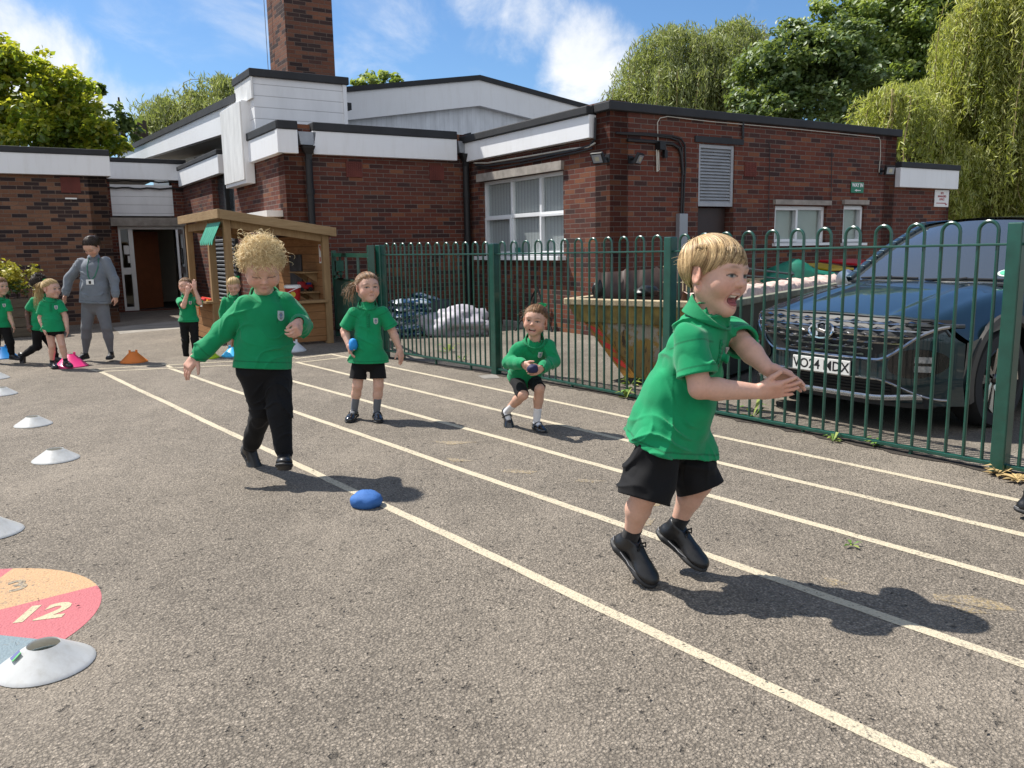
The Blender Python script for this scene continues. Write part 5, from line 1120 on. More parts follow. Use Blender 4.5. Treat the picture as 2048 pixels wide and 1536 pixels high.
# rear and floor
m.prism([cw(-3.55, .78, .25), cw(-3.55, -.78, .25), cw(-3.55, -.78, .95), cw(-3.55, .78, .95)], -cf*-.02)
body = m.build('body', P_, CT, smooth='auto')
m = MB(); m.box(cw(-1.4, 0, .24), cf*CS*2.1, clf*CS*.78, Z3*.03); 
for xw in (0, -2.68):
    for s in (1, -1):
        pts = [cw(xw+.46*math.cos(q), s*.55, .37+.46*math.sin(q)) for q in np.linspace(-.35, math.pi+.35, 20)]; pt_o = [p+clf*s*CS*.36 for p in pts]
        m.add(pts+pt_o, [(i, i+1, 20+i+1, 20+i) for i in range(19)]); m.add([cw(xw, s*.54, .37)]+pts, [(0, i+1, i+2) for i in range(19)])
m.build('underbody', M['black'], CT)
# arch cladding
arch_m = plain('bronze_grey_cladding', (.045,.04,.034), .5, var=.15)
for xw in (0, -2.68):
    for s in (1, -1):
        q_ = np.linspace(-.28, math.pi+.28, 30); m = MB()
        for ra, rb, yo in ((.425, .49, .945),):
            vs = []
            for q in q_: vs += [cw(xw+ra*math.cos(q), s*(yo-.015), .37+ra*math.sin(q)), cw(xw+(ra+.012)*math.cos(q), s*(yo+.005), .37+(ra+.012)*math.sin(q)), cw(xw+rb*math.cos(q), s*(yo+.002), .37+rb*math.sin(q)), cw(xw+(rb+.006)*math.cos(q), s*(yo-.02), .37+(rb+.006)*math.sin(q))]
            m.add(vs, [(4*i+k, 4*i+k+1, 4*i+k+5, 4*i+k+4) if s < 0 else (4*i+k+4, 4*i+k+5, 4*i+k+1, 4*i+k) for i in range(29) for k in range(3)])
        m.build('arch_trim', arch_m, CT, smooth='auto')
m = MB(); m.box(cw(-1.34, .925, .30), cf*CS*.9, clf*CS*.02, Z3*.07); m.box(cw(-1.34, -.925, .30), cf*CS*.9, clf*CS*.02, Z3*.07); m.build('sill_trim', trim, CT)
# greenhouse
def ws(u, v, off=0.0):
    y0_, y1_ = .76, .60; w = y0_+(y1_-y0_)*v; y = (2*u-1)*w; x = -.40-.93*v-.10*(2*u-1)**2*(1-.3*v)+off*.5; z = 1.045+.515*v+.03*math.sin(math.pi*v)-.035*(2*u-1)**2*v+off; return cw(x, y, z)
m = MB(); m.grid(lambda u, v: ws(1-u, v), 24, 16); gm = NT('windscreen_glass'); gm.p(Base_Color=(.05,.055,.055, 1), Roughness=.03, Specular_IOR_Level=1.0, Coat_Weight=1.0, Coat_Roughness=.01, IOR=1.6); m.build('windscreen', gm.m, CT, smooth=True)
def roof(u, v):
    x = -1.36-2.1*v; w = .60-.03*v; y = (2*u-1)*w; z = 1.565+.045*math.sin(math.pi*min(1, .15+.75*v))-.05*(2*u-1)**2-.16*max(0, v-.75); return cw(x, y, z)
m = MB(); m.grid(lambda u, v: roof(1-u, v), 16, 16); m.build('roof', P_, CT, smooth=True)
for s in (1, -1):
    m = MB()
    for k in range(12):
        a_, b_ = k/12, (k+1)/12; pa_ = ws(.5+s*.5, a_); pb2 = ws(.5+s*.5, b_); m.bar(pa_+clf*s*.01, pb2+clf*s*.01, .06, .055)
    pr = [roof(.5+s*.5, k/12)+clf*s*.01 for k in range(13)]
    for k in range(12): m.bar(pr[k], pr[k+1], .05, .05)
    m.build('pillar', P_, CT, bevel=.01)
sg = plain('side_glass', (.012,.014,.016), .03, var=.1, coat=1.0); m = MB()
for s in (1, -1):
    def sw_(u, v):
        x0 = -.62-2.75*u; lowp = cw(x0, s*.88, .93); rr_ = roof(.5+s*.5, min(1, max(0, (-(x0)-1.36+.25*0)/2.1))) ; tp = rr_ if x0 < -1.36 else ws(.5+s*.5, min(1, max(0, (-x0-.50)/.93)))
        return lowp+(tp-lowp)*v
    m.grid(sw_ if s == 1 else (lambda u, v: sw_(1-u, v)), 24, 6)
m.build('side_window', sg, CT, smooth=True)
m = MB(); m.prism([cw(-3.5, .8, .94), cw(-3.5, -.8, .94), cw(-3.4, -.57, 1.5), cw(-3.4, .57, 1.5)], cf*.02); m.build('rear_window', sg, CT)
for s in (1, -1):
    c = cw(-.78, s*1.0, 1.03); m = MB(); m.lathe(c-cf*.05, [(.0001, -.0), (.07, .012), (.085, .05), (.075, .09), (.0001, .10)], 18, ax=cf); mm = m.build('mirror', P_ if s > 0 else M['silver'], CT, smooth='auto'); m = MB(); m.bar(cw(-.76, s*.86, .97), c, .05, .03); m.build('stalk', trim, mm)
# scuttle and wipers
m = MB(); m.box(cw(-.46, 0, 1.035), cf*.05, clf*CS*.70, Z3*.006); m.build('scuttle', trim, CT)
for y0_, y1_ in ((.62, .02), (-.05, -.62)):
    m = MB(); a_ = ws(.5+y0_/1.5, .03, .012); b_ = ws(.5+y1_/1.5, .015, .012); m.tube([a_, (a_+b_)/2+Z3*.006, b_], .008, 6); m.tube([(a_*.55+b_*.45)+Z3*.01, b_-Z3*.03], .010, 6); m.build('wiper', M['black'], CT)
m = MB(); q = ws(.5+.40, .13, .004); du_ = nrm(ws(.95, .13)-ws(.85, .13)); dv_ = nrm(ws(.9, .2)-ws(.9, .1)); nn_ = np.cross(du_, dv_); vs = [q+du_*.052*math.cos(t_)+dv_*.042*math.sin(t_) for t_ in np.linspace(0, 6.283, 24, endpoint=False)]; m.prism(vs, nrm(nn_)*-.002); st_ = m.build('windscreen_sticker', plain('sticker_white', (.55,.65,.58), .5), CT)
m = MB(); m.prism([q+nrm(nn_)*.003*(1 if np.dot(nn_, cf) > 0 else -1)+du_*.038*math.cos(t_)+dv_*.028*math.sin(t_) for t_ in np.linspace(0, 6.283, 24, endpoint=False)], nrm(nn_)*.001); m.build('sticker_centre', plain('sticker_green', (.08,.45,.25), .5), st_)
# hood shut-line / leading edge chrome
sN = lambda y, z, o=0.0: cw(XF(y, z)+o, y, z)
m = MB(); m.tube([sN(y, ztop(XF(y, .86), y)-.035, .004) for y in np.linspace(-.86, .86, 41)], .006, 6); m.build('bonnet_edge', M['black'], CT)
# grille: dark opening with rows of faceted dark chrome blades that spread into the lamps
def gw(z): return .44+.40*sst(.55, .78, z)
def patch(z0_, z1_, wf, mat, name, off, parent=CT, nY=40, nZ=8):
    mm_ = MB(); mm_.grid(lambda u, v: sN((1-2*u)*wf(z0_+(z1_-z0_)*v), z0_+(z1_-z0_)*v, off), nY, nZ); return mm_.build(name, mat, parent, smooth=True)
gr = patch(.535, .835, gw, M['black'], 'grille', .006)
m = MB(); rows = 6
for r in range(rows):
    z0_ = .55+.275*r/rows; z1_ = z0_+.275/rows; zm = (z0_+z1_)/2; W_ = gw(zm)-.01; ncol = 12; wc_ = 2*.84/ncol
    for k in range(-ncol, ncol+1):
        yc = (k+.5*(r % 2))*wc_*.5*2
        if abs(yc) > W_-wc_*.35: continue
        y0_, y1_ = yc-wc_*.5, yc+wc_*.5
        L0, R0_, T0, B0, C0 = sN(y0_, zm+.006, .012), sN(y1_, zm+.006, .012), sN(yc, z1_-.002, .012), sN(yc, z0_+.022, .012), sN(yc, zm+.012, .046)
        m.add([L0, R0_, T0, B0, C0], [(0, 3, 4), (3, 1, 4), (1, 2, 4), (2, 0, 4)])
        m.add([sN(y0_, zm-.008, .010), sN(y1_, zm-.008, .010), sN(y1_, zm+.006, .016), sN(y0_, zm+.006, .016)], [(0, 1, 2, 3)])
m.build('blade_pattern', chrome_d, gr)
m = MB(); m.tube([sN(y, .54+.25*sst(.44, .86, abs(y)), .012) for y in np.linspace(-.84, .84, 50)], .011, 6); m.build('grille_surround', chrome_d, gr, smooth='auto')
# emblem: oval ring with a slanted letter
m = MB(); zE = .725; rE = [sN(.105*math.cos(t_), zE+.058*math.sin(t_), .045) for t_ in np.linspace(0, 6.283, 36, endpoint=False)]; m.tube(rE, .008, 6, closed=True)
e = lambda y, z: sN(y, zE+z, .045)
m.bar(e(.055, -.040), e(.030, .042), .014, .012); m.bar(e(-.030, -.042), e(-.055, .040), .014, .012); m.bar(e(.05, -.012), e(-.05, .010), .012, .016); em = m.build('emblem', chrome, CT, smooth='auto')
m = MB(); m.prism([e(.10*math.cos(t_), .053*math.sin(t_))-cf*.008 for t_ in np.linspace(0, 6.283, 30, endpoint=False)], -cf*.004); m.build('emblem_backing', gloss, em)
# number plate
def plate():
    z = .455; c = sN(0, z, .022); t_ = MB(); t_.box(c, clf*CS*.26, Z3*CS*.0555, cf*.006); o = t_.build('number_plate', plain('plate_white', (.72,.72,.70), .35, var=.03), CT, bevel=.003)
    flat_text('plate_lettering', 'VO24 MDX', CS*.103, c+cf*.0065-Z3*.002, clf, Z3, M['black'], o, bold=.0015); return o
plate()
# lower intake, chrome lines, silver lip
patch(.27, .40, lambda z: .62, trim, 'lower_intake', .005)
m = MB()
for z in (.30, .325, .35, .375): m.tube([sN(y, z, .012) for y in np.linspace(-.55, .55, 24)], .006, 5)
m.build('intake_bars', M['black'], CT)
def wline(y): return .385-.0*abs(y)-.13*sst(.45, .85, abs(y))
m = MB(); m.tube([sN(y, wline(y)+.01, .014) for y in np.linspace(-.86, .86, 60)], .007, 6); m.build('bumper_chrome_line', chrome_d, CT, smooth='auto')
m = MB(); vs = []
for y in np.linspace(-.74, .74, 50): z = .255+.03*sst(.4, .74, abs(y)); vs += [sN(y, z+.018, .014), sN(y, z+.004, .026), sN(y, z-.022, .018)]
m.add(vs, [(3*i+k, 3*i+k+1, 3*i+k+4, 3*i+k+3) for i in range(49) for k in range(2)]); m.build('bumper_lip', plain('satin_silver_lip', (.52,.52,.54), .25, .8, var=.05), CT, smooth=True)
patch(.20, .235, lambda z: .78, trim, 'lower_valance', .012)
# lamps
for s in (1, -1):
    m = MB()
    def lamp(u, v):
        a_, b__ = 2*u-1, 2*v-1; k_ = math.sqrt(max(.0, 1-.5*b__*b__)); k2 = math.sqrt(max(.0, 1-.5*a_*a_)); return sN(s*(.70+.17*a_*k_+.02*b__), .525+.105*b__*k2, .010)
    m.grid(lamp if s < 0 else (lambda u, v: lamp(1-u, v)), 16, 12); hl = m.build('headlight', gloss, CT, smooth=True)
    m = MB()
    for z in (.49, .555): m.prism([sN(s*.70, z-.022, .02), sN(s*.80, z-.022, .02), sN(s*.80, z+.022, .02), sN(s*.70, z+.022, .02)], -cf*.02)
    m.build('lamp_lens', plain('lamp_lens', (.35,.37,.40), .1, .6, var=.4, scale=60), hl)
    m = MB(); m.tube([sN(s*y, .80-.03*(y-.6), .006) for y in np.linspace(.60, .90, 12)], .014, 6); m.build('running_light', plain('smoked_lamp', (.10,.10,.10), .1, .6), CT)
# wheels
def wheel(x, s):
    c = cw(x, s*.80, .36); ax = clf*s; t_ = MB(); R = .36*CS; wd = .115*CS
    t_.lathe(c, [(R*.70, -wd), (R*.93, -wd), (R, -wd*.7), (R, wd*.7), (R*.95, wd*.95), (R*.74, wd), (R*.69, wd*.8)], 48, ax=ax); w = t_.build('wheel', tyre_m, CT, smooth='auto')
    m = MB(); m.lathe(c, [(R*.70, wd*.86), (R*.66, wd*.9), (R*.645, wd*.5), (R*.6, -wd*.3)], 48, ax=ax); m.lathe(c, [(R*.6, -wd*.3), (.0001, -wd*.35)], 32, ax=ax); m.build('rim', plain('dark_rim', (.02,.02,.022), .3, .5), w, smooth='auto')
    m = MB(); e1_ = nrm(np.cross(ax, Z3)); 
    for k in range(5):
        a_ = k*2*math.pi/5+.35; d = e1_*math.cos(a_)+Z3*math.sin(a_); q = np.cross(ax, d); h0, h1 = c+ax*wd*.55, c+ax*wd*.93
        for sg_ in (-1, 1):
            m.prism([h0+d*R*.10+q*sg_*R*.02, h0+d*R*.12+q*sg_*R*.10, h1+d*R*.66+q*sg_*R*.25, h1+d*R*.665+q*sg_*R*.06], -ax*.02)
    m.build('spokes', plain('machined_alloy', (.62,.58,.52), .25, .9, var=.06), w)
    m = MB(); m.lathe(c+ax*wd*.55, [(R*.11, -.01), (R*.11, .006), (R*.08, .012), (.0001, .012)], 20, ax=ax); m.build('hub_cap', gloss, w, smooth='auto')
for x in (0, -2.68):
    for s in (1, -1): wheel(x, s)
# door shut lines and handles
m = MB()
for s in (1, -1):
    for x in (-.72, -1.75, -2.75): m.tube([cw(x, s*.938, .42), cw(x, s*.940, .66), cw(x-.02, s*.928, .92)], .004, 5)
m.build('shut_line', M['black'], CT)
for s in (1, -1):
    for x in (-1.55, -2.6): m = MB(); m.bar(cw(x, s*.95, .84), cw(x-.2, s*.95, .84), .02, .022); m.build('door_handle', P_, CT)
# ---------------------------------------------------------------- trees
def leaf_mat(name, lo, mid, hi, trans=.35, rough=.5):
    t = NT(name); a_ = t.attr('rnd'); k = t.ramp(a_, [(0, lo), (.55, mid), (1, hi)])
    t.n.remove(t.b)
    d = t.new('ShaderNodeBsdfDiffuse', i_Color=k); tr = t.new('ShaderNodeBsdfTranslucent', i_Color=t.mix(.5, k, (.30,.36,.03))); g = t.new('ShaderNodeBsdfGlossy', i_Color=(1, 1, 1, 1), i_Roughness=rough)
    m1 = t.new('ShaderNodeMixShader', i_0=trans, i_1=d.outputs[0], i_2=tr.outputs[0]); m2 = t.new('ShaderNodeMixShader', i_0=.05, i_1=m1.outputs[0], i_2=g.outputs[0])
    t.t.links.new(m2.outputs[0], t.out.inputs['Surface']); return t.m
bark = plain('bark', (.07,.052,.038), .9, var=.4, scale=5, bump=.7, bscale=14)
def leaves(C, N, size, rng, mat, name, parent, aspect=.55, rnd=None, along=None, fold=.25):
    """C centres, N normals: one folded leaf (two triangles pairs) each"""
    n = len(C); N = N/np.linalg.norm(N, axis=1)[:, None]
    if along is None:
        t = rng.normal(size=(n, 3)); t -= (t*N).sum(1)[:, None]*N
    else: t = along-(along*N).sum(1)[:, None]*N
    t /= np.linalg.norm(t, axis=1)[:, None]+1e-9; b = np.cross(N, t); s = size*rng.uniform(.6, 1.25, n)[:, None]
    v = np.stack([C-t*s*.5, C+b*s*aspect*.5+N*s*fold*.4, C+t*s*.5, C-b*s*aspect*.5+N*s*fold*.4], 1).reshape(-1, 3)
    i = np.arange(n)*4; F = np.concatenate([np.stack([i, i+1, i+2], 1), np.stack([i, i+2, i+3], 1)])
    o = np_mesh(name, v, F, mat, parent, smooth=False); ca = o.data.color_attributes.new('rnd', 'FLOAT_COLOR', 'POINT')
    r = rng.uniform(0, 1, n) if rnd is None else np.clip(rnd, 0, 1); c4 = np.ones((n*4, 4), np.float32); c4[:, :3] = np.repeat(r, 4)[:, None]; ca.data.foreach_set('color', c4.ravel()); return o
def trunk(parent, base, top, r, limbs, rng):
    m = MB(); pts = [base+(top-base)*k/6+V([rng.normal()*.12, rng.normal()*.12, 0])*(k > 0) for k in range(7)]; m.tube(pts, [r*(1-.11*k) for k in range(7)], 10)
    for q in limbs:
        s = pts[3+rng.integers(0, 3)]; mid = (s+q)/2+V([0, 0, .35]); m.tube([s, mid, q], [r*.38, r*.22, r*.06], 6)
    m.build('trunk', bark, parent, smooth='auto')
def broadleaf(name, px, Y, blobs, lab, mat, size=.3, dens=1.0, cat='tree', seed=0, light=.5, aspect=.6, sub=26):
    """blobs: (x, y, radius) in survey pixels at depth Y"""
    rng = np.random.default_rng(seed); base = at(px, 500, Y+1.8); base = V([base[0], base[1], 0]); t = thing(name, base, lab, cat)
    cs, ns, rd, limbs = [], [], [], []
    for (x, y, r) in blobs:
        c = at(x, y, Y+rng.uniform(-1, 1)*r*Y/FPX*.7); R = r*Y/FPX; limbs.append(c+V([0, 1.2, 0]))
        # secondary tufts spread through the blob give gaps and lit / dark clumps
        nt_ = sub; D = rng.normal(size=(nt_, 3)); D /= np.linalg.norm(D, axis=1)[:, None]; T = c+D*R*rng.uniform(.35, 1.0, nt_)[:, None]*V([1, 1, .92]); tr_ = R*rng.uniform(.22, .46, nt_)
        for q, k in zip(T, tr_):
            n = max(6, int(dens*13*(k/size)**2)); d = rng.normal(size=(n, 3)); d /= np.linalg.norm(d, axis=1)[:, None]; rad = k*rng.uniform(.55, 1.08, n)[:, None]; tone = rng.normal(0, .12)
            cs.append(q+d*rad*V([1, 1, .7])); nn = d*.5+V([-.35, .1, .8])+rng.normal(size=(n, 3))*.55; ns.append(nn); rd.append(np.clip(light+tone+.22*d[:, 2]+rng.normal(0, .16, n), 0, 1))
    leaves(np.concatenate(cs), np.concatenate(ns), size, rng, mat, 'crown', t, aspect, np.concatenate(rd)); trunk(t, base, limbs[0], .22+.008*Y, limbs[:9], rng); return t
def willow(name, px, Y, streams, lab, mat, size=.3, seed=0, dens=1.0, light=.5):
    """streams: (x, y, width, drop, n) arching tops in survey pixels: n hanging strands each"""
    rng = np.random.default_rng(seed); base = at(px, 500, Y); base = V([base[0], base[1], 0]); t = thing(name, base, lab, 'tree'); cs, ns, al, rd, limbs = [], [], [], [], []; tw = MB()
    for (x, y, w, drop, n) in streams:
        c = at(x, y, Y+rng.uniform(-1.5, 1.5)); W = w*Y/FPX; Dp = drop*Y/FPX; limbs.append(c-Z3*.4)
        for k in range(int(n*dens)):
            a_ = rng.uniform(0, 6.283); rr_ = math.sqrt(rng.uniform(0, 1)); d = V([math.cos(a_), math.sin(a_)*1.3, 0]); p0 = c+d*W*.25*rr_+V([0, 0, rng.uniform(-.05, .06)*Dp]); out = d*W*rr_*rng.uniform(.6, 1.1); L = Dp*rng.uniform(.45, 1.05)
            m_ = max(8, int(L/(size*.42))); s = np.linspace(0, 1, m_); arch = np.minimum(s*4.5, 1)
            path = p0+out[None]*(1-(1-arch)**2)[:, None]*.9+np.stack([.12*np.sin(s*5+a_*3)*s, .12*np.cos(s*4+a_)*s, .10*Dp*(1-rr_*.7)*(arch-arch**2)*4*.3-L*s**1.25], 1)
            tone = rng.normal(0, .13)
            for q in range(3):
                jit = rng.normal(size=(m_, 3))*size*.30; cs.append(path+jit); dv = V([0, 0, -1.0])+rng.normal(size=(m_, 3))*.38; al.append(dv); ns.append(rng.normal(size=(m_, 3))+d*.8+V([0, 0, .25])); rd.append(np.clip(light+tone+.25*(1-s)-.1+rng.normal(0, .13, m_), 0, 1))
            if k % 7 == 0: tw.tube(path[::max(1, m_//6)], .012, 4, cap=False)
    leaves(np.concatenate(cs), np.concatenate(ns), size, rng, mat, 'crown', t, .17, np.concatenate(rd), np.concatenate(al)); tw.build('twigs', plain('willow_twig', (.26,.20,.09), .8), t); trunk(t, base, limbs[0], .3, limbs[:8], rng); return t
m_maple = leaf_mat('maple_leaf', (.05,.115,.010), (.20,.31,.02), (.66,.60,.035), .62)
m_dark = leaf_mat('dark_maple_leaf', (.035,.075,.025), (.125,.205,.065), (.29,.36,.13), .42)
m_mid = leaf_mat('mid_green_leaf', (.045,.10,.02), (.16,.26,.05), (.38,.45,.12), .5)
m_will = leaf_mat('willow_leaf', (.17,.22,.035), (.43,.47,.09), (.68,.64,.2), .58)
m_willd = leaf_mat('distant_willow_leaf', (.13,.17,.05), (.28,.33,.11), (.46,.47,.2), .5)
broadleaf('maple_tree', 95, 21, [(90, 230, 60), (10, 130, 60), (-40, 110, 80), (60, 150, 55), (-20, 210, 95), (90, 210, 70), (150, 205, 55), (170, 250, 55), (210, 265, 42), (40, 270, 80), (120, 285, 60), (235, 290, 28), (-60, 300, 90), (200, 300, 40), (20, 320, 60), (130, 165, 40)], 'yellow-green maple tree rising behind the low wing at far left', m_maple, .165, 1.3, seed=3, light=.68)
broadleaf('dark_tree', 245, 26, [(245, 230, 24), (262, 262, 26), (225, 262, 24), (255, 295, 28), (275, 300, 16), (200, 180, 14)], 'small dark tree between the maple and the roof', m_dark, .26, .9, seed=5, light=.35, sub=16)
willow('willow_tree', 390, 30, [(330, 210, 60, 110, 70), (390, 195, 60, 110, 80), (440, 165, 55, 120, 70), (300, 240, 40, 90, 45), (470, 175, 40, 110, 40), (360, 225, 60, 100, 50), (430, 210, 60, 100, 50)], 'grey-green willow seen over the sloping hall roof', m_willd, .24, seed=6)
broadleaf('round_tree', 755, 42, [(752, 155, 26), (735, 163, 22), (775, 160, 24), (715, 168, 14), (790, 165, 16)], 'small tree top peeping over the gable roof', m_mid, .30, 1.0, seed=7, light=.7, sub=16)
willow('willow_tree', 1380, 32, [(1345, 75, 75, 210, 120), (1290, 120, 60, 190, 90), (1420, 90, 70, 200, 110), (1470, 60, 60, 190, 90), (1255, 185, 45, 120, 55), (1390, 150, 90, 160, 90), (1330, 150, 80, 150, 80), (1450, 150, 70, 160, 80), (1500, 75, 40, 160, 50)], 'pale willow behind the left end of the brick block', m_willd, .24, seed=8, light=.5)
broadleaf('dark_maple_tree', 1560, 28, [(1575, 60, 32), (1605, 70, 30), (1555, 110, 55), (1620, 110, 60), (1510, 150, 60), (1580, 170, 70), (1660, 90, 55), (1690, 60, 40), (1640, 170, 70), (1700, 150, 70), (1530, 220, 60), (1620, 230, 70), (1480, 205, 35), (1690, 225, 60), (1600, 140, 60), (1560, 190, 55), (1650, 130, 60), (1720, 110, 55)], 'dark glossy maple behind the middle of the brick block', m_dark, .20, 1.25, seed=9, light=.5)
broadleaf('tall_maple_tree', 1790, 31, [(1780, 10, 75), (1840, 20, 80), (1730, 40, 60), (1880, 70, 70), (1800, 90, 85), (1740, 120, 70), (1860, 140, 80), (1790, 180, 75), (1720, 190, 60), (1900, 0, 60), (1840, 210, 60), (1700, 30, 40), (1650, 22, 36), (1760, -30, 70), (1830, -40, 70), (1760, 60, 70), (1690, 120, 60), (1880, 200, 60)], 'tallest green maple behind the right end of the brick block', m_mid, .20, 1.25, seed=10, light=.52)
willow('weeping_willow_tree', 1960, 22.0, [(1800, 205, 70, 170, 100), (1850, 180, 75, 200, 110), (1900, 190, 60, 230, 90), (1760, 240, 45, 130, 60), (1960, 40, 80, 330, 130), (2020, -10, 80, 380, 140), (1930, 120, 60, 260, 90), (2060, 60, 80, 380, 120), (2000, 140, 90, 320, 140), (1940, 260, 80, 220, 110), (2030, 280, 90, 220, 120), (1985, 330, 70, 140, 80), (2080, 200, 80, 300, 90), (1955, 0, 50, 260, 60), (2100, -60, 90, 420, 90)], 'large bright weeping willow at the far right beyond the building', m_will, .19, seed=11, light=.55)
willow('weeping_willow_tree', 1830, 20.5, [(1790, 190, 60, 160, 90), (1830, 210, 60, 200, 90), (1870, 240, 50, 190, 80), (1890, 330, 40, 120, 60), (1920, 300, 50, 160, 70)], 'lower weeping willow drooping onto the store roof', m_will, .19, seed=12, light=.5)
# variegated shrub in the planter
rng = np.random.default_rng(21); t = thing('variegated_shrub', PLANT_C, 'bushy green shrub with yellow variegated leaves in the timber planter', 'shrub'); cs, ns, rd = [], [], []
for k in range(70):
    q = PLANT_C+V([0, 0, .05])+A3*rng.uniform(-.7, .62)+B3*rng.uniform(-.32, .28)+Z3*rng.uniform(0, .34)*(1); q[2] += .12*math.cos(np.dot(q-PLANT_C, A3)*2); n = 42; d = rng.normal(size=(n, 3)); d /= np.linalg.norm(d, axis=1)[:, None]; cs.append(q+d*.11*rng.uniform(.4, 1.1, n)[:, None]); ns.append(d*.6+V([0, 0, .7])+rng.normal(size=(n, 3))*.5); yl = .95 if (np.dot(q-PLANT_C, A3) > -.05 and q[2]-PLANT_C[2] > .22) else .35; rd.append(np.clip(yl+rng.normal(0, .15, n), 0, 1))
leaves(np.concatenate(cs), np.concatenate(ns), .075, rng, leaf_mat('variegated_leaf', (.02,.05,.012), (.06,.12,.02), (.50,.42,.03), .35), 'foliage', t, .5, np.concatenate(rd))
m = MB()
for k in range(9): a_ = k*.7; m.tube([PLANT_C+A3*(-.5+.12*k), PLANT_C+A3*(-.52+.125*k)+V([.05*math.cos(a_), .05*math.sin(a_), .3])], [.012, .004], 5)
m.build('stem', bark, t)
# ---------------------------------------------------------------- people
def skin_mat():
    t = NT('skin'); c = t.attr('col'); n = t.noise(t.objc(), 90, 4); k = t.mix(.35, c, t.ramp(n, [(.3, .82), (.7, 1.12)]), 'MULTIPLY')
    t.p(Base_Color=k, Roughness=.48, Specular_IOR_Level=.4, Subsurface_Weight=.12, Subsurface_Radius=(.012, .005, .003), Subsurface_Scale=.6); t.bump(n, .05, .002); return t.m
def cloth(name, col, rough=.85, var=.12, weave=420, sheen=.15, bump=.25, seam=False):
    t = NT(name); c = t.objc(); n = t.noise(c, 9, 5); w = t.noise(c, weave, 2)
    k = t.ramp(n, [(.3, tuple(x*(1-var) for x in col)), (.7, tuple(min(1, x*(1+var)) for x in col))])
    if seam: k = t.mix(1.0, k, t.attr('col'), 'MULTIPLY')
    t.p(Base_Color=k, Roughness=rough, Specular_IOR_Level=.25, Sheen_Weight=sheen, Sheen_Roughness=.5); t.bump(t.math('ADD', w, t.math('MULTIPLY', t.noise(c, 30, 4), 1.5)), bump, .003); return t.m
def hair_mat(name, rough=.42):
    t = NT(name); c = t.attr('col'); t.p(Base_Color=c, Roughness=rough, Specular_IOR_Level=.3, Sheen_Weight=.0, Subsurface_Weight=.0); return t.m
M['skin'] = skin_mat(); M['hair'] = hair_mat('hair_fibre')
GREEN = (.004,.255,.098)
M['polo'] = cloth('green_pique', GREEN, seam=True); M['sweat'] = cloth('green_sweatshirt', (.003,.235,.088), var=.1, seam=True); M['collar'] = cloth('green_rib', (.003,.20,.076))
M['blackcloth'] = cloth('black_jersey', (.006,.006,.007), sheen=.03, bump=.2); M['sock_black'] = cloth('black_sock', (.012,.012,.014)); M['sock_grey'] = cloth('grey_sock', (.13,.135,.15)); M['sock_white'] = cloth('white_sock', (.72,.72,.74))
M['greycloth'] = cloth('blue_grey_sweatshirt', (.165,.185,.215), seam=True); M['greyleg'] = cloth('grey_leggings', (.15,.155,.172))
M['shoe'] = plain('black_leather', (.011,.011,.012), .38, var=.25, bump=.15, bscale=120); M['sole'] = plain('dark_rubber_sole', (.018,.018,.019), .6, var=.2); M['patent'] = plain('black_patent', (.008,.008,.009), .12, var=.1, coat=.8); M['lace'] = cloth('black_lace', (.008,.008,.008)); M['piping'] = plain('grey_sole_line', (.22,.22,.23), .6)
M['bow'] = cloth('bright_green_ribbon', (.02,.40,.14), bump=.1)
PALE, TAN, BROWN = V([.60,.365,.275]), V([.50,.285,.195]), V([.10,.048,.030])
def rot(v, ax, a_):
    ax = nrm(ax); v = V(v, dtype=float); return v*math.cos(a_)+np.cross(ax, v)*math.sin(a_)+ax*np.dot(ax, v)*(1-math.cos(a_))
def folds(seed, amp, dirs=None, f=14.0):
    rg = np.random.default_rng(seed); ph = rg.uniform(0, 6, 6)
    def d(p):
        w = vnoise(p*6.5+seed, seed)*1.4; w2 = vnoise(p*5+seed*3+9, seed+1)*1.6; out = 0
        ax = V([.25, .3, 1.0]) if dirs is None else V(dirs)
        r = np.sin(p@(ax*f*2.2)+w*3+ph[0]); out = out+(1-np.abs(r))**2.2*.9-.3
        r2 = np.sin(p@(np.cross(ax, [.3, 1, .1])*f*1.7)+w2*3+ph[1]); out = out+((1-np.abs(r2))**2.5-.25)*.6
        m_ = np.clip(vnoise(p*7+seed*5, seed+3)*1.2+.35, 0, 1)
        return np.minimum(-amp*out*m_-amp*.5*vnoise(p*16, seed+7), amp*.22)
    return d
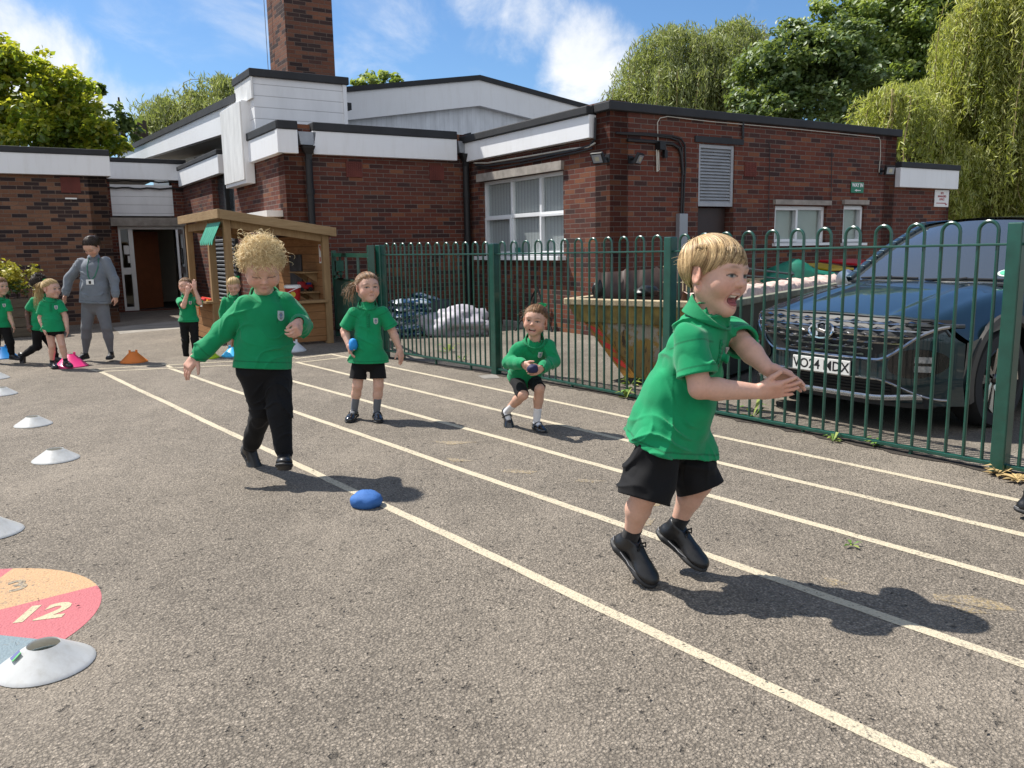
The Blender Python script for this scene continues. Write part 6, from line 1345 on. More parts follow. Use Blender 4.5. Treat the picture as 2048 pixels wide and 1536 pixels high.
def hand(s, W, d, n, ts, hl, curl=(.5, .6, .7, .8), spread=.06, thumb=(.7, .75, .15), tc=.4):
    """palm + five separate fingers. d wrist->fingers, n palm normal, ts towards the thumb"""
    W = V(W, dtype=float); d = nrm(d); ts = nrm(V(ts)-np.dot(ts, d)*d); n0 = np.cross(d, ts); n = n0 if np.dot(n0, n) > 0 else -n0
    s.u(cone(W-d*.06*hl, W+d*.16*hl, .125*hl, .15*hl), .05*hl); s.u(rbox(W+d*.30*hl, [d, ts, n], (.25*hl, .215*hl, .095*hl), .08*hl), .08*hl)
    for i, (L, c) in enumerate(zip((.42, .46, .43, .34), curl)):
        b = W+d*(.50-.03*abs(i-1.2))*hl+ts*(.155-.105*i)*hl; dd = nrm(d+ts*spread*(1.5-i)); ax = np.cross(dd, n); p = b-dd*.06*hl; r = (.054-.004*(i == 3))*hl
        for q, (fr, ca) in enumerate(((.46, .35), (.30, .8), (.24, 1.15))):
            e_ = p+rot(dd, ax, c*ca)*L*fr*hl*(1.15 if q == 0 else 1); s.u(cone(p, e_, r*(1-.08*q), r*(.93-.08*q)), .012*hl if q else .035*hl); p = e_
    b = W+d*.16*hl+ts*.15*hl+n*.03*hl; td = nrm(ts*thumb[0]+d*thumb[1]+n*thumb[2]); p1 = b+td*.24*hl; td2 = nrm(td*(1-tc)+d*tc+n*tc*.4)
    s.u(cone(b-td*.05*hl, p1, .085*hl, .066*hl), .05*hl); s.u(cone(p1, p1+td2*.20*hl, .062*hl, .05*hl), .01*hl)
def head_sdf(c, R, hh, mouth=0.0, cheeks=1.0, neck=None, nr=.185):
    s = SDF(); w = lambda x, y, z: c+hh*(x*R[0]+y*R[1]+z*R[2]); E = lambda x, y, z, a_, b, g: ell(w(x, y, z), R, (a_*hh, b*hh, g*hh)); B = lambda x, y, z, r: ball(w(x, y, z), r*hh)
    s.u(E(0, -.05, .115, .365, .45, .375), 0); s.u(E(0, .10, -.12, .305, .315, .34), .10*hh); s.u(E(0, .20, .08, .29, .235, .25), .1*hh)
    jz = -.40-mouth*.07
    s.u(B(0, .29-mouth*.03, jz, .10), .13*hh); s.u(cone(w(.24, .0, -.24), w(.05, .26, jz+.01), .09*hh, .07*hh), .12*hh); s.u(cone(w(-.24, .0, -.24), w(-.05, .26, jz+.01), .09*hh, .07*hh), .12*hh)
    for q in (-1, 1):
        s.u(B(q*.18, .25, -.185+mouth*.03, .138*cheeks), .10*hh)
        s.sub(E(q*.150, .455, -.012, .085, .07, .052), .06*hh); s.u(B(q*.147, .322, -.012, .082), .012*hh)
        s.u(E(q*.147, .345, .020, .085, .055, .022), .02*hh); s.u(E(q*.147, .345, -.052, .078, .05, .016), .025*hh)
        s.u(E(q*.12, .375, .085, .11, .03, .028), .06*hh)
        ear = rot(R[0]*q, R[2], q*-.35) ; eR = [ear, np.cross(R[2], ear), R[2]]
        s.u(ell(w(q*.365, -.03, -.035), eR, (.030*hh, .098*hh, .14*hh)), .02*hh); s.sub(ell(w(q*.40, -.005, -.03), eR, (.022*hh, .058*hh, .092*hh)), .02*hh); s.u(ell(w(q*.375, .025, -.06), eR, (.02*hh, .028*hh, .03*hh)), .015*hh); s.u(B(q*.352, .0, -.14, .03), .02*hh)
    s.u(cone(w(0, .39, .01), w(0, .445, -.115), .030*hh, .046*hh), .05*hh); s.u(B(0, .458, -.122, .040), .03*hh)
    for q in (-1, 1): s.u(B(q*.044, .42, -.140, .031), .025*hh); s.sub(B(q*.026, .462, -.172, .014), .012*hh)
    if mouth > 0:
        s.sub(E(0, .40, -.30-mouth*.025, .115, .10, .045+.045*mouth), .02*hh)
        s.u(E(0, .375, -.262, .105, .035, .022), .012*hh); s.u(E(0, .345, -.345-mouth*.055, .09, .04, .022), .02*hh); s.u(E(0, .335, -.285, .075, .045, .026), .004*hh); s.u(E(0, .22, -.34-.02*mouth, .08, .12, .03), .01*hh)
    else:
        s.u(E(0, .392, -.262, .085, .035, .020), .02*hh); s.u(E(0, .385, -.300, .075, .035, .022), .015*hh); s.sub(E(0, .435, -.280, .095, .03, .005), .008*hh)
    if neck is not None: s.u(cone(w(0, -.05, -.25), neck, nr*hh, nr*1.08*hh), .12*hh)
    return s
def paint_head(v, c, R, hh, skin, mouth, iris, brow, closed=0.0, gaze=(0, 0), teeth=True, lip=(.45,.20,.17)):
    q = (v-c)/hh; x, y, z = q@R[0], q@R[1], q@R[2]; col = np.tile(skin, (len(v), 1)); fr = y > .2
    def mixc(m, cc):
        nonlocal col; m = np.clip(m, 0, 1)[:, None]; col = col*(1-m)+V(cc)*m
    g = lambda a_, b, s_: np.exp(-((a_)**2+(b)**2)/s_**2)
    mixc(fr*g(np.abs(x)-.19, z+.17, .13)*.40, skin*V([1.02, .70, .68])); mixc(fr*g(x, z+.13, .07)*.25, skin*V([1., .75, .72]))
    mixc((np.abs(x) > .33)*(y < .12)*.35, skin*V([1.0, .66, .60]))
    for s_ in (-1, 1):
        dx = x-s_*.147; op = 1-closed
        hgt = .029*op*np.sqrt(np.clip(1-(dx/.072)**2, 0, 1)); zc = -.014
        ins = np.clip((hgt-np.abs(z-zc))/.006+.5, 0, 1)*fr*(np.abs(dx) < .085)*(y > .28)*(op > .15)
        mixc(ins, (.38,.34,.31)); ir = np.clip((.034-np.hypot(dx-gaze[0], z-zc-gaze[1]))/.006+.5, 0, 1)*ins; mixc(ir, iris); mixc(np.clip((.017-np.hypot(dx-gaze[0], z-zc-gaze[1]))/.005+.5, 0, 1)*ins, (.012,.01,.01))
        lash = np.exp(-((z-(zc+hgt+.004-closed*.02))/.0115)**2)*(np.abs(dx) < .09)*fr*(y > .26); mixc(lash*.9, (.035,.022,.016)); low = np.exp(-((z-(zc-hgt-.004))/.007)**2)*(np.abs(dx) < .08)*fr*(op > .15); mixc(low*.45, skin*.45)
        bz = .105-.35*(np.abs(x)-.145)**2*6; mixc(np.exp(-((z-bz)/.020)**2)*np.clip(1.2-np.abs(dx)/.10, 0, 1)*fr*.75, brow)
    zl = -.282
    if mouth > 0:
        ins = (np.abs(x) < .112)*(y < .385)*(y > .05)*(np.abs(z+.30+mouth*.025) < .10)*(((x/.125)**2+((z+.30+mouth*.025)/(.058+.05*mouth))**2) < 1.0); mixc(ins*1.0, (.11,.018,.018)); 
        mixc(ins*(z < -.325)*np.clip((.09-np.abs(x))/.02, 0, 1)*.8, (.34,.10,.10))
        if teeth: mixc(((np.abs(x) < .078)*(z > -.312)*(z < -.262)*(y > .25)*(y < .386)*(((x/.11)**2+((z+.30+mouth*.025)/(.056+.048*mouth))**2) < 1.0))*1.0, (.78,.74,.66))
        rim = np.abs(np.hypot(x/.128, (z+.30+mouth*.025)/(.066+.052*mouth))-1.06); mixc(np.exp(-(rim/.13)**2)*(y > .24)*.75*(np.abs(x) < .15), lip)
    else: mixc(g(x/1.9, (z-zl), .030)*fr*.8, lip); mixc(np.exp(-((z+.280)/.006)**2)*(np.abs(x) < .085)*fr*.7, (.16,.045,.04))
    return col
class Strands:
    def __init__(s): s.v = []; s.f = []; s.c = []; s.n = 0
    def add(s, P, r, col, sides=3):
        P = np.asarray(P); m = len(P); T = np.gradient(P, axis=0); T /= np.linalg.norm(T, axis=1)[:, None]+1e-9; ref = V([.31, .42, .85]); X = np.cross(T, ref); X /= np.linalg.norm(X, axis=1)[:, None]+1e-9; Y = np.cross(T, X)
        rr = (r*np.linspace(1, .35, m) if not hasattr(r, '__len__') else V(r))[:, None]
        ring = np.stack([P+rr*(math.cos(2*math.pi*k/sides)*X+math.sin(2*math.pi*k/sides)*Y) for k in range(sides)], 1).reshape(-1, 3)
        b = s.n; i = np.arange(m-1)
        for k in range(sides):
            a0, a1 = b+i*sides+k, b+i*sides+(k+1) % sides; s.f.append(np.stack([a0, a1, a1+sides, a0+sides], 1))
        s.v.append(ring); s.c.append(np.tile(col, (m*sides, 1))); s.n += m*sides
    def build(s, name, parent): return np_mesh(name, np.concatenate(s.v), np.concatenate(s.f), M['hair'], parent, np.concatenate(s.c))
HR = V([.378, .465, .395]); HC = V([0, -.05, .11])
def hdir(az, el): return V([math.sin(az)*math.cos(el), math.cos(az)*math.cos(el), math.sin(el)])
def hair_shell(c, R, hh, parent, style, cols, rg, n=1800, thick=.0015):
    """hair laid over the skull from a crown point to a hairline; style gives the hairline and how it falls"""
    w = lambda q: c+hh*(q@R)
    S_ = Strands(); lo, hi = V(cols[0]), V(cols[1])
    crown = nrm(V(style.get('crown', (0.05, -.45, .9)))); hl = style['line']; lift = style.get('lift', .05); wave = style.get('wave', 0.0)
    def surf(d, k=1.0): return HC+d*k/np.sqrt(((d/HR)**2).sum())
    # cap under the strands
    vs, fs = [], []; na, nt_ = 48, 14
    for i in range(na):
        az = 2*math.pi*i/na; e_ = hdir(az, hl(az)+style.get('inset', .07))
        for j in range(nt_):
            t = j/(nt_-1); d = nrm(crown*(1-t)+e_*t+crown*0) if np.dot(crown, e_) > -.9 else nrm(crown*(1-t)+e_*t+V([0, -1, 0])*.5*math.sin(math.pi*t)); vs.append(w(surf(d, 1.015+lift*.45*math.sin(math.pi*min(1, t*1.05)))))
    for i in range(na):
        for j in range(nt_-1): fs.append((i*nt_+j, i*nt_+j+1, ((i+1) % na)*nt_+j+1, ((i+1) % na)*nt_+j))
    S_.v.append(V(vs)); S_.f.append(V(fs)); S_.c.append(np.tile(lo*.65+hi*.35, (len(vs), 1))); S_.n = len(vs)
    m = style.get('pts', 10)
    for k in range(n):
        az = rg.uniform(0, 2*math.pi); az0 = az; e_ = hdir(az, hl(az)-rg.uniform(-style.get('soft', .02), style.get('ragged', .06))); t0 = .06+rg.uniform(0, .5)**1.3; lay = rg.uniform(.2, 1.0); ph = rg.uniform(0, 6.3); amp = wave*rg.uniform(.4, 1.2)
        swirl = style.get('swirl', 0.0); P = []
        for t in np.linspace(t0, 1, m):
            d = crown*(1-t)+e_*t; d = nrm(rot(d, crown, swirl*math.sin(math.pi*t)))
            r = 1.02+lift*lay*math.sin(math.pi*min(1, .12+t*.88))**.7+style.get('flick', 0)*lay*max(0, t-.8)*5*.06
            P.append(surf(d, r)+V([math.cos(t*14+ph), math.sin(t*11+ph*2), math.sin(t*13+ph)])*amp*t)
        tone = np.clip(rg.normal(.5, .27)+.25*np.sin(az*23), 0, 1); S_.add(w(V(P)), thick*rg.uniform(.7, 1.4), lo+(hi-lo)*tone)
    return S_, surf, w
def fringe_line(pts):
    """hairline elevation against azimuth (0 = face forward), symmetric table"""
    a_ = V([p[0] for p in pts]); e_ = V([p[1] for p in pts])
    return lambda az: float(np.interp(abs((az+math.pi) % (2*math.pi)-math.pi), a_, e_))
LINE_SHORT = fringe_line([(0, .27), (.6, .24), (1.0, .06), (1.25, -.04), (1.42, .0), (1.65, .05), (1.9, -.45), (2.4, -.62), (3.15, -.66)])
LINE_BOWL = fringe_line([(0, .17), (.45, .15), (.8, .05), (1.08, -.10), (1.22, -.24), (1.34, .04), (1.74, .06), (1.9, -.48), (2.3, -.72), (3.15, -.76)])
LINE_TIED = fringe_line([(0, .38), (.6, .32), (1.0, .14), (1.3, .02), (1.5, -.12), (1.75, .02), (1.95, -.35), (2.5, -.5), (3.15, -.55)])
def curls(c, R, hh, cols, rg, n, S_, size=.055, line=LINE_SHORT, out=.10, thick=.0018):
    w = lambda q: c+hh*(q@R); lo, hi = V(cols[0]), V(cols[1])
    for k in range(n):
        az = rg.uniform(-math.pi, math.pi); el = rg.uniform(0, 1); e0 = line(az); el = e0+(1.57-e0)*el**.8
        d = hdir(az, el); p0 = HC+d*1.0/np.sqrt(((d/HR)**2).sum()); up_ = nrm(d+V([0, 0, .1])); tan = nrm(np.cross(d, rg.normal(size=3))); dn = nrm(V([0, 0, -1])-np.dot(V([0, 0, -1]), d)*d+1e-6); mv = nrm(tan*.8+dn*.8*(1-abs(d[2]))); b = np.cross(up_, mv)
        L = rg.uniform(.10, .30); m = 15; t = np.linspace(0, 1, m); rad = size*rg.uniform(.5, 1.25)*(.4+.6*t); tw = rg.uniform(4, 8.5); ph = rg.uniform(0, 6.3); hgt = out*rg.uniform(.15, 1.25)
        P = p0+mv*(t*L)[:, None]+up_*(hgt*np.sin(np.minimum(t*1.7, 1)*1.57))[:, None]-np.outer(t*t, d)*.04+up_*(rad*np.cos(t*tw+ph))[:, None]+b*(rad*np.sin(t*tw+ph))[:, None]
        tone = np.clip(rg.normal(.45, .28)+hgt*2, 0, 1); S_.add(w(P), thick*rg.uniform(.7, 1.5), lo+(hi-lo)*tone)
def ponytail(S_, w, hh, root, path, r, cols, rg, n=160, thick=.0013, spread=1.0):
    lo, hi = V(cols[0]), V(cols[1]); path = V(path); ts_ = np.linspace(0, 1, len(path))
    for k in range(n):
        o = rg.normal(size=3)*r; ph = rg.uniform(0, 6.3); L = rg.uniform(.55, 1.0); t = np.linspace(0, L, 10); P = np.stack([np.interp(t, ts_, path[:, q]) for q in range(3)], 1)
        P = P+o*(.35+.65*np.sin(np.minimum(t*1.5, 1)*1.57))[:, None]*(1+spread*t)[:, None]+np.stack([np.sin(t*9+ph), np.cos(t*7+ph), np.sin(t*8)], 1)*r*.22; S_.add(w(P), thick*rg.uniform(.7, 1.4), lo+(hi-lo)*np.clip(rg.normal(.5, .28), 0, 1))
def shoe(parent, ank, toe, up, L, style, wd=.36, h=None):
    """ank ankle joint, toe direction of the foot, up the sole normal"""
    d = nrm(toe); u = nrm(V(up)-np.dot(up, d)*d); r = np.cross(d, u); a_ = V(ank); hgt = .30*L if h is None else h; W_ = wd*L/2; base = a_-u*hgt
    w = lambda x, y, z: base+d*x*L+r*y*L+u*z*L; Rm = [d, r, u]; s = SDF()
    s.u(rbox(w(.28, 0, .055), Rm, (.52*L, W_, .05*L), .05*L), 0); sole = SDF(); sole.u(ell(w(.54, .015, .045), Rm, (.27*L, W_*1.08, .075*L)), 0); sole.u(ell(w(-.06, 0, .045), Rm, (.19*L, W_*.86, .075*L)), .04*L); sole.u(rbox(w(.24, 0, .045), Rm, (.30*L, W_*.80, .05*L), .03*L), .08*L); sole.cut(plane(w(0, 0, .105), u)); sole.cut(plane(w(0, 0, .0), -u))
    up_ = SDF(); up_.u(ell(w(.55, .012, .11), Rm, (.245*L, W_*1.0, .125*L)), 0); up_.u(ell(w(-.05, 0, .13), Rm, (.17*L, W_*.80, .16*L)), .06*L); up_.u(cone(w(.42, 0, .14), w(.08, 0, .26 if style != 'mary' else .14), .145*L, .15*L), .1*L)
    if style in ('trainer', 'school'):
        up_.u(cone(w(-.02, 0, .2), w(.0, 0, .35), .155*L, .165*L), .05*L); up_.sub(cone(w(.0, 0, .30), w(.02, 0, .55), .115*L, .14*L), .02*L); up_.cut(plane(w(.0, 0, .40), nrm(u*1.0+d*.25)), .02*L)
    else:
        up_.sub(ell(w(.18, 0, .27), Rm, (.30*L, W_*.66, .15*L)), .02*L)
    up_.cut(plane(w(0, 0, .09), -u))
    hq = max(.0026, L/62); v, F = up_.mesh(hq); so = np_mesh('shoe', v, F, M['patent'] if style == 'mary' else M['shoe'], parent); v, F = sole.mesh(hq); np_mesh('sole', v, F, M['sole'], so)
    if style == 'mary':
        m = MB(); m.tube([w(.16, -.185, .12), w(.17, -.12, .27), w(.17, 0, .305), w(.17, .12, .27), w(.16, .185, .12)], .045*L*.6, 8); m.build('strap', M['patent'], so, smooth='auto')
        m = MB(); m.box(w(.42, 0, .245), r*.075*L, d*.05*L, u*.02*L); m.box(w(.42, 0, .262), r*.03*L, d*.055*L, u*.018*L); m.build('bow', M['patent'], so, bevel=.002)
    if style == 'trainer':
        for k in range(4):
            m = MB(); x = .44-.085*k; z = .235+.030*k; m.tube([w(x, -.10, z-.03), w(x-.01, 0, z+.022), w(x, .10, z-.03)], .018*L, 6); m.build('lace', M['lace'], so, smooth='auto')
        m = MB(); m.tube([w(.17, -.02, .37), w(.20, -.10, .41), w(.24, -.13, .33), w(.19, -.03, .36), w(.22, .08, .42), w(.26, .12, .34)], .016*L, 5); m.build('lace', M['lace'], so, smooth='auto')
        m = MB(); pts = [w(.30+.52*math.cos(t)-.02, W_/L*1.0*math.sin(t)*(1.0 if math.cos(t) > 0 else .86), .088) for t in np.linspace(1.2, 4.9, 24)]; m.tube(pts, .008*L, 5); m.build('sole_line', M['piping'], so)
    if style == 'school':
        for x in (.22, .34): m = MB(); m.tube([w(x, -.16, .13), w(x-.02, -.09, .27), w(x-.02, .06, .275), w(x, .15, .14)], .028*L, 6); m.build('strap', M['shoe'], so, smooth='auto')
    return so
def badge(parent, sdf, p, out, up, size, name='badge'):
    """embroidered shield lying on the cloth"""
    out = nrm(out); up = nrm(V(up)-np.dot(up, out)*out); r = np.cross(up, out); n = 16; P, U = [], []
    for j in range(n+1):
        for i in range(n+1):
            u, v = i/n*2-1, j/n*2-1; wv = 1.0 if v > -.1 else math.sqrt(max(0, 1-((v+.1)/.9)**2)); P.append(V(p)+size*(r*u*.78*wv+up*v)); U.append((u, v))
    P = V(P)
    for _ in range(14): P = P-out*np.clip(sdf.ev(P)-.0032, -.012, .012)[:, None]
    U = V(U); col = np.tile(V([.42, .46, .47]), (len(P), 1)); rr = np.hypot(U[:, 0], U[:, 1]); col[(np.abs(U[:, 0]) > .86) | (np.abs(U[:, 1]) > .88)] = (.62, .64, .64); col[(np.abs(U[:, 0]) < .13) & (np.abs(U[:, 1]) < .6)] = (.12, .15, .25); col[(np.abs(U[:, 1]-.15) < .13) & (np.abs(U[:, 0]) < .5)] = (.12, .15, .25); col[(rr > .55) & (rr < .68)] = (.30, .24, .12)
    F = V([(j*(n+1)+i, j*(n+1)+i+1, (j+1)*(n+1)+i+1, (j+1)*(n+1)+i) for j in range(n) for i in range(n)]); return np_mesh(name, P, F, M['badge'], parent, col)
def _bm():
    t = NT('embroidered_badge'); t.p(Base_Color=t.attr('col'), Roughness=.8); return t.m
M['badge'] = _bm()
def outto(sdf, p, d, q, o):
    d = nrm(d); ss = np.linspace(0, .7*q, 90); v = sdf.ev(V(p)+np.outer(ss, d)); k = np.argmax(v > o); return V(p)+d*ss[k]
def figure(lab, Y, J, hh, f, hf, hup, skin=PALE, top='polo', bottom='shorts', shoes='trainer', socks='sock_black', hair=None, h=.004, hhd=.0026, mouth=0.0, iris=(.10,.13,.15), brow=(.22,.13,.07), closed=0.0, gaze=(0, 0), rh=None, lh=None, feet=None, hem=.0, sleeve=.72, shortlen=None, sockh=.5, seed=1, badge_on=True, group=None, chub=1.0, torso_w=1.0, slv=1.0, pr=1.0, legc=None, collar_on=True, topmat=None, botmat=None, foldamp=1.0, base=None):
    """J: joint -> (px, py, dY) survey pixels and depth offset"""
    j = {k: at(v[0], v[1], Y+v[2]) for k, v in J.items()}
    N, Pv = j['neck'], j['pelvis']; f = nrm(f); ax = nrm(Pv-N); sh = j['ls']-j['rs']; rt = -nrm(sh)
    gb = V([Pv[0], Pv[1], 0]) if base is None else V(base)
    C, Bl = N+(Pv-N)*.30, N+(Pv-N)*.72; hc = j['head']; hf = nrm(hf); hz = nrm(V(hup)-np.dot(hup, hf)*hf); R = V([np.cross(hf, hz), hf, hz])
    q = hh; tw = torso_w; legc = legc or chub; right = nrm(j['rs']-j['ls']); hipr = nrm(j['rh']-j['lh'])
    # ---- body
    b = SDF(); b.u(econe(C, Bl, .43*q*tw, .40*q*tw, right, .70), 0); b.u(econe(Bl, Pv, .41*q*tw, .43*q*tw, hipr, .72), .1*q); b.u(cone(j['rs'], j['ls'], .16*q, .16*q), .1*q); b.u(cone(hc-hz*.2*q, N, .185*q, .2*q), .05*q)
    for s_ in 'rl':
        S_, E_, W_ = j[s_+'s'], j[s_+'e'], j[s_+'w']; b.u(cone(S_, E_, .165*q*chub, .140*q*chub), .08*q); m1 = E_+(W_-E_)*.3; b.u(cone(E_, m1, .138*q*chub, .142*q*chub), .04*q); b.u(cone(m1, W_, .142*q*chub, .098*q*chub), .05*q)
        H_, K_, A_ = j[s_+'h'], j[s_+'k'], j[s_+'a']; b.u(cone(H_, K_, .22*q*legc, .175*q*legc), .1*q); cv = K_+(A_-K_)*.35; bk = -f*.03*q; b.u(cone(K_, cv+bk, .165*q*legc, .165*q*legc), .05*q); b.u(cone(cv+bk, A_, .165*q*legc, .10*q), .06*q)
    for s_, hd in (('r', rh), ('l', lh)):
        if hd: hand(b, j[s_+'w'], hd['d'], hd['n'], hd['t'], .62*q, **{k: v for k, v in hd.items() if k not in 'dnt'})
        else:
            dd = nrm(j[s_+'w']-j[s_+'e']); hand(b, j[s_+'w'], dd, nrm(-(right if s_ == 'r' else -right)+f*.0-Z3*.05), f, .62*q)
    v1, F1 = b.mesh(h, .03); v1 = relax(v1, F1, 1, .4); c1 = np.tile(skin, (len(v1), 1))
    kn = 0
    for s_ in 'rl':
        for key, wgt in (('k', .22), ('e', .25)): dd = np.linalg.norm(v1-j[s_+key], axis=1); m_ = (np.exp(-(dd/(.2*q))**2)*wgt)[:, None]; c1 = c1*(1-m_)+skin*V([1.0, .72, .66])*m_
        dd = np.linalg.norm(v1-(j[s_+'w']+nrm(j[s_+'w']-j[s_+'e'])*.35*q), axis=1); m_ = (np.exp(-(dd/(.3*q))**2)*.3)[:, None]; c1 = c1*(1-m_)+skin*V([1.0, .74, .70])*m_
    hs = head_sdf(hc, R, hh, mouth, neck=N-ax*-.0*q); v2, F2 = hs.mesh(hhd, .02); c2 = paint_head(v2, hc, R, hh, skin, mouth, iris, brow, closed, gaze)
    body = np_mesh('person', np.concatenate([v1, v2])-gb, np.concatenate([F1, F2+len(v1)]), M['skin'], None, np.concatenate([c1, c2])); body.location = Vector(gb); tag(body, lab, 'person', group)
    # ---- top
    g = .045*q; t = SDF(); he = Pv+ax*(.10+hem)*q
    long_ = top in ('sweat', 'adult')
    fold = folds(seed, .016*q/.25*foldamp, dirs=nrm(ax+right*.5*(1 if seed % 2 else -1)+f*.3), f=13*.25/q)
    for s_ in 'rl':
        S_, E_, W_ = j[s_+'s'], j[s_+'e'], j[s_+'w']
        if long_:
            t.u(cone(S_, E_, .23*q*slv, .20*q*slv), .10*q); t.u(cone(E_, E_+(W_-E_)*.86, .20*q*slv, .165*q*slv), .06*q); t.u(cone(E_+(W_-E_)*.80, E_+(W_-E_)*1.0, .142*q*slv, .132*q*slv), .03*q)
            wd_ = nrm(W_-E_); t.u(cone(E_+(W_-E_)*.70, E_+(W_-E_)*.80, .185*q*slv, .178*q*slv), .03*q); t.sub(cone(W_-wd_*.05*q, W_+wd_*.3*q, .10*q, .13*q), .01*q)
        else:
            e2 = S_+(E_-S_)*sleeve; dd = nrm(E_-S_); t.u(cone(S_, e2+dd*.12*q, .21*q*slv, .275*q*slv), .09*q)
    t.dis(fold)
    if not long_:
        for s_ in 'rl':
            S_, E_ = j[s_+'s'], j[s_+'e']; dd = nrm(E_-S_); e2 = S_+(E_-S_)*sleeve; far = cone(e2+dd*.33*q, e2+dd*.40*q, .33*q, .33*q)
            fcut = (lambda p, a_=e2, d_=dd, S0=S_, qq=q: np.maximum(-(p-a_)@d_, np.maximum(np.linalg.norm(p-a_-np.outer((p-a_)@d_, d_), axis=1)-.42*qq, (p-a_)@d_-.5*qq)))
            t.sub((fcut, e2+dd*.2*q, .55*q), .004); t.sub(cone(e2-dd*.22*q, e2+dd*.3*q, .165*q*slv, .235*q*slv), .006*q)
    tor = SDF(); tor.u(econe(C-ax*.02*q, Bl, .47*q*tw, (.47 if long_ else .46)*q*tw, right, .74), 0); tor.u(econe(Bl, he+ax*.1*q, .47*q*tw, (.52 if top != 'sweat' else .48)*q*tw, hipr, .98 if top == 'polo' else .82), .12*q); tor.u(cone(j['rs']+right*-.01*q, j['ls'], .19*q, .19*q), .10*q); tor.u(cone(N+ax*.10*q, N-ax*.06*q, .34*q, .25*q), .10*q)
    if hem: tor.u(econe(Bl, he, .47*q*tw, .52*q*tw, hipr, .8), .1*q)
    if not long_:
        for s_ in 'rl': tor.u(cone(j[s_+'h']-ax*.1*q, j[s_+'h']+(j[s_+'k']-j[s_+'h'])*.45, .35*q, .41*q), .14*q)
    tor.disp = fold; tl, th_ = tor.bounds(); t.u((tor.ev, (tl+th_)/2, float(np.linalg.norm(th_-tl)/2)), .07*q)
    t.cut(plane(he, ax), .004); t.sub(cone(N-ax*.05*q, N-ax*.5*q, .215*q, .24*q), .01*q)
    t.sub(econe(he-ax*.12*q, he+ax*.4*q, .40*q*tw, .45*q*tw, hipr, .76), .01*q)
    v, F = t.mesh(h, .03); tm = topmat or M['polo' if top == 'polo' else 'sweat']; sc_ = np.ones(len(v)); ln = lambda d, w: np.clip(1.5-np.abs(d)/w, 0, 1)
    dh = (he-v)@ax; sc_ -= .45*ln(dh-(.085 if not long_ else .15)*q, .011*q)
    for s_ in 'rl':
        S_, E_, W_ = j[s_+'s'], j[s_+'e'], j[s_+'w']; dd = nrm(E_-S_); da = (v-S_)@dd; rr_ = np.linalg.norm(v-S_-np.outer(da, dd), axis=1); near = rr_ < .36*q
        if long_:
            w2 = nrm(W_-E_); dw = (v-W_)@w2; sc_ -= .4*ln(dw+.18*q, .011*q)*(np.linalg.norm(v-W_, axis=1) < .5*q); n_ = nrm(np.cross(f, nrm(S_-N))); sc_ -= .35*ln((v-N-(S_-N)*.55+ax*.0)@nrm((S_-N)-ax*(-.55)*np.linalg.norm(S_-N)), .012*q)*(np.linalg.norm(v-N, axis=1) < .62*q)*(dh > .2*q)*((v-N)@nrm(S_-N) > .22*q)
        else: L3 = np.linalg.norm(E_-S_)*sleeve; sc_ -= .4*ln(da-L3+.09*q, .011*q)*near; sc_ -= .4*ln(da-.03*q, .012*q)*near*(rr_ > .1*q)
    to = np_mesh('sweatshirt' if long_ else 'polo_shirt', v, F, tm, body, np.clip(sc_, .4, 1)[:, None]*V([1, 1, 1]))
    # collar
    if collar_on:
        cz = nrm(hc-hz*.3*q-N); cz = nrm(cz*.5-ax*.5); cf_ = nrm(f-np.dot(f, cz)*cz); k = SDF(); k.u(cone(N-cz*.03*q, N+cz*.15*q, .37*q, .30*q), 0); k.sub(cone(N-cz*.1*q, N+cz*.22*q, .345*q, .248*q), .006); k.cut(plane(N+cz*.125*q, nrm(cz+cf_*.55))); k.cut(plane(N-cz*.045*q, nrm(-cz-cf_*.15)))
        if top == 'polo': cr = np.cross(cz, cf_); k.sub(cone(N+cf_*.28*q+cz*.2*q, N+cf_*.40*q-cz*.03*q, .13*q, .03*q), .01)
        v, F = k.mesh(max(.0025, h*.6), .02)
        if len(F): np_mesh('collar', v, F, M['collar'], to)
    if top == 'polo':
        pf = C+ax*-.02*q; ln = []
        for tt in np.linspace(0, 1, 8):
            ln.append(outto(t, N+(C-N)*(.45+.85*tt), f, q, .001))
        m = MB()
        for a_, b_ in zip(ln[:-1], ln[1:]): m.bar(a_, b_, .11*q, .003, up=f)
        pk = m.build('placket', M['collar'], to, smooth=True)
        for qq in (1, 5): m = MB(); m.lathe(ln[qq], [(.0001, .006), (.0055, .005), (.006, .0)], 8, ax=f); m.build('button', M['collar'], pk)
    if badge_on: badge(to, t, outto(t, C-ax*.03*q-right*.215*q*tw, nrm(f-right*.15), q, 0.0), nrm(f-right*.25), -ax, .105*q)
    # ---- bottom
    fold2 = folds(seed+50, (.015 if bottom != 'leggings' else .004)*q/.25*foldamp, f=13*.25/q)
    bm = botmat or M['blackcloth']; s = SDF(); wst = Pv-ax*.12*q
    if bottom == 'shorts' or bottom == 'tight':
        loose = bottom == 'shorts'
        for s_ in 'rl':
            H_, K_ = j[s_+'h'], j[s_+'k']; L_ = (shortlen or .8); e2 = H_+(K_-H_)*L_; dd = nrm(K_-H_); lgs = SDF()
            lgs.u(cone(H_, e2+dd*.12*q, (.275 if loose else .265)*q*pr, (.365 if loose else .205)*q*pr), 0); lgs.dis(fold2); lgs.cut(plane(e2, dd), .003)
            if loose: lgs.sub(cone(e2-dd*.25*q, e2+dd*.3*q, .21*q*pr, .32*q*pr), .005)
            s.u((lgs.ev, (H_+e2)/2, np.linalg.norm(e2-H_)/2+.4*q), (.05 if loose else .03)*q if s_ == 'r' else (.04 if loose else .03)*q)
    else:
        lg = bottom == 'leggings'
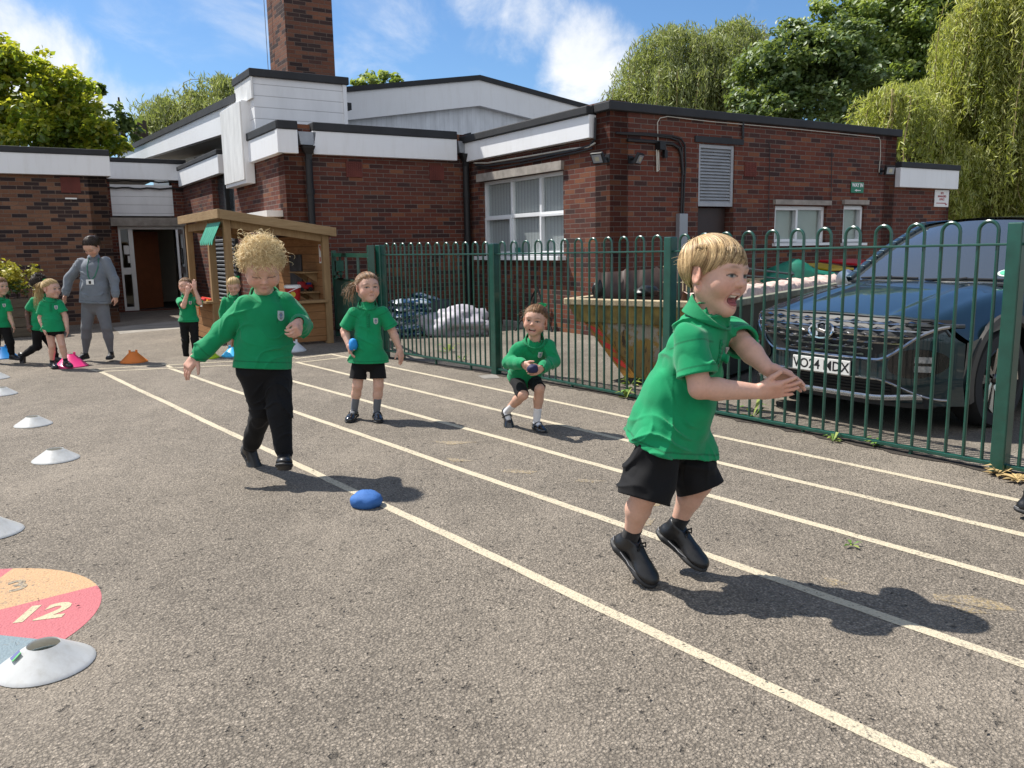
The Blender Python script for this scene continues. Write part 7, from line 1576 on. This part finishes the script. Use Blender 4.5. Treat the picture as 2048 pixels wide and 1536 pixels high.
        for s_ in 'rl':
            H_, K_, A_ = j[s_+'h'], j[s_+'k'], j[s_+'a']; k1, k2, k3 = (.265*legc, .19*legc, .125) if lg else (.30*pr, .235*pr, .175*pr); s.u(cone(H_, K_, k1*q, k2*q), .08*q)
            if lg: cv = K_+(A_-K_)*.35-f*.03*q; s.u(cone(K_, cv, .185*q*legc, .185*q*legc), .06*q); s.u(cone(cv, A_, .185*q*legc, .115*q), .05*q)
            else: s.u(cone(K_, K_+(A_-K_)*.84, k2*q, k3*q), .08*q); s.u(cone(K_+(A_-K_)*.84, K_+(A_-K_)*.97, .165*q, .155*q), .03*q)
    if bottom in ('trousers', 'leggings'): s.dis(fold2)
    s.u(econe(wst, Pv+ax*.10*q, .45*q*tw, .46*q*tw, hipr, .80), .05*q); s.u(econe(Pv, (j['rh']+j['lh'])/2+ax*.06*q, .45*q*tw, .34*q*tw, hipr, .82), .06*q)
    v, F = s.mesh(h, .03); np_mesh({'shorts': 'shorts', 'tight': 'shorts', 'leggings': 'leggings'}.get(bottom, 'trousers'), v, F, bm, body)
    # ---- socks and shoes
    for i_, s_ in enumerate('rl'):
        K_, A_ = j[s_+'k'], j[s_+'a']; td, tu = feet[i_]; L_ = .90*q
        if bottom in ('shorts', 'tight') and socks:
            e2 = A_+(K_-A_)*sockh; so = SDF(); so.u(cone(A_-nrm(tu)*.06*q, e2, .118*q, (.118+.045*sockh)*q), 0); so.u(cone(A_-nrm(tu)*.08*q, A_+nrm(td)*.25*q-nrm(tu)*.12*q, .115*q, .10*q), .04*q); so.cut(plane(e2, K_-A_)); so.disp = folds(seed+70, .003*q/.25, dirs=(.1, .1, 1), f=30); v, F = so.mesh(max(.003, h*.8), .02); np_mesh('sock', v, F, M[socks], body)
        shoe(body, A_, td, tu, L_, shoes, .41 if shoes == 'trainer' else .37)
    # ---- hair
    if hair: hair(body, hc, R, hh, np.random.default_rng(seed+100))
    return body, t, j, R, hc
BLOND = ((.19,.112,.05), (.76,.55,.29)); FAIR = ((.50,.33,.14), (.98,.82,.50)); LBROWN = ((.085,.044,.02), (.34,.19,.09)); DARK = ((.012,.008,.006), (.055,.036,.026)); YBLOND = ((.28,.18,.07), (.72,.54,.28))
px2v = lambda a_, b_, Y, dy=0.0: nrm(at(b_[0], b_[1], Y+dy)-at(a_[0], a_[1], Y))
# ---- 1: the running boy in front
def hair_bowl(parent, c, R, hh, rg):
    S_, surf, w = hair_shell(c, R, hh, parent, dict(line=LINE_BOWL, lift=.085, crown=(.10, -.5, .86), ragged=.17, swirl=.55, flick=.8, pts=12), BLOND, rg, 3600, .0016)
    for k in range(26):   # loose flyaways
        az = rg.uniform(1.8, 4.4); d = hdir(az, rg.uniform(-.2, .9)); p = surf(d, 1.05); o = nrm(d+rg.normal(size=3)*.8); t = np.linspace(0, 1, 6)[:, None]; S_.add(w(p+o*t*.13+V([0, 0, -.05])*t*t), .0006, V(BLOND[1]))
    S_.build('hair', parent)
Y1 = 2.86; h1 = V([.80, -.60, 0])
J1 = dict(neck=(1413, 634, .0), pelvis=(1338, 862, .02), head=(1429, 546, .0), rs=(1382, 682, -.12), ls=(1462, 662, .12), re=(1399, 776, -.17), rw=(1513, 783, -.15), le=(1492, 694, .0), lw=(1534, 737, -.08),
          rh=(1318, 880, -.055), lh=(1364, 874, .065), rk=(1290, 988, -.10), ra=(1261, 1078, -.0), lk=(1398, 968, .03), la=(1352, 1054, .08))
hf1 = nrm(V([.64, -.76, -.06])); hu1 = nrm(V([.10, 0, 1.0]))
B1, t1, j1, R1, hc1 = figure('boy with straight blond hair running in front, mouth open and hands about to clap', Y1, J1, .247, nrm(V([.74, -.66, -.25])), hf1, hu1, hair=hair_bowl, mouth=1.0, rh=dict(d=px2v((1513, 783), (1582, 776), Y1, -.02), n=V([0, .8, .55]), t=V([.1, -.5, .85]), curl=(.34, .28, .22, .10), spread=.08, thumb=(.6, .8, .2)),
    lh=dict(d=px2v((1534, 737), (1588, 762), Y1, -.02), n=V([-.45, -.1, -.8]), t=V([.5, -.75, .35]), curl=(.5, .45, .4, .35), spread=.07, thumb=(.5, .9, .25)),
    feet=[(nrm(h1*.74-Z3*.62+V([0, -.1, 0])), nrm(V([.5, -.45, .75]))), (nrm(h1*.80-Z3*.48), nrm(V([.40, -.28, .85])))], hem=.12, sleeve=.74, shortlen=1.10, sockh=.26, seed=3, torso_w=1.15, slv=1.08, pr=1.06, closed=.18, iris=(.09,.13,.14), brow=(.24,.14,.075), gaze=(.012, .004), h=.0036, hhd=.0021, chub=1.06, foldamp=1.6)
LINE_SIDE = fringe_line([(0, .9), (.6, .7), (.9, .1), (1.4, -.25), (2, -.4), (3.15, -.5)])
# ---- 2: the curly-haired boy
def hair_curly(parent, c, R, hh, rg):
    S_, surf, w = hair_shell(c, R, hh, parent, dict(line=LINE_SHORT, lift=.05, ragged=.1), FAIR, rg, 500, .0018)
    curls(c, R, hh, FAIR, rg, 2300, S_, .048, LINE_SHORT, .06, .0014); curls(c, R, hh, FAIR, rg, 480, S_, .06, LINE_SIDE, .14, .0012); curls(c, R, hh, FAIR, rg, 70, S_, .06, LINE_SIDE, .26, .0009); S_.build('hair', parent)
Y2 = 4.40
J2 = dict(neck=(530, 596, .04), pelvis=(526, 722, .0), head=(524, 531, -.04), rs=(494, 612, -.01), ls=(568, 606, .08), re=(446, 664, -.03), rw=(394, 711, -.07), le=(602, 650, .10), lw=(598, 645, -.06),
          rh=(505, 742, -.03), lh=(551, 738, .03), rk=(527, 818, .0), ra=(500, 896, .20), lk=(560, 822, -.08), la=(569, 914, -.14))
f2 = nrm(V([.38, -.92, -.03]))
B2, t2, j2, R2, hc2 = figure('boy with curly fair hair looking down, arm held out, walking on the lane line', Y2, J2, .25, f2, nrm(V([.30, -.78, -.56])), nrm(V([.18, -.5, 1])), hair=hair_curly, top='sweat', bottom='trousers', shoes='school', closed=.82, brow=(.42,.27,.16), seed=4,
    rh=dict(d=px2v((394, 711), (370, 742), Y2, -.03), n=V([.25, .4, -.7]), t=V([.75, -.6, -.4]), curl=(.55, .7, .8, .9), spread=.10, thumb=(.75, .6, .2)), lh=dict(d=V([.05, -.75, -.45]), n=V([-1, -.1, -.1]), t=V([-.25, -.2, 1]), curl=(2.0, 2.0, 2.0, 2.0), spread=.0, thumb=(.3, .8, .5), tc=.6),
    feet=[(nrm(V([.42, -.40, -.72])), nrm(V([.45, -.62, .45]))), (nrm(V([.26, -.86, .34])), nrm(V([-.05, .40, .9])))], hem=.06, torso_w=1.15, slv=1.1, pr=1.10, h=.0042, hhd=.0026)
# ---- 3: the girl standing on the lanes
def hair_tied(cols, tail, r=.07, n=130, wisps=40, bow=None, shell=900, side=None):
    def fn(parent, c, R, hh, rg):
        S_, surf, w = hair_shell(c, R, hh, parent, dict(line=LINE_TIED, lift=.05, crown=(0, -.85, .45), ragged=.09, wave=.004, inset=.27, soft=.22), cols, rg, shell, .0017)
        if tail is not None: ponytail(S_, w, hh, None, tail, r, cols, rg, n)
        for k in range(wisps):
            az = rg.uniform(-2.2, 2.2) if side is None else side+rg.normal()*.5; d = hdir(az, LINE_TIED(az)+rg.uniform(0, .6)); p = surf(d, 1.03); o = nrm(d*.6+rg.normal(size=3)*.5+V([0, -.3, -.35])); t = np.linspace(0, 1, 7)[:, None]; ph = rg.uniform(0, 6); S_.add(w(p+o*t*rg.uniform(.10, .30)+np.stack([.02*np.sin(t[:, 0]*7+ph), .02*np.cos(t[:, 0]*6+ph), -.10*t[:, 0]**2], 1)), .0009, V(cols[0])+(V(cols[1])-V(cols[0]))*rg.uniform(.3, 1))
        ho = S_.build('hair', parent)
        if bow is not None:
            p = w(V(bow)); m = MB(); r0_, u0_ = R[0], R[2]
            for k, (a_, L_, w_) in enumerate(((.35, .15, .06), (2.75, .16, .065), (1.4, .10, .04), (-1.0, .13, .03), (-2.1, .14, .03))):
                d = nrm(r0_*math.cos(a_)+u0_*math.sin(a_)); e_ = np.cross(d, R[1])
                for z_ in (-.035, .035): m.add([p, p+d*L_*.55*hh+e_*w_*hh+R[1]*z_*hh, p+d*L_*hh+R[1]*z_*.4*hh, p+d*L_*.55*hh-e_*w_*hh+R[1]*z_*hh], [(0, 1, 2, 3)])
            m.lathe(p-R[1]*.03*hh, [(.0001, 0), (.05*hh, .02*hh), (.0001, .06*hh)], 10, ax=R[1]); m.build('hair_bow', M['bow'], parent)
    return fn
Y3 = 5.84; f3 = nrm(V([.22, -.97, 0]))
J3 = dict(neck=(735, 612, .01), pelvis=(737, 716, .0), head=(735, 574, .0), rs=(707, 626, -.01), ls=(766, 624, .01), re=(689, 662, .02), rw=(697, 688, -.05), le=(785, 663, .03), lw=(799, 697, .01), rh=(719, 724, 0), lh=(756, 723, .01), rk=(715, 772, -.02), ra=(708, 819, .01), lk=(757, 772, -.02), la=(753, 822, -.02))
B3_, t3, j3, R3, hc3 = figure('girl with brown wind-blown ponytail standing on the lanes with a blue bean bag, grey socks', Y3, J3, .205, f3, nrm(V([.46, -.88, .04])), Z3, hair=hair_tied(LBROWN, [(.10, -.42, .14), (.34, -.46, .04), (.52, -.38, -.12), (.58, -.26, -.34), (.54, -.2, -.55)], .085, 110, 60), iris=(.05,.04,.03), brow=(.10,.06,.04), mouth=0, seed=5,
    rh=dict(d=V([.18, -.25, -.85]), n=V([.8, -.2, .3]), t=V([.2, -.9, .3]), curl=(.7, .8, .9, .9), thumb=(.7, .6, .4)), lh=dict(d=V([.15, -.1, -.9]), n=V([-.6, .6, 0]), t=V([-.5, -.8, 0]), curl=(.3, .35, .4, .5)),
    feet=[(nrm(V([-.12, -.98, -.12])), Z3), (nrm(V([.30, -.95, -.05])), Z3)], shoes='mary', socks='sock_grey', sockh=.5, shortlen=.70, hem=.06, sleeve=.80, torso_w=1.0, pr=.84, closed=.2, h=.0042, hhd=.0026, gaze=(.012, .012))
def beanbag(name, c, r, lab, mat, seed):
    return crumple(name, c, r, lab, 'bean bag', mat, seed, n=28, amp=.35)
beanbag('bean_bag', at(706, 690, Y3-.09), (.030, .035, .045), 'bright blue bean bag held by the girl with grey socks', plain('bright_blue_cotton', (.01,.23,.60), .7), 31)
# ---- 4: the crouching girl
Y4 = 5.42; f4 = nrm(V([-.05, -.90, -.30]))
J4 = dict(neck=(1069, 682, -.02), pelvis=(1048, 752, .13), head=(1071, 640, -.04), rs=(1041, 697, -.02), ls=(1096, 692, -.0), re=(1018, 724, -.03), rw=(1047, 728, -.20), le=(1108, 722, -.02), lw=(1083, 737, -.20), rh=(1034, 760, .10), lh=(1063, 758, .12), rk=(1046, 790, -.10), ra=(1014, 822, .10), lk=(1079, 778, -.06), la=(1073, 842, -.01))
B4, t4, j4, R4, hc4 = figure('smiling girl with bright green hair bow crouching on the lanes in white socks', Y4, J4, .198, f4, nrm(V([-.22, -.97, .02])), nrm(V([.12, -.1, 1])), skin=TAN*.45+PALE*.55, hair=hair_tied(LBROWN, None, wisps=60, bow=(-.14, -.12, .49), shell=1300), top='sweat', bottom='tight', shoes='mary', socks='sock_white', mouth=.12, iris=(.05,.04,.03), brow=(.12,.07,.04), seed=7,
    rh=dict(d=px2v((1047, 728), (1064, 740), Y4, -.06), n=V([.6, .1, .5]), t=V([.2, -.3, .9]), curl=(.7, .8, .9, 1.0), thumb=(.6, .7, .3)), lh=dict(d=px2v((1083, 737), (1068, 744), Y4, -.05), n=V([-.6, .1, .5]), t=V([-.2, -.3, .9]), curl=(.8, .9, 1.0, 1.1), thumb=(.6, .7, .3)),
    feet=[(nrm(V([.22, -.55, -.78])), nrm(V([.15, -.72, .55]))), (nrm(V([.35, -.92, -.08])), Z3)], sockh=.42, shortlen=1.0, closed=.2, hem=.04, torso_w=1.12, slv=1.1, h=.0042, hhd=.0026)
beanbag('bean_bag', (j4['rw']+j4['lw'])/2+V([0, -.055, -.01]), (.035, .03, .03), 'dark blue bean bag held between the hands of the crouching girl', plain('navy_cotton', (.01,.012,.06), .7), 33)
LINE_LONG = fringe_line([(0, .60), (.55, .50), (.9, .18), (1.15, -.25), (1.5, -.55), (3.15, -.7)])
# ---- 5: the teacher
def hair_up(parent, c, R, hh, rg):
    S_, surf, w = hair_shell(c, R, hh, parent, dict(line=LINE_LONG, lift=.05, crown=(.05, -.1, .95), ragged=.1, soft=.1), DARK, rg, 800, .0025); ponytail(S_, w, hh, None, [(0, -.45, .2), (0, -.62, .05), (.05, -.6, -.3), (.1, -.5, -.6)], .06, DARK, rg, 60, .002); S_.build('hair', parent)
Y5 = 9.43; f5 = nrm(V([-.05, -1, 0]))
J5 = dict(neck=(188, 511, .0), pelvis=(190, 598, .0), head=(183, 492, -.10), rs=(163, 526, 0), ls=(211, 523, 0), re=(138, 558, .02), rw=(131, 588, -.02), le=(228, 560, 0), lw=(231, 592, -.04), rh=(178, 612, 0), lh=(203, 612, 0), rk=(173, 655, -.04), ra=(171, 708, .02), lk=(213, 655, -.04), la=(222, 706, .02))
B5, t5, j5, R5, hc5 = figure('adult in blue-grey sweatshirt and grey leggings bending the head, before the left brick wall', Y5, J5, .205, f5, nrm(V([-.10, -.74, -.66])), nrm(V([-.1, -.6, .8])), skin=PALE*.6+TAN*.4, hair=hair_up, top='adult', bottom='leggings', shoes='trainer', topmat=M['greycloth'], botmat=M['greyleg'], torso_w=1.58, chub=1.15, legc=1.45, slv=1.28, closed=.6, seed=9, badge_on=False, collar_on=False,
    lh=dict(d=V([.05, -.1, -1]), n=V([-.8, .3, 0]), t=V([-.3, -.9, 0]), curl=(.1, .9, 1.1, 1.2)), feet=[(nrm(V([-.30, -.95, -.05])), Z3), (nrm(V([.25, -.95, -.05])), Z3)], hem=.12, h=.006, hhd=.0035)
m = MB(); pts = [(178, 516), (174, 535), (176, 552), (181, 562)]; 
def oncloth(sdf, x, y, Y, o=.004):
    p = at(x, y, Y-.35); d = nrm(ray(x, y))
    for _ in range(40): p = p+d*min(.05, max(-.02, sdf.ev(p[None])[0]-o))
    return p
L1 = [oncloth(t5, x, y, Y5) for x, y in pts]; L2 = [oncloth(t5, x, y, Y5) for x, y in [(197, 516), (196, 535), (190, 552), (182, 562)]]
m.tube(L1, .006, 6); m.tube(L2, .006, 6); m.build('lanyard', plain('green_lanyard', (.03,.16,.10), .6), B5, smooth='auto'); m = MB(); p = oncloth(t5, 180, 564, Y5, .012); m.box(p, V([1.0, 0, 0])*.042, Z3*.028, V([0, .003, 0])); cdo = m.build('card', M['white_paint'], B5); m = MB(); m.box(p+V([.0, -.005, -.004]), V([.012, 0, 0]), Z3*.016, V([0, .002, 0])); m.build('card_photo', M['black'], cdo)
# ---- 6-11: the children in the background
Y6 = 8.86; f6 = nrm(V([.45, -.89, 0]))
figure('girl with long blond ponytail and green ribbon beside the teacher, looking at her', Y6, dict(neck=(100, 600, 0), pelvis=(106, 655, .0), head=(102, 577, 0), rs=(86, 609, -.03), ls=(118, 606, .04), re=(81, 636, -.02), rw=(88, 658, -.06), le=(130, 632, .04), lw=(134, 655, 0), rh=(98, 660, -.01), lh=(117, 660, .01), rk=(104, 692, -.02), ra=(104, 724, .02), lk=(124, 690, -.02), la=(131, 721, .0)), .198, f6, nrm(V([.96, -.28, -.03])), Z3,
    hair=hair_tied(YBLOND, [(.05, -.44, .28), (.14, -.62, .08), (.18, -.70, -.3), (.2, -.68, -.7), (.18, -.62, -1.05)], .085, 190, 10, bow=(-.05, -.40, .42), shell=700), bottom='tight', shortlen=.34, shoes='mary', socks='sock_black', sockh=.15, hem=.10, seed=11, feet=[(nrm(V([.7, -.7, -.05])), Z3), (nrm(V([.75, -.6, -.12])), Z3)], h=.0062, hhd=.0036)
Y7 = 9.35; f7 = nrm(V([.95, -.2, 0]))
def hair_dark(parent, c, R, hh, rg):
    S_, surf, w = hair_shell(c, R, hh, parent, dict(line=LINE_TIED, lift=.05, crown=(0, -.6, .8), ragged=.05), DARK, rg, 400, .0025); curls(c, R, hh, DARK, rg, 240, S_, .05, LINE_TIED, .12, .0025); S_.build('hair', parent)
    m = MB(); p = w(V([.0, -.2, .52])); [m.lathe(p+R[0]*k*.09*hh, [(.0001, -.07*hh), (.06*hh, 0), (.0001, .07*hh)], 8, ax=R[0]) for k in (-1, 1)]; m.build('hair_bow', M['white_paint'], parent)
figure('dark-haired child with a white hair clip stepping along behind the blond girl', Y7, dict(neck=(82, 590, 0), pelvis=(78, 655, 0), head=(80, 568, 0), rs=(68, 602, -.08), ls=(90, 600, .08), re=(55, 625, -.05), rw=(57, 648, -.1), le=(98, 625, .1), lw=(108, 640, .05), rh=(74, 662, -.06), lh=(84, 662, .06), rk=(74, 693, -.04), ra=(47, 710, .05), lk=(104, 690, .05), la=(112, 716, .05)), .19, f7, nrm(V([.9, .3, 0])), Z3, skin=BROWN, hair=hair_dark, bottom='trousers', shoes='school', iris=(.02,.015,.01), brow=(.01,.01,.01), hem=.0, seed=13,
    feet=[(nrm(V([.25, -.1, -.95])), nrm(V([.9, -.1, .3]))), (nrm(V([.95, -.2, -.05])), Z3)], h=.0065, hhd=.004)
Y8 = 9.35; f8 = nrm(V([.5, -.85, 0]))
def hair_short(cols):
    def fn(parent, c, R, hh, rg):
        S_, surf, w = hair_shell(c, R, hh, parent, dict(line=LINE_SHORT, lift=.06, ragged=.06), cols, rg, 700, .0022); S_.build('hair', parent)
    return fn
figure('boy with short brown hair and black trousers at the left edge', Y8, dict(neck=(-2, 596, 0), pelvis=(0, 650, 0), head=(0, 572, 0), rs=(-16, 606, -.02), ls=(14, 604, .03), re=(-22, 632, 0), rw=(-18, 652, -.05), le=(18, 630, .03), lw=(25, 648, -.0), rh=(-8, 658, 0), lh=(10, 657, 0), rk=(-8, 688, -.02), ra=(-8, 712, .02), lk=(20, 685, 0), la=(24, 710, .03)), .19, f8, nrm(V([.9, -.4, -.05])), Z3, hair=hair_short(LBROWN), bottom='trousers', shoes='school', seed=15, feet=[(nrm(V([.3, -.95, -.05])), Z3), (nrm(V([.9, -.3, -.05])), Z3)], h=.0065, hhd=.004)
Y9 = 9.75; f9 = nrm(V([.12, -.99, 0]))
figure('child with both hands raised over the eyes, standing in front of the shed', Y9, dict(neck=(374, 592, 0), pelvis=(377, 640, 0), head=(371, 572, 0), rs=(359, 601, 0), ls=(391, 600, .0), re=(367, 613, -.16), rw=(375, 585, -.17), le=(400, 606, -.12), lw=(389, 577, -.15), rh=(368, 646, 0), lh=(387, 645, 0), rk=(371, 680, -.02), ra=(372, 715, .0), lk=(390, 680, -.02), la=(393, 713, .0)), .19, f9, nrm(V([.2, -.98, 0])), Z3, hair=hair_tied(LBROWN, [(-.1, -.45, .1), (-.2, -.5, -.2), (-.2, -.4, -.5)], .05, 40, 10, shell=500), bottom='trousers', shoes='school', seed=17, closed=.7,
    rh=dict(d=V([.12, .05, 1]), n=V([.1, 1, 0]), t=V([1, 0, .2]), curl=(.3, .3, .35, .4)), lh=dict(d=V([.0, .05, 1]), n=V([-.1, 1, 0]), t=V([-1, 0, .2]), curl=(.3, .3, .35, .4)), feet=[(nrm(V([-.1, -.99, -.05])), Z3), (nrm(V([.2, -.97, -.05])), Z3)], h=.0065, hhd=.004)
Y10 = 10.0; f10 = nrm(V([.0, -1, 0]))
figure('child looking down in front of the shed, half hidden by the curly-haired boy', Y10, dict(neck=(466, 592, 0), pelvis=(465, 640, 0), head=(468, 571, -.04), rs=(450, 602, 0), ls=(482, 600, 0), re=(444, 622, -.02), rw=(446, 643, -.06), le=(488, 622, 0), lw=(486, 643, -.06), rh=(457, 645, 0), lh=(474, 645, 0), rk=(458, 672, -.02), ra=(460, 700, 0), lk=(474, 672, -.02), la=(475, 699, 0)), .19, f10, nrm(V([.15, -.85, -.45])), nrm(V([0, -.45, 1])), hair=hair_tied(YBLOND, [(0, -.45, .1), (0, -.5, -.2), (0, -.4, -.5)], .05, 40, 10, bow=(-.25, -.3, .4), shell=500), top='sweat', bottom='tight', shortlen=.4, shoes='mary', socks='sock_black', sockh=.2, seed=19, closed=.8, feet=[(nrm(V([-.05, -.99, -.05])), Z3), (nrm(V([.1, -.99, -.05])), Z3)], h=.0065, hhd=.004)
Y11 = 3.42; f11 = nrm(V([.9, -.43, 0]))
figure('child running out of the frame at the right edge, only a black shoe in view', Y11, dict(neck=(2215, 640, 0), pelvis=(2165, 790, 0), head=(2230, 565, 0), rs=(2185, 665, -.1), ls=(2240, 660, .1), re=(2170, 725, -.15), rw=(2235, 745, -.2), le=(2260, 720, .15), lw=(2300, 700, .1), rh=(2140, 815, -.06), lh=(2185, 812, .06), rk=(2100, 912, -.02), ra=(2062, 1000, .02), lk=(2235, 890, .0), la=(2215, 985, .0)), .235, f11, f11, Z3, hair=hair_short(LBROWN), bottom='trousers', shoes='trainer', seed=23, feet=[(nrm(V([.88, -.40, -.22])), nrm(V([.2, -.05, .95]))), (nrm(V([.9, -.4, -.05])), Z3)], h=.007, hhd=.005)
# ---------------------------------------------------------------- sky, sun, camera
W = bpy.data.worlds.new('World'); SC.world = W; W.use_nodes = True; nt = W.node_tree; nt.nodes.clear()
def wn(t, **k):
    n = nt.nodes.new(t)
    for a_, v in k.items():
        if a_.startswith('i_'):
            s = n.inputs[int(a_[2:]) if a_[2:].isdigit() else a_[2:].replace('_', ' ')]
            if isinstance(v, bpy.types.NodeSocket): nt.links.new(v, s)
            else: s.default_value = v
        else: setattr(n, a_, v)
    return n
def wm(op, a, b=0.0, c=0.0, clamp=False): return wn('ShaderNodeMath', operation=op, use_clamp=clamp, i_0=a, i_1=b, i_2=c).outputs[0]
SUNV = nrm(V([-.883*math.cos(math.radians(SUN_EL)), .47*math.cos(math.radians(SUN_EL)), math.sin(math.radians(SUN_EL))]))
sky = wn('ShaderNodeTexSky', sky_type='NISHITA', sun_disc=False, sun_elevation=math.radians(SUN_EL), sun_rotation=math.atan2(SUNV[0], SUNV[1]), altitude=50, air_density=1.0, dust_density=.6, ozone_density=3.0)
tc = wn('ShaderNodeTexCoord').outputs['Generated']
vm = wn('ShaderNodeVectorMath', operation='NORMALIZE', i_0=tc).outputs[0]
sp = wn('ShaderNodeSeparateXYZ', i_Vector=vm); zc = wm('MAXIMUM', sp.outputs['Z'], .04)
# clouds live on a flat layer: direction / height
lay = wn('ShaderNodeCombineXYZ', i_0=wm('DIVIDE', sp.outputs['X'], wm('ADD', zc, .12)), i_1=wm('DIVIDE', sp.outputs['Y'], wm('ADD', zc, .12)), i_2=0.0).outputs[0]
n1 = wn('ShaderNodeTexNoise', i_Vector=vm, i_Scale=9.0, i_Detail=9.0, i_Roughness=.62, i_Distortion=.3).outputs['Fac']
st = wn('ShaderNodeVectorMath', operation='MULTIPLY', i_0=lay, i_1=(1.0, .45, 1)).outputs[0]
n2 = wn('ShaderNodeTexNoise', i_Vector=st, i_Scale=2.6, i_Detail=9.0, i_Roughness=.62, i_Distortion=.5).outputs['Fac']
def blob(x, y, r0, r1, amp):
    d = nrm(ray(x, y)); dt = wn('ShaderNodeVectorMath', operation='DISTANCE', i_0=vm, i_1=tuple(d)).outputs['Value']
    return wn('ShaderNodeMapRange', interpolation_type='SMOOTHSTEP', i_0=dt, i_1=r1/FPX, i_2=r0/FPX, i_3=0.0, i_4=amp).outputs[0]
cum = None
for b in [(60, 150, 40, 170, .48), (-40, 60, 30, 150, .45), (190, 215, 20, 120, .42), (330, 260, 20, 130, .35), (20, 60, 20, 120, .35), (150, 150, 10, 110, .3), (1170, 105, 20, 150, .47), (1240, 85, 10, 95, .38), (1060, 30, 10, 160, .36), (960, 10, 10, 140, .32), (240, 230, 20, 120, .3)]:
    o = blob(*b); cum = o if cum is None else wm('MAXIMUM', cum, o)
cu_ = wn('ShaderNodeMapRange', interpolation_type='SMOOTHSTEP', i_0=wm('ADD', n1, cum), i_1=.64, i_2=1.05, i_3=0.0, i_4=.93).outputs[0]
wsp = None
for b in [(330, 20, 40, 230, .30), (480, 20, 40, 170, .32), (760, 60, 40, 210, .27), (830, 110, 20, 130, .2), (280, 120, 5, 40, .18), (480, 130, 5, 50, .18), (940, 40, 30, 200, .22), (1200, 200, 20, 150, .15)]:
    o = blob(*b); wsp = o if wsp is None else wm('MAXIMUM', wsp, o)
ws_ = wn('ShaderNodeMapRange', interpolation_type='SMOOTHSTEP', i_0=wm('ADD', n2, wsp), i_1=.68, i_2=1.1, i_3=0.0, i_4=.6).outputs[0]
# a broken cover elsewhere in the sky (behind the viewer) for the reflections
bk_ = wn('ShaderNodeMapRange', interpolation_type='SMOOTHSTEP', i_0=wm('SUBTRACT', wm('MAXIMUM', n1, n2), wm('MULTIPLY', sp.outputs['Y'], .5)), i_1=.55, i_2=.9, i_3=0.0, i_4=.9).outputs[0]
gd = wn('ShaderNodeVectorMath', operation='DISTANCE', i_0=vm, i_1=tuple(nrm(V([-.70, .20, .70])))).outputs['Value']
gl_ = wn('ShaderNodeMapRange', interpolation_type='SMOOTHSTEP', i_0=gd, i_1=.75, i_2=.15, i_3=0.0, i_4=.4).outputs[0]
gc_ = wn('ShaderNodeMapRange', interpolation_type='SMOOTHSTEP', i_0=wm('ADD', n2, gl_), i_1=.62, i_2=.95, i_3=0.0, i_4=.95).outputs[0]
gc_ = wm('MULTIPLY', gc_, wm('MINIMUM', wm('MULTIPLY', gl_, 8.0), 1.0))
cl = wm('MAXIMUM', wm('MAXIMUM', wm('MAXIMUM', cu_, ws_), bk_), gc_)
mx = wn('ShaderNodeMix', data_type='RGBA'); nt.links.new(cl, mx.inputs[0])
skc = wn('ShaderNodeMix', data_type='RGBA', blend_type='MULTIPLY'); skc.inputs[0].default_value = 1.0; nt.links.new(sky.outputs[0], skc.inputs[6]); skc.inputs[7].default_value = SKY_TINT
nt.links.new(skc.outputs[2], mx.inputs[6])
shade = wn('ShaderNodeMix', data_type='RGBA'); nt.links.new(wn('ShaderNodeMapRange', i_0=n1, i_1=.35, i_2=.75).outputs[0], shade.inputs[0]); shade.inputs[6].default_value = (*[x*CLOUD for x in (.72, .77, .84)], 1); shade.inputs[7].default_value = (*[x*CLOUD for x in (1, 1, 1)], 1)
nt.links.new(shade.outputs[2], mx.inputs[7])
bg = wn('ShaderNodeBackground', i_Strength=SKY_STR); nt.links.new(mx.outputs[2], bg.inputs['Color'])
nt.links.new(bg.outputs[0], wn('ShaderNodeOutputWorld').inputs['Surface'])
sl = bpy.data.lights.new('sun', 'SUN'); sl.energy = SUN_STR; sl.angle = math.radians(.53); sl.color = (1, .955, .88)
so = bpy.data.objects.new('sun', sl); COL.objects.link(so); so.rotation_euler = Vector(-SUNV).to_track_quat('-Z', 'Y').to_euler()
cd = bpy.data.cameras.new('camera'); co = bpy.data.objects.new('camera', cd); COL.objects.link(co); SC.camera = co
cd.sensor_fit = 'HORIZONTAL'; cd.sensor_width = 36; cd.lens = 36*FPX/2048; cd.clip_end = 600; cd.clip_start = .05
mtx = Matrix.Identity(4)
for i in range(3): mtx[i][0], mtx[i][1], mtx[i][2], mtx[i][3] = CR[i], CU[i], -FW[i], CP[i]
co.matrix_world = mtx
SC.render.engine = 'CYCLES'; SC.render.resolution_x, SC.render.resolution_y = 1024, 768
SC.view_settings.view_transform = 'Standard'; SC.view_settings.look = 'None'; SC.view_settings.exposure = EXPOSURE; SC.view_settings.gamma = 1
cy = SC.cycles; cy.use_denoising = True; cy.max_bounces = 8; cy.transparent_max_bounces = 16; cy.caustics_reflective = False; cy.caustics_refractive = False; cy.sample_clamp_indirect = 6
try: cy.denoiser = 'OPENIMAGEDENOISE'
except Exception: pass
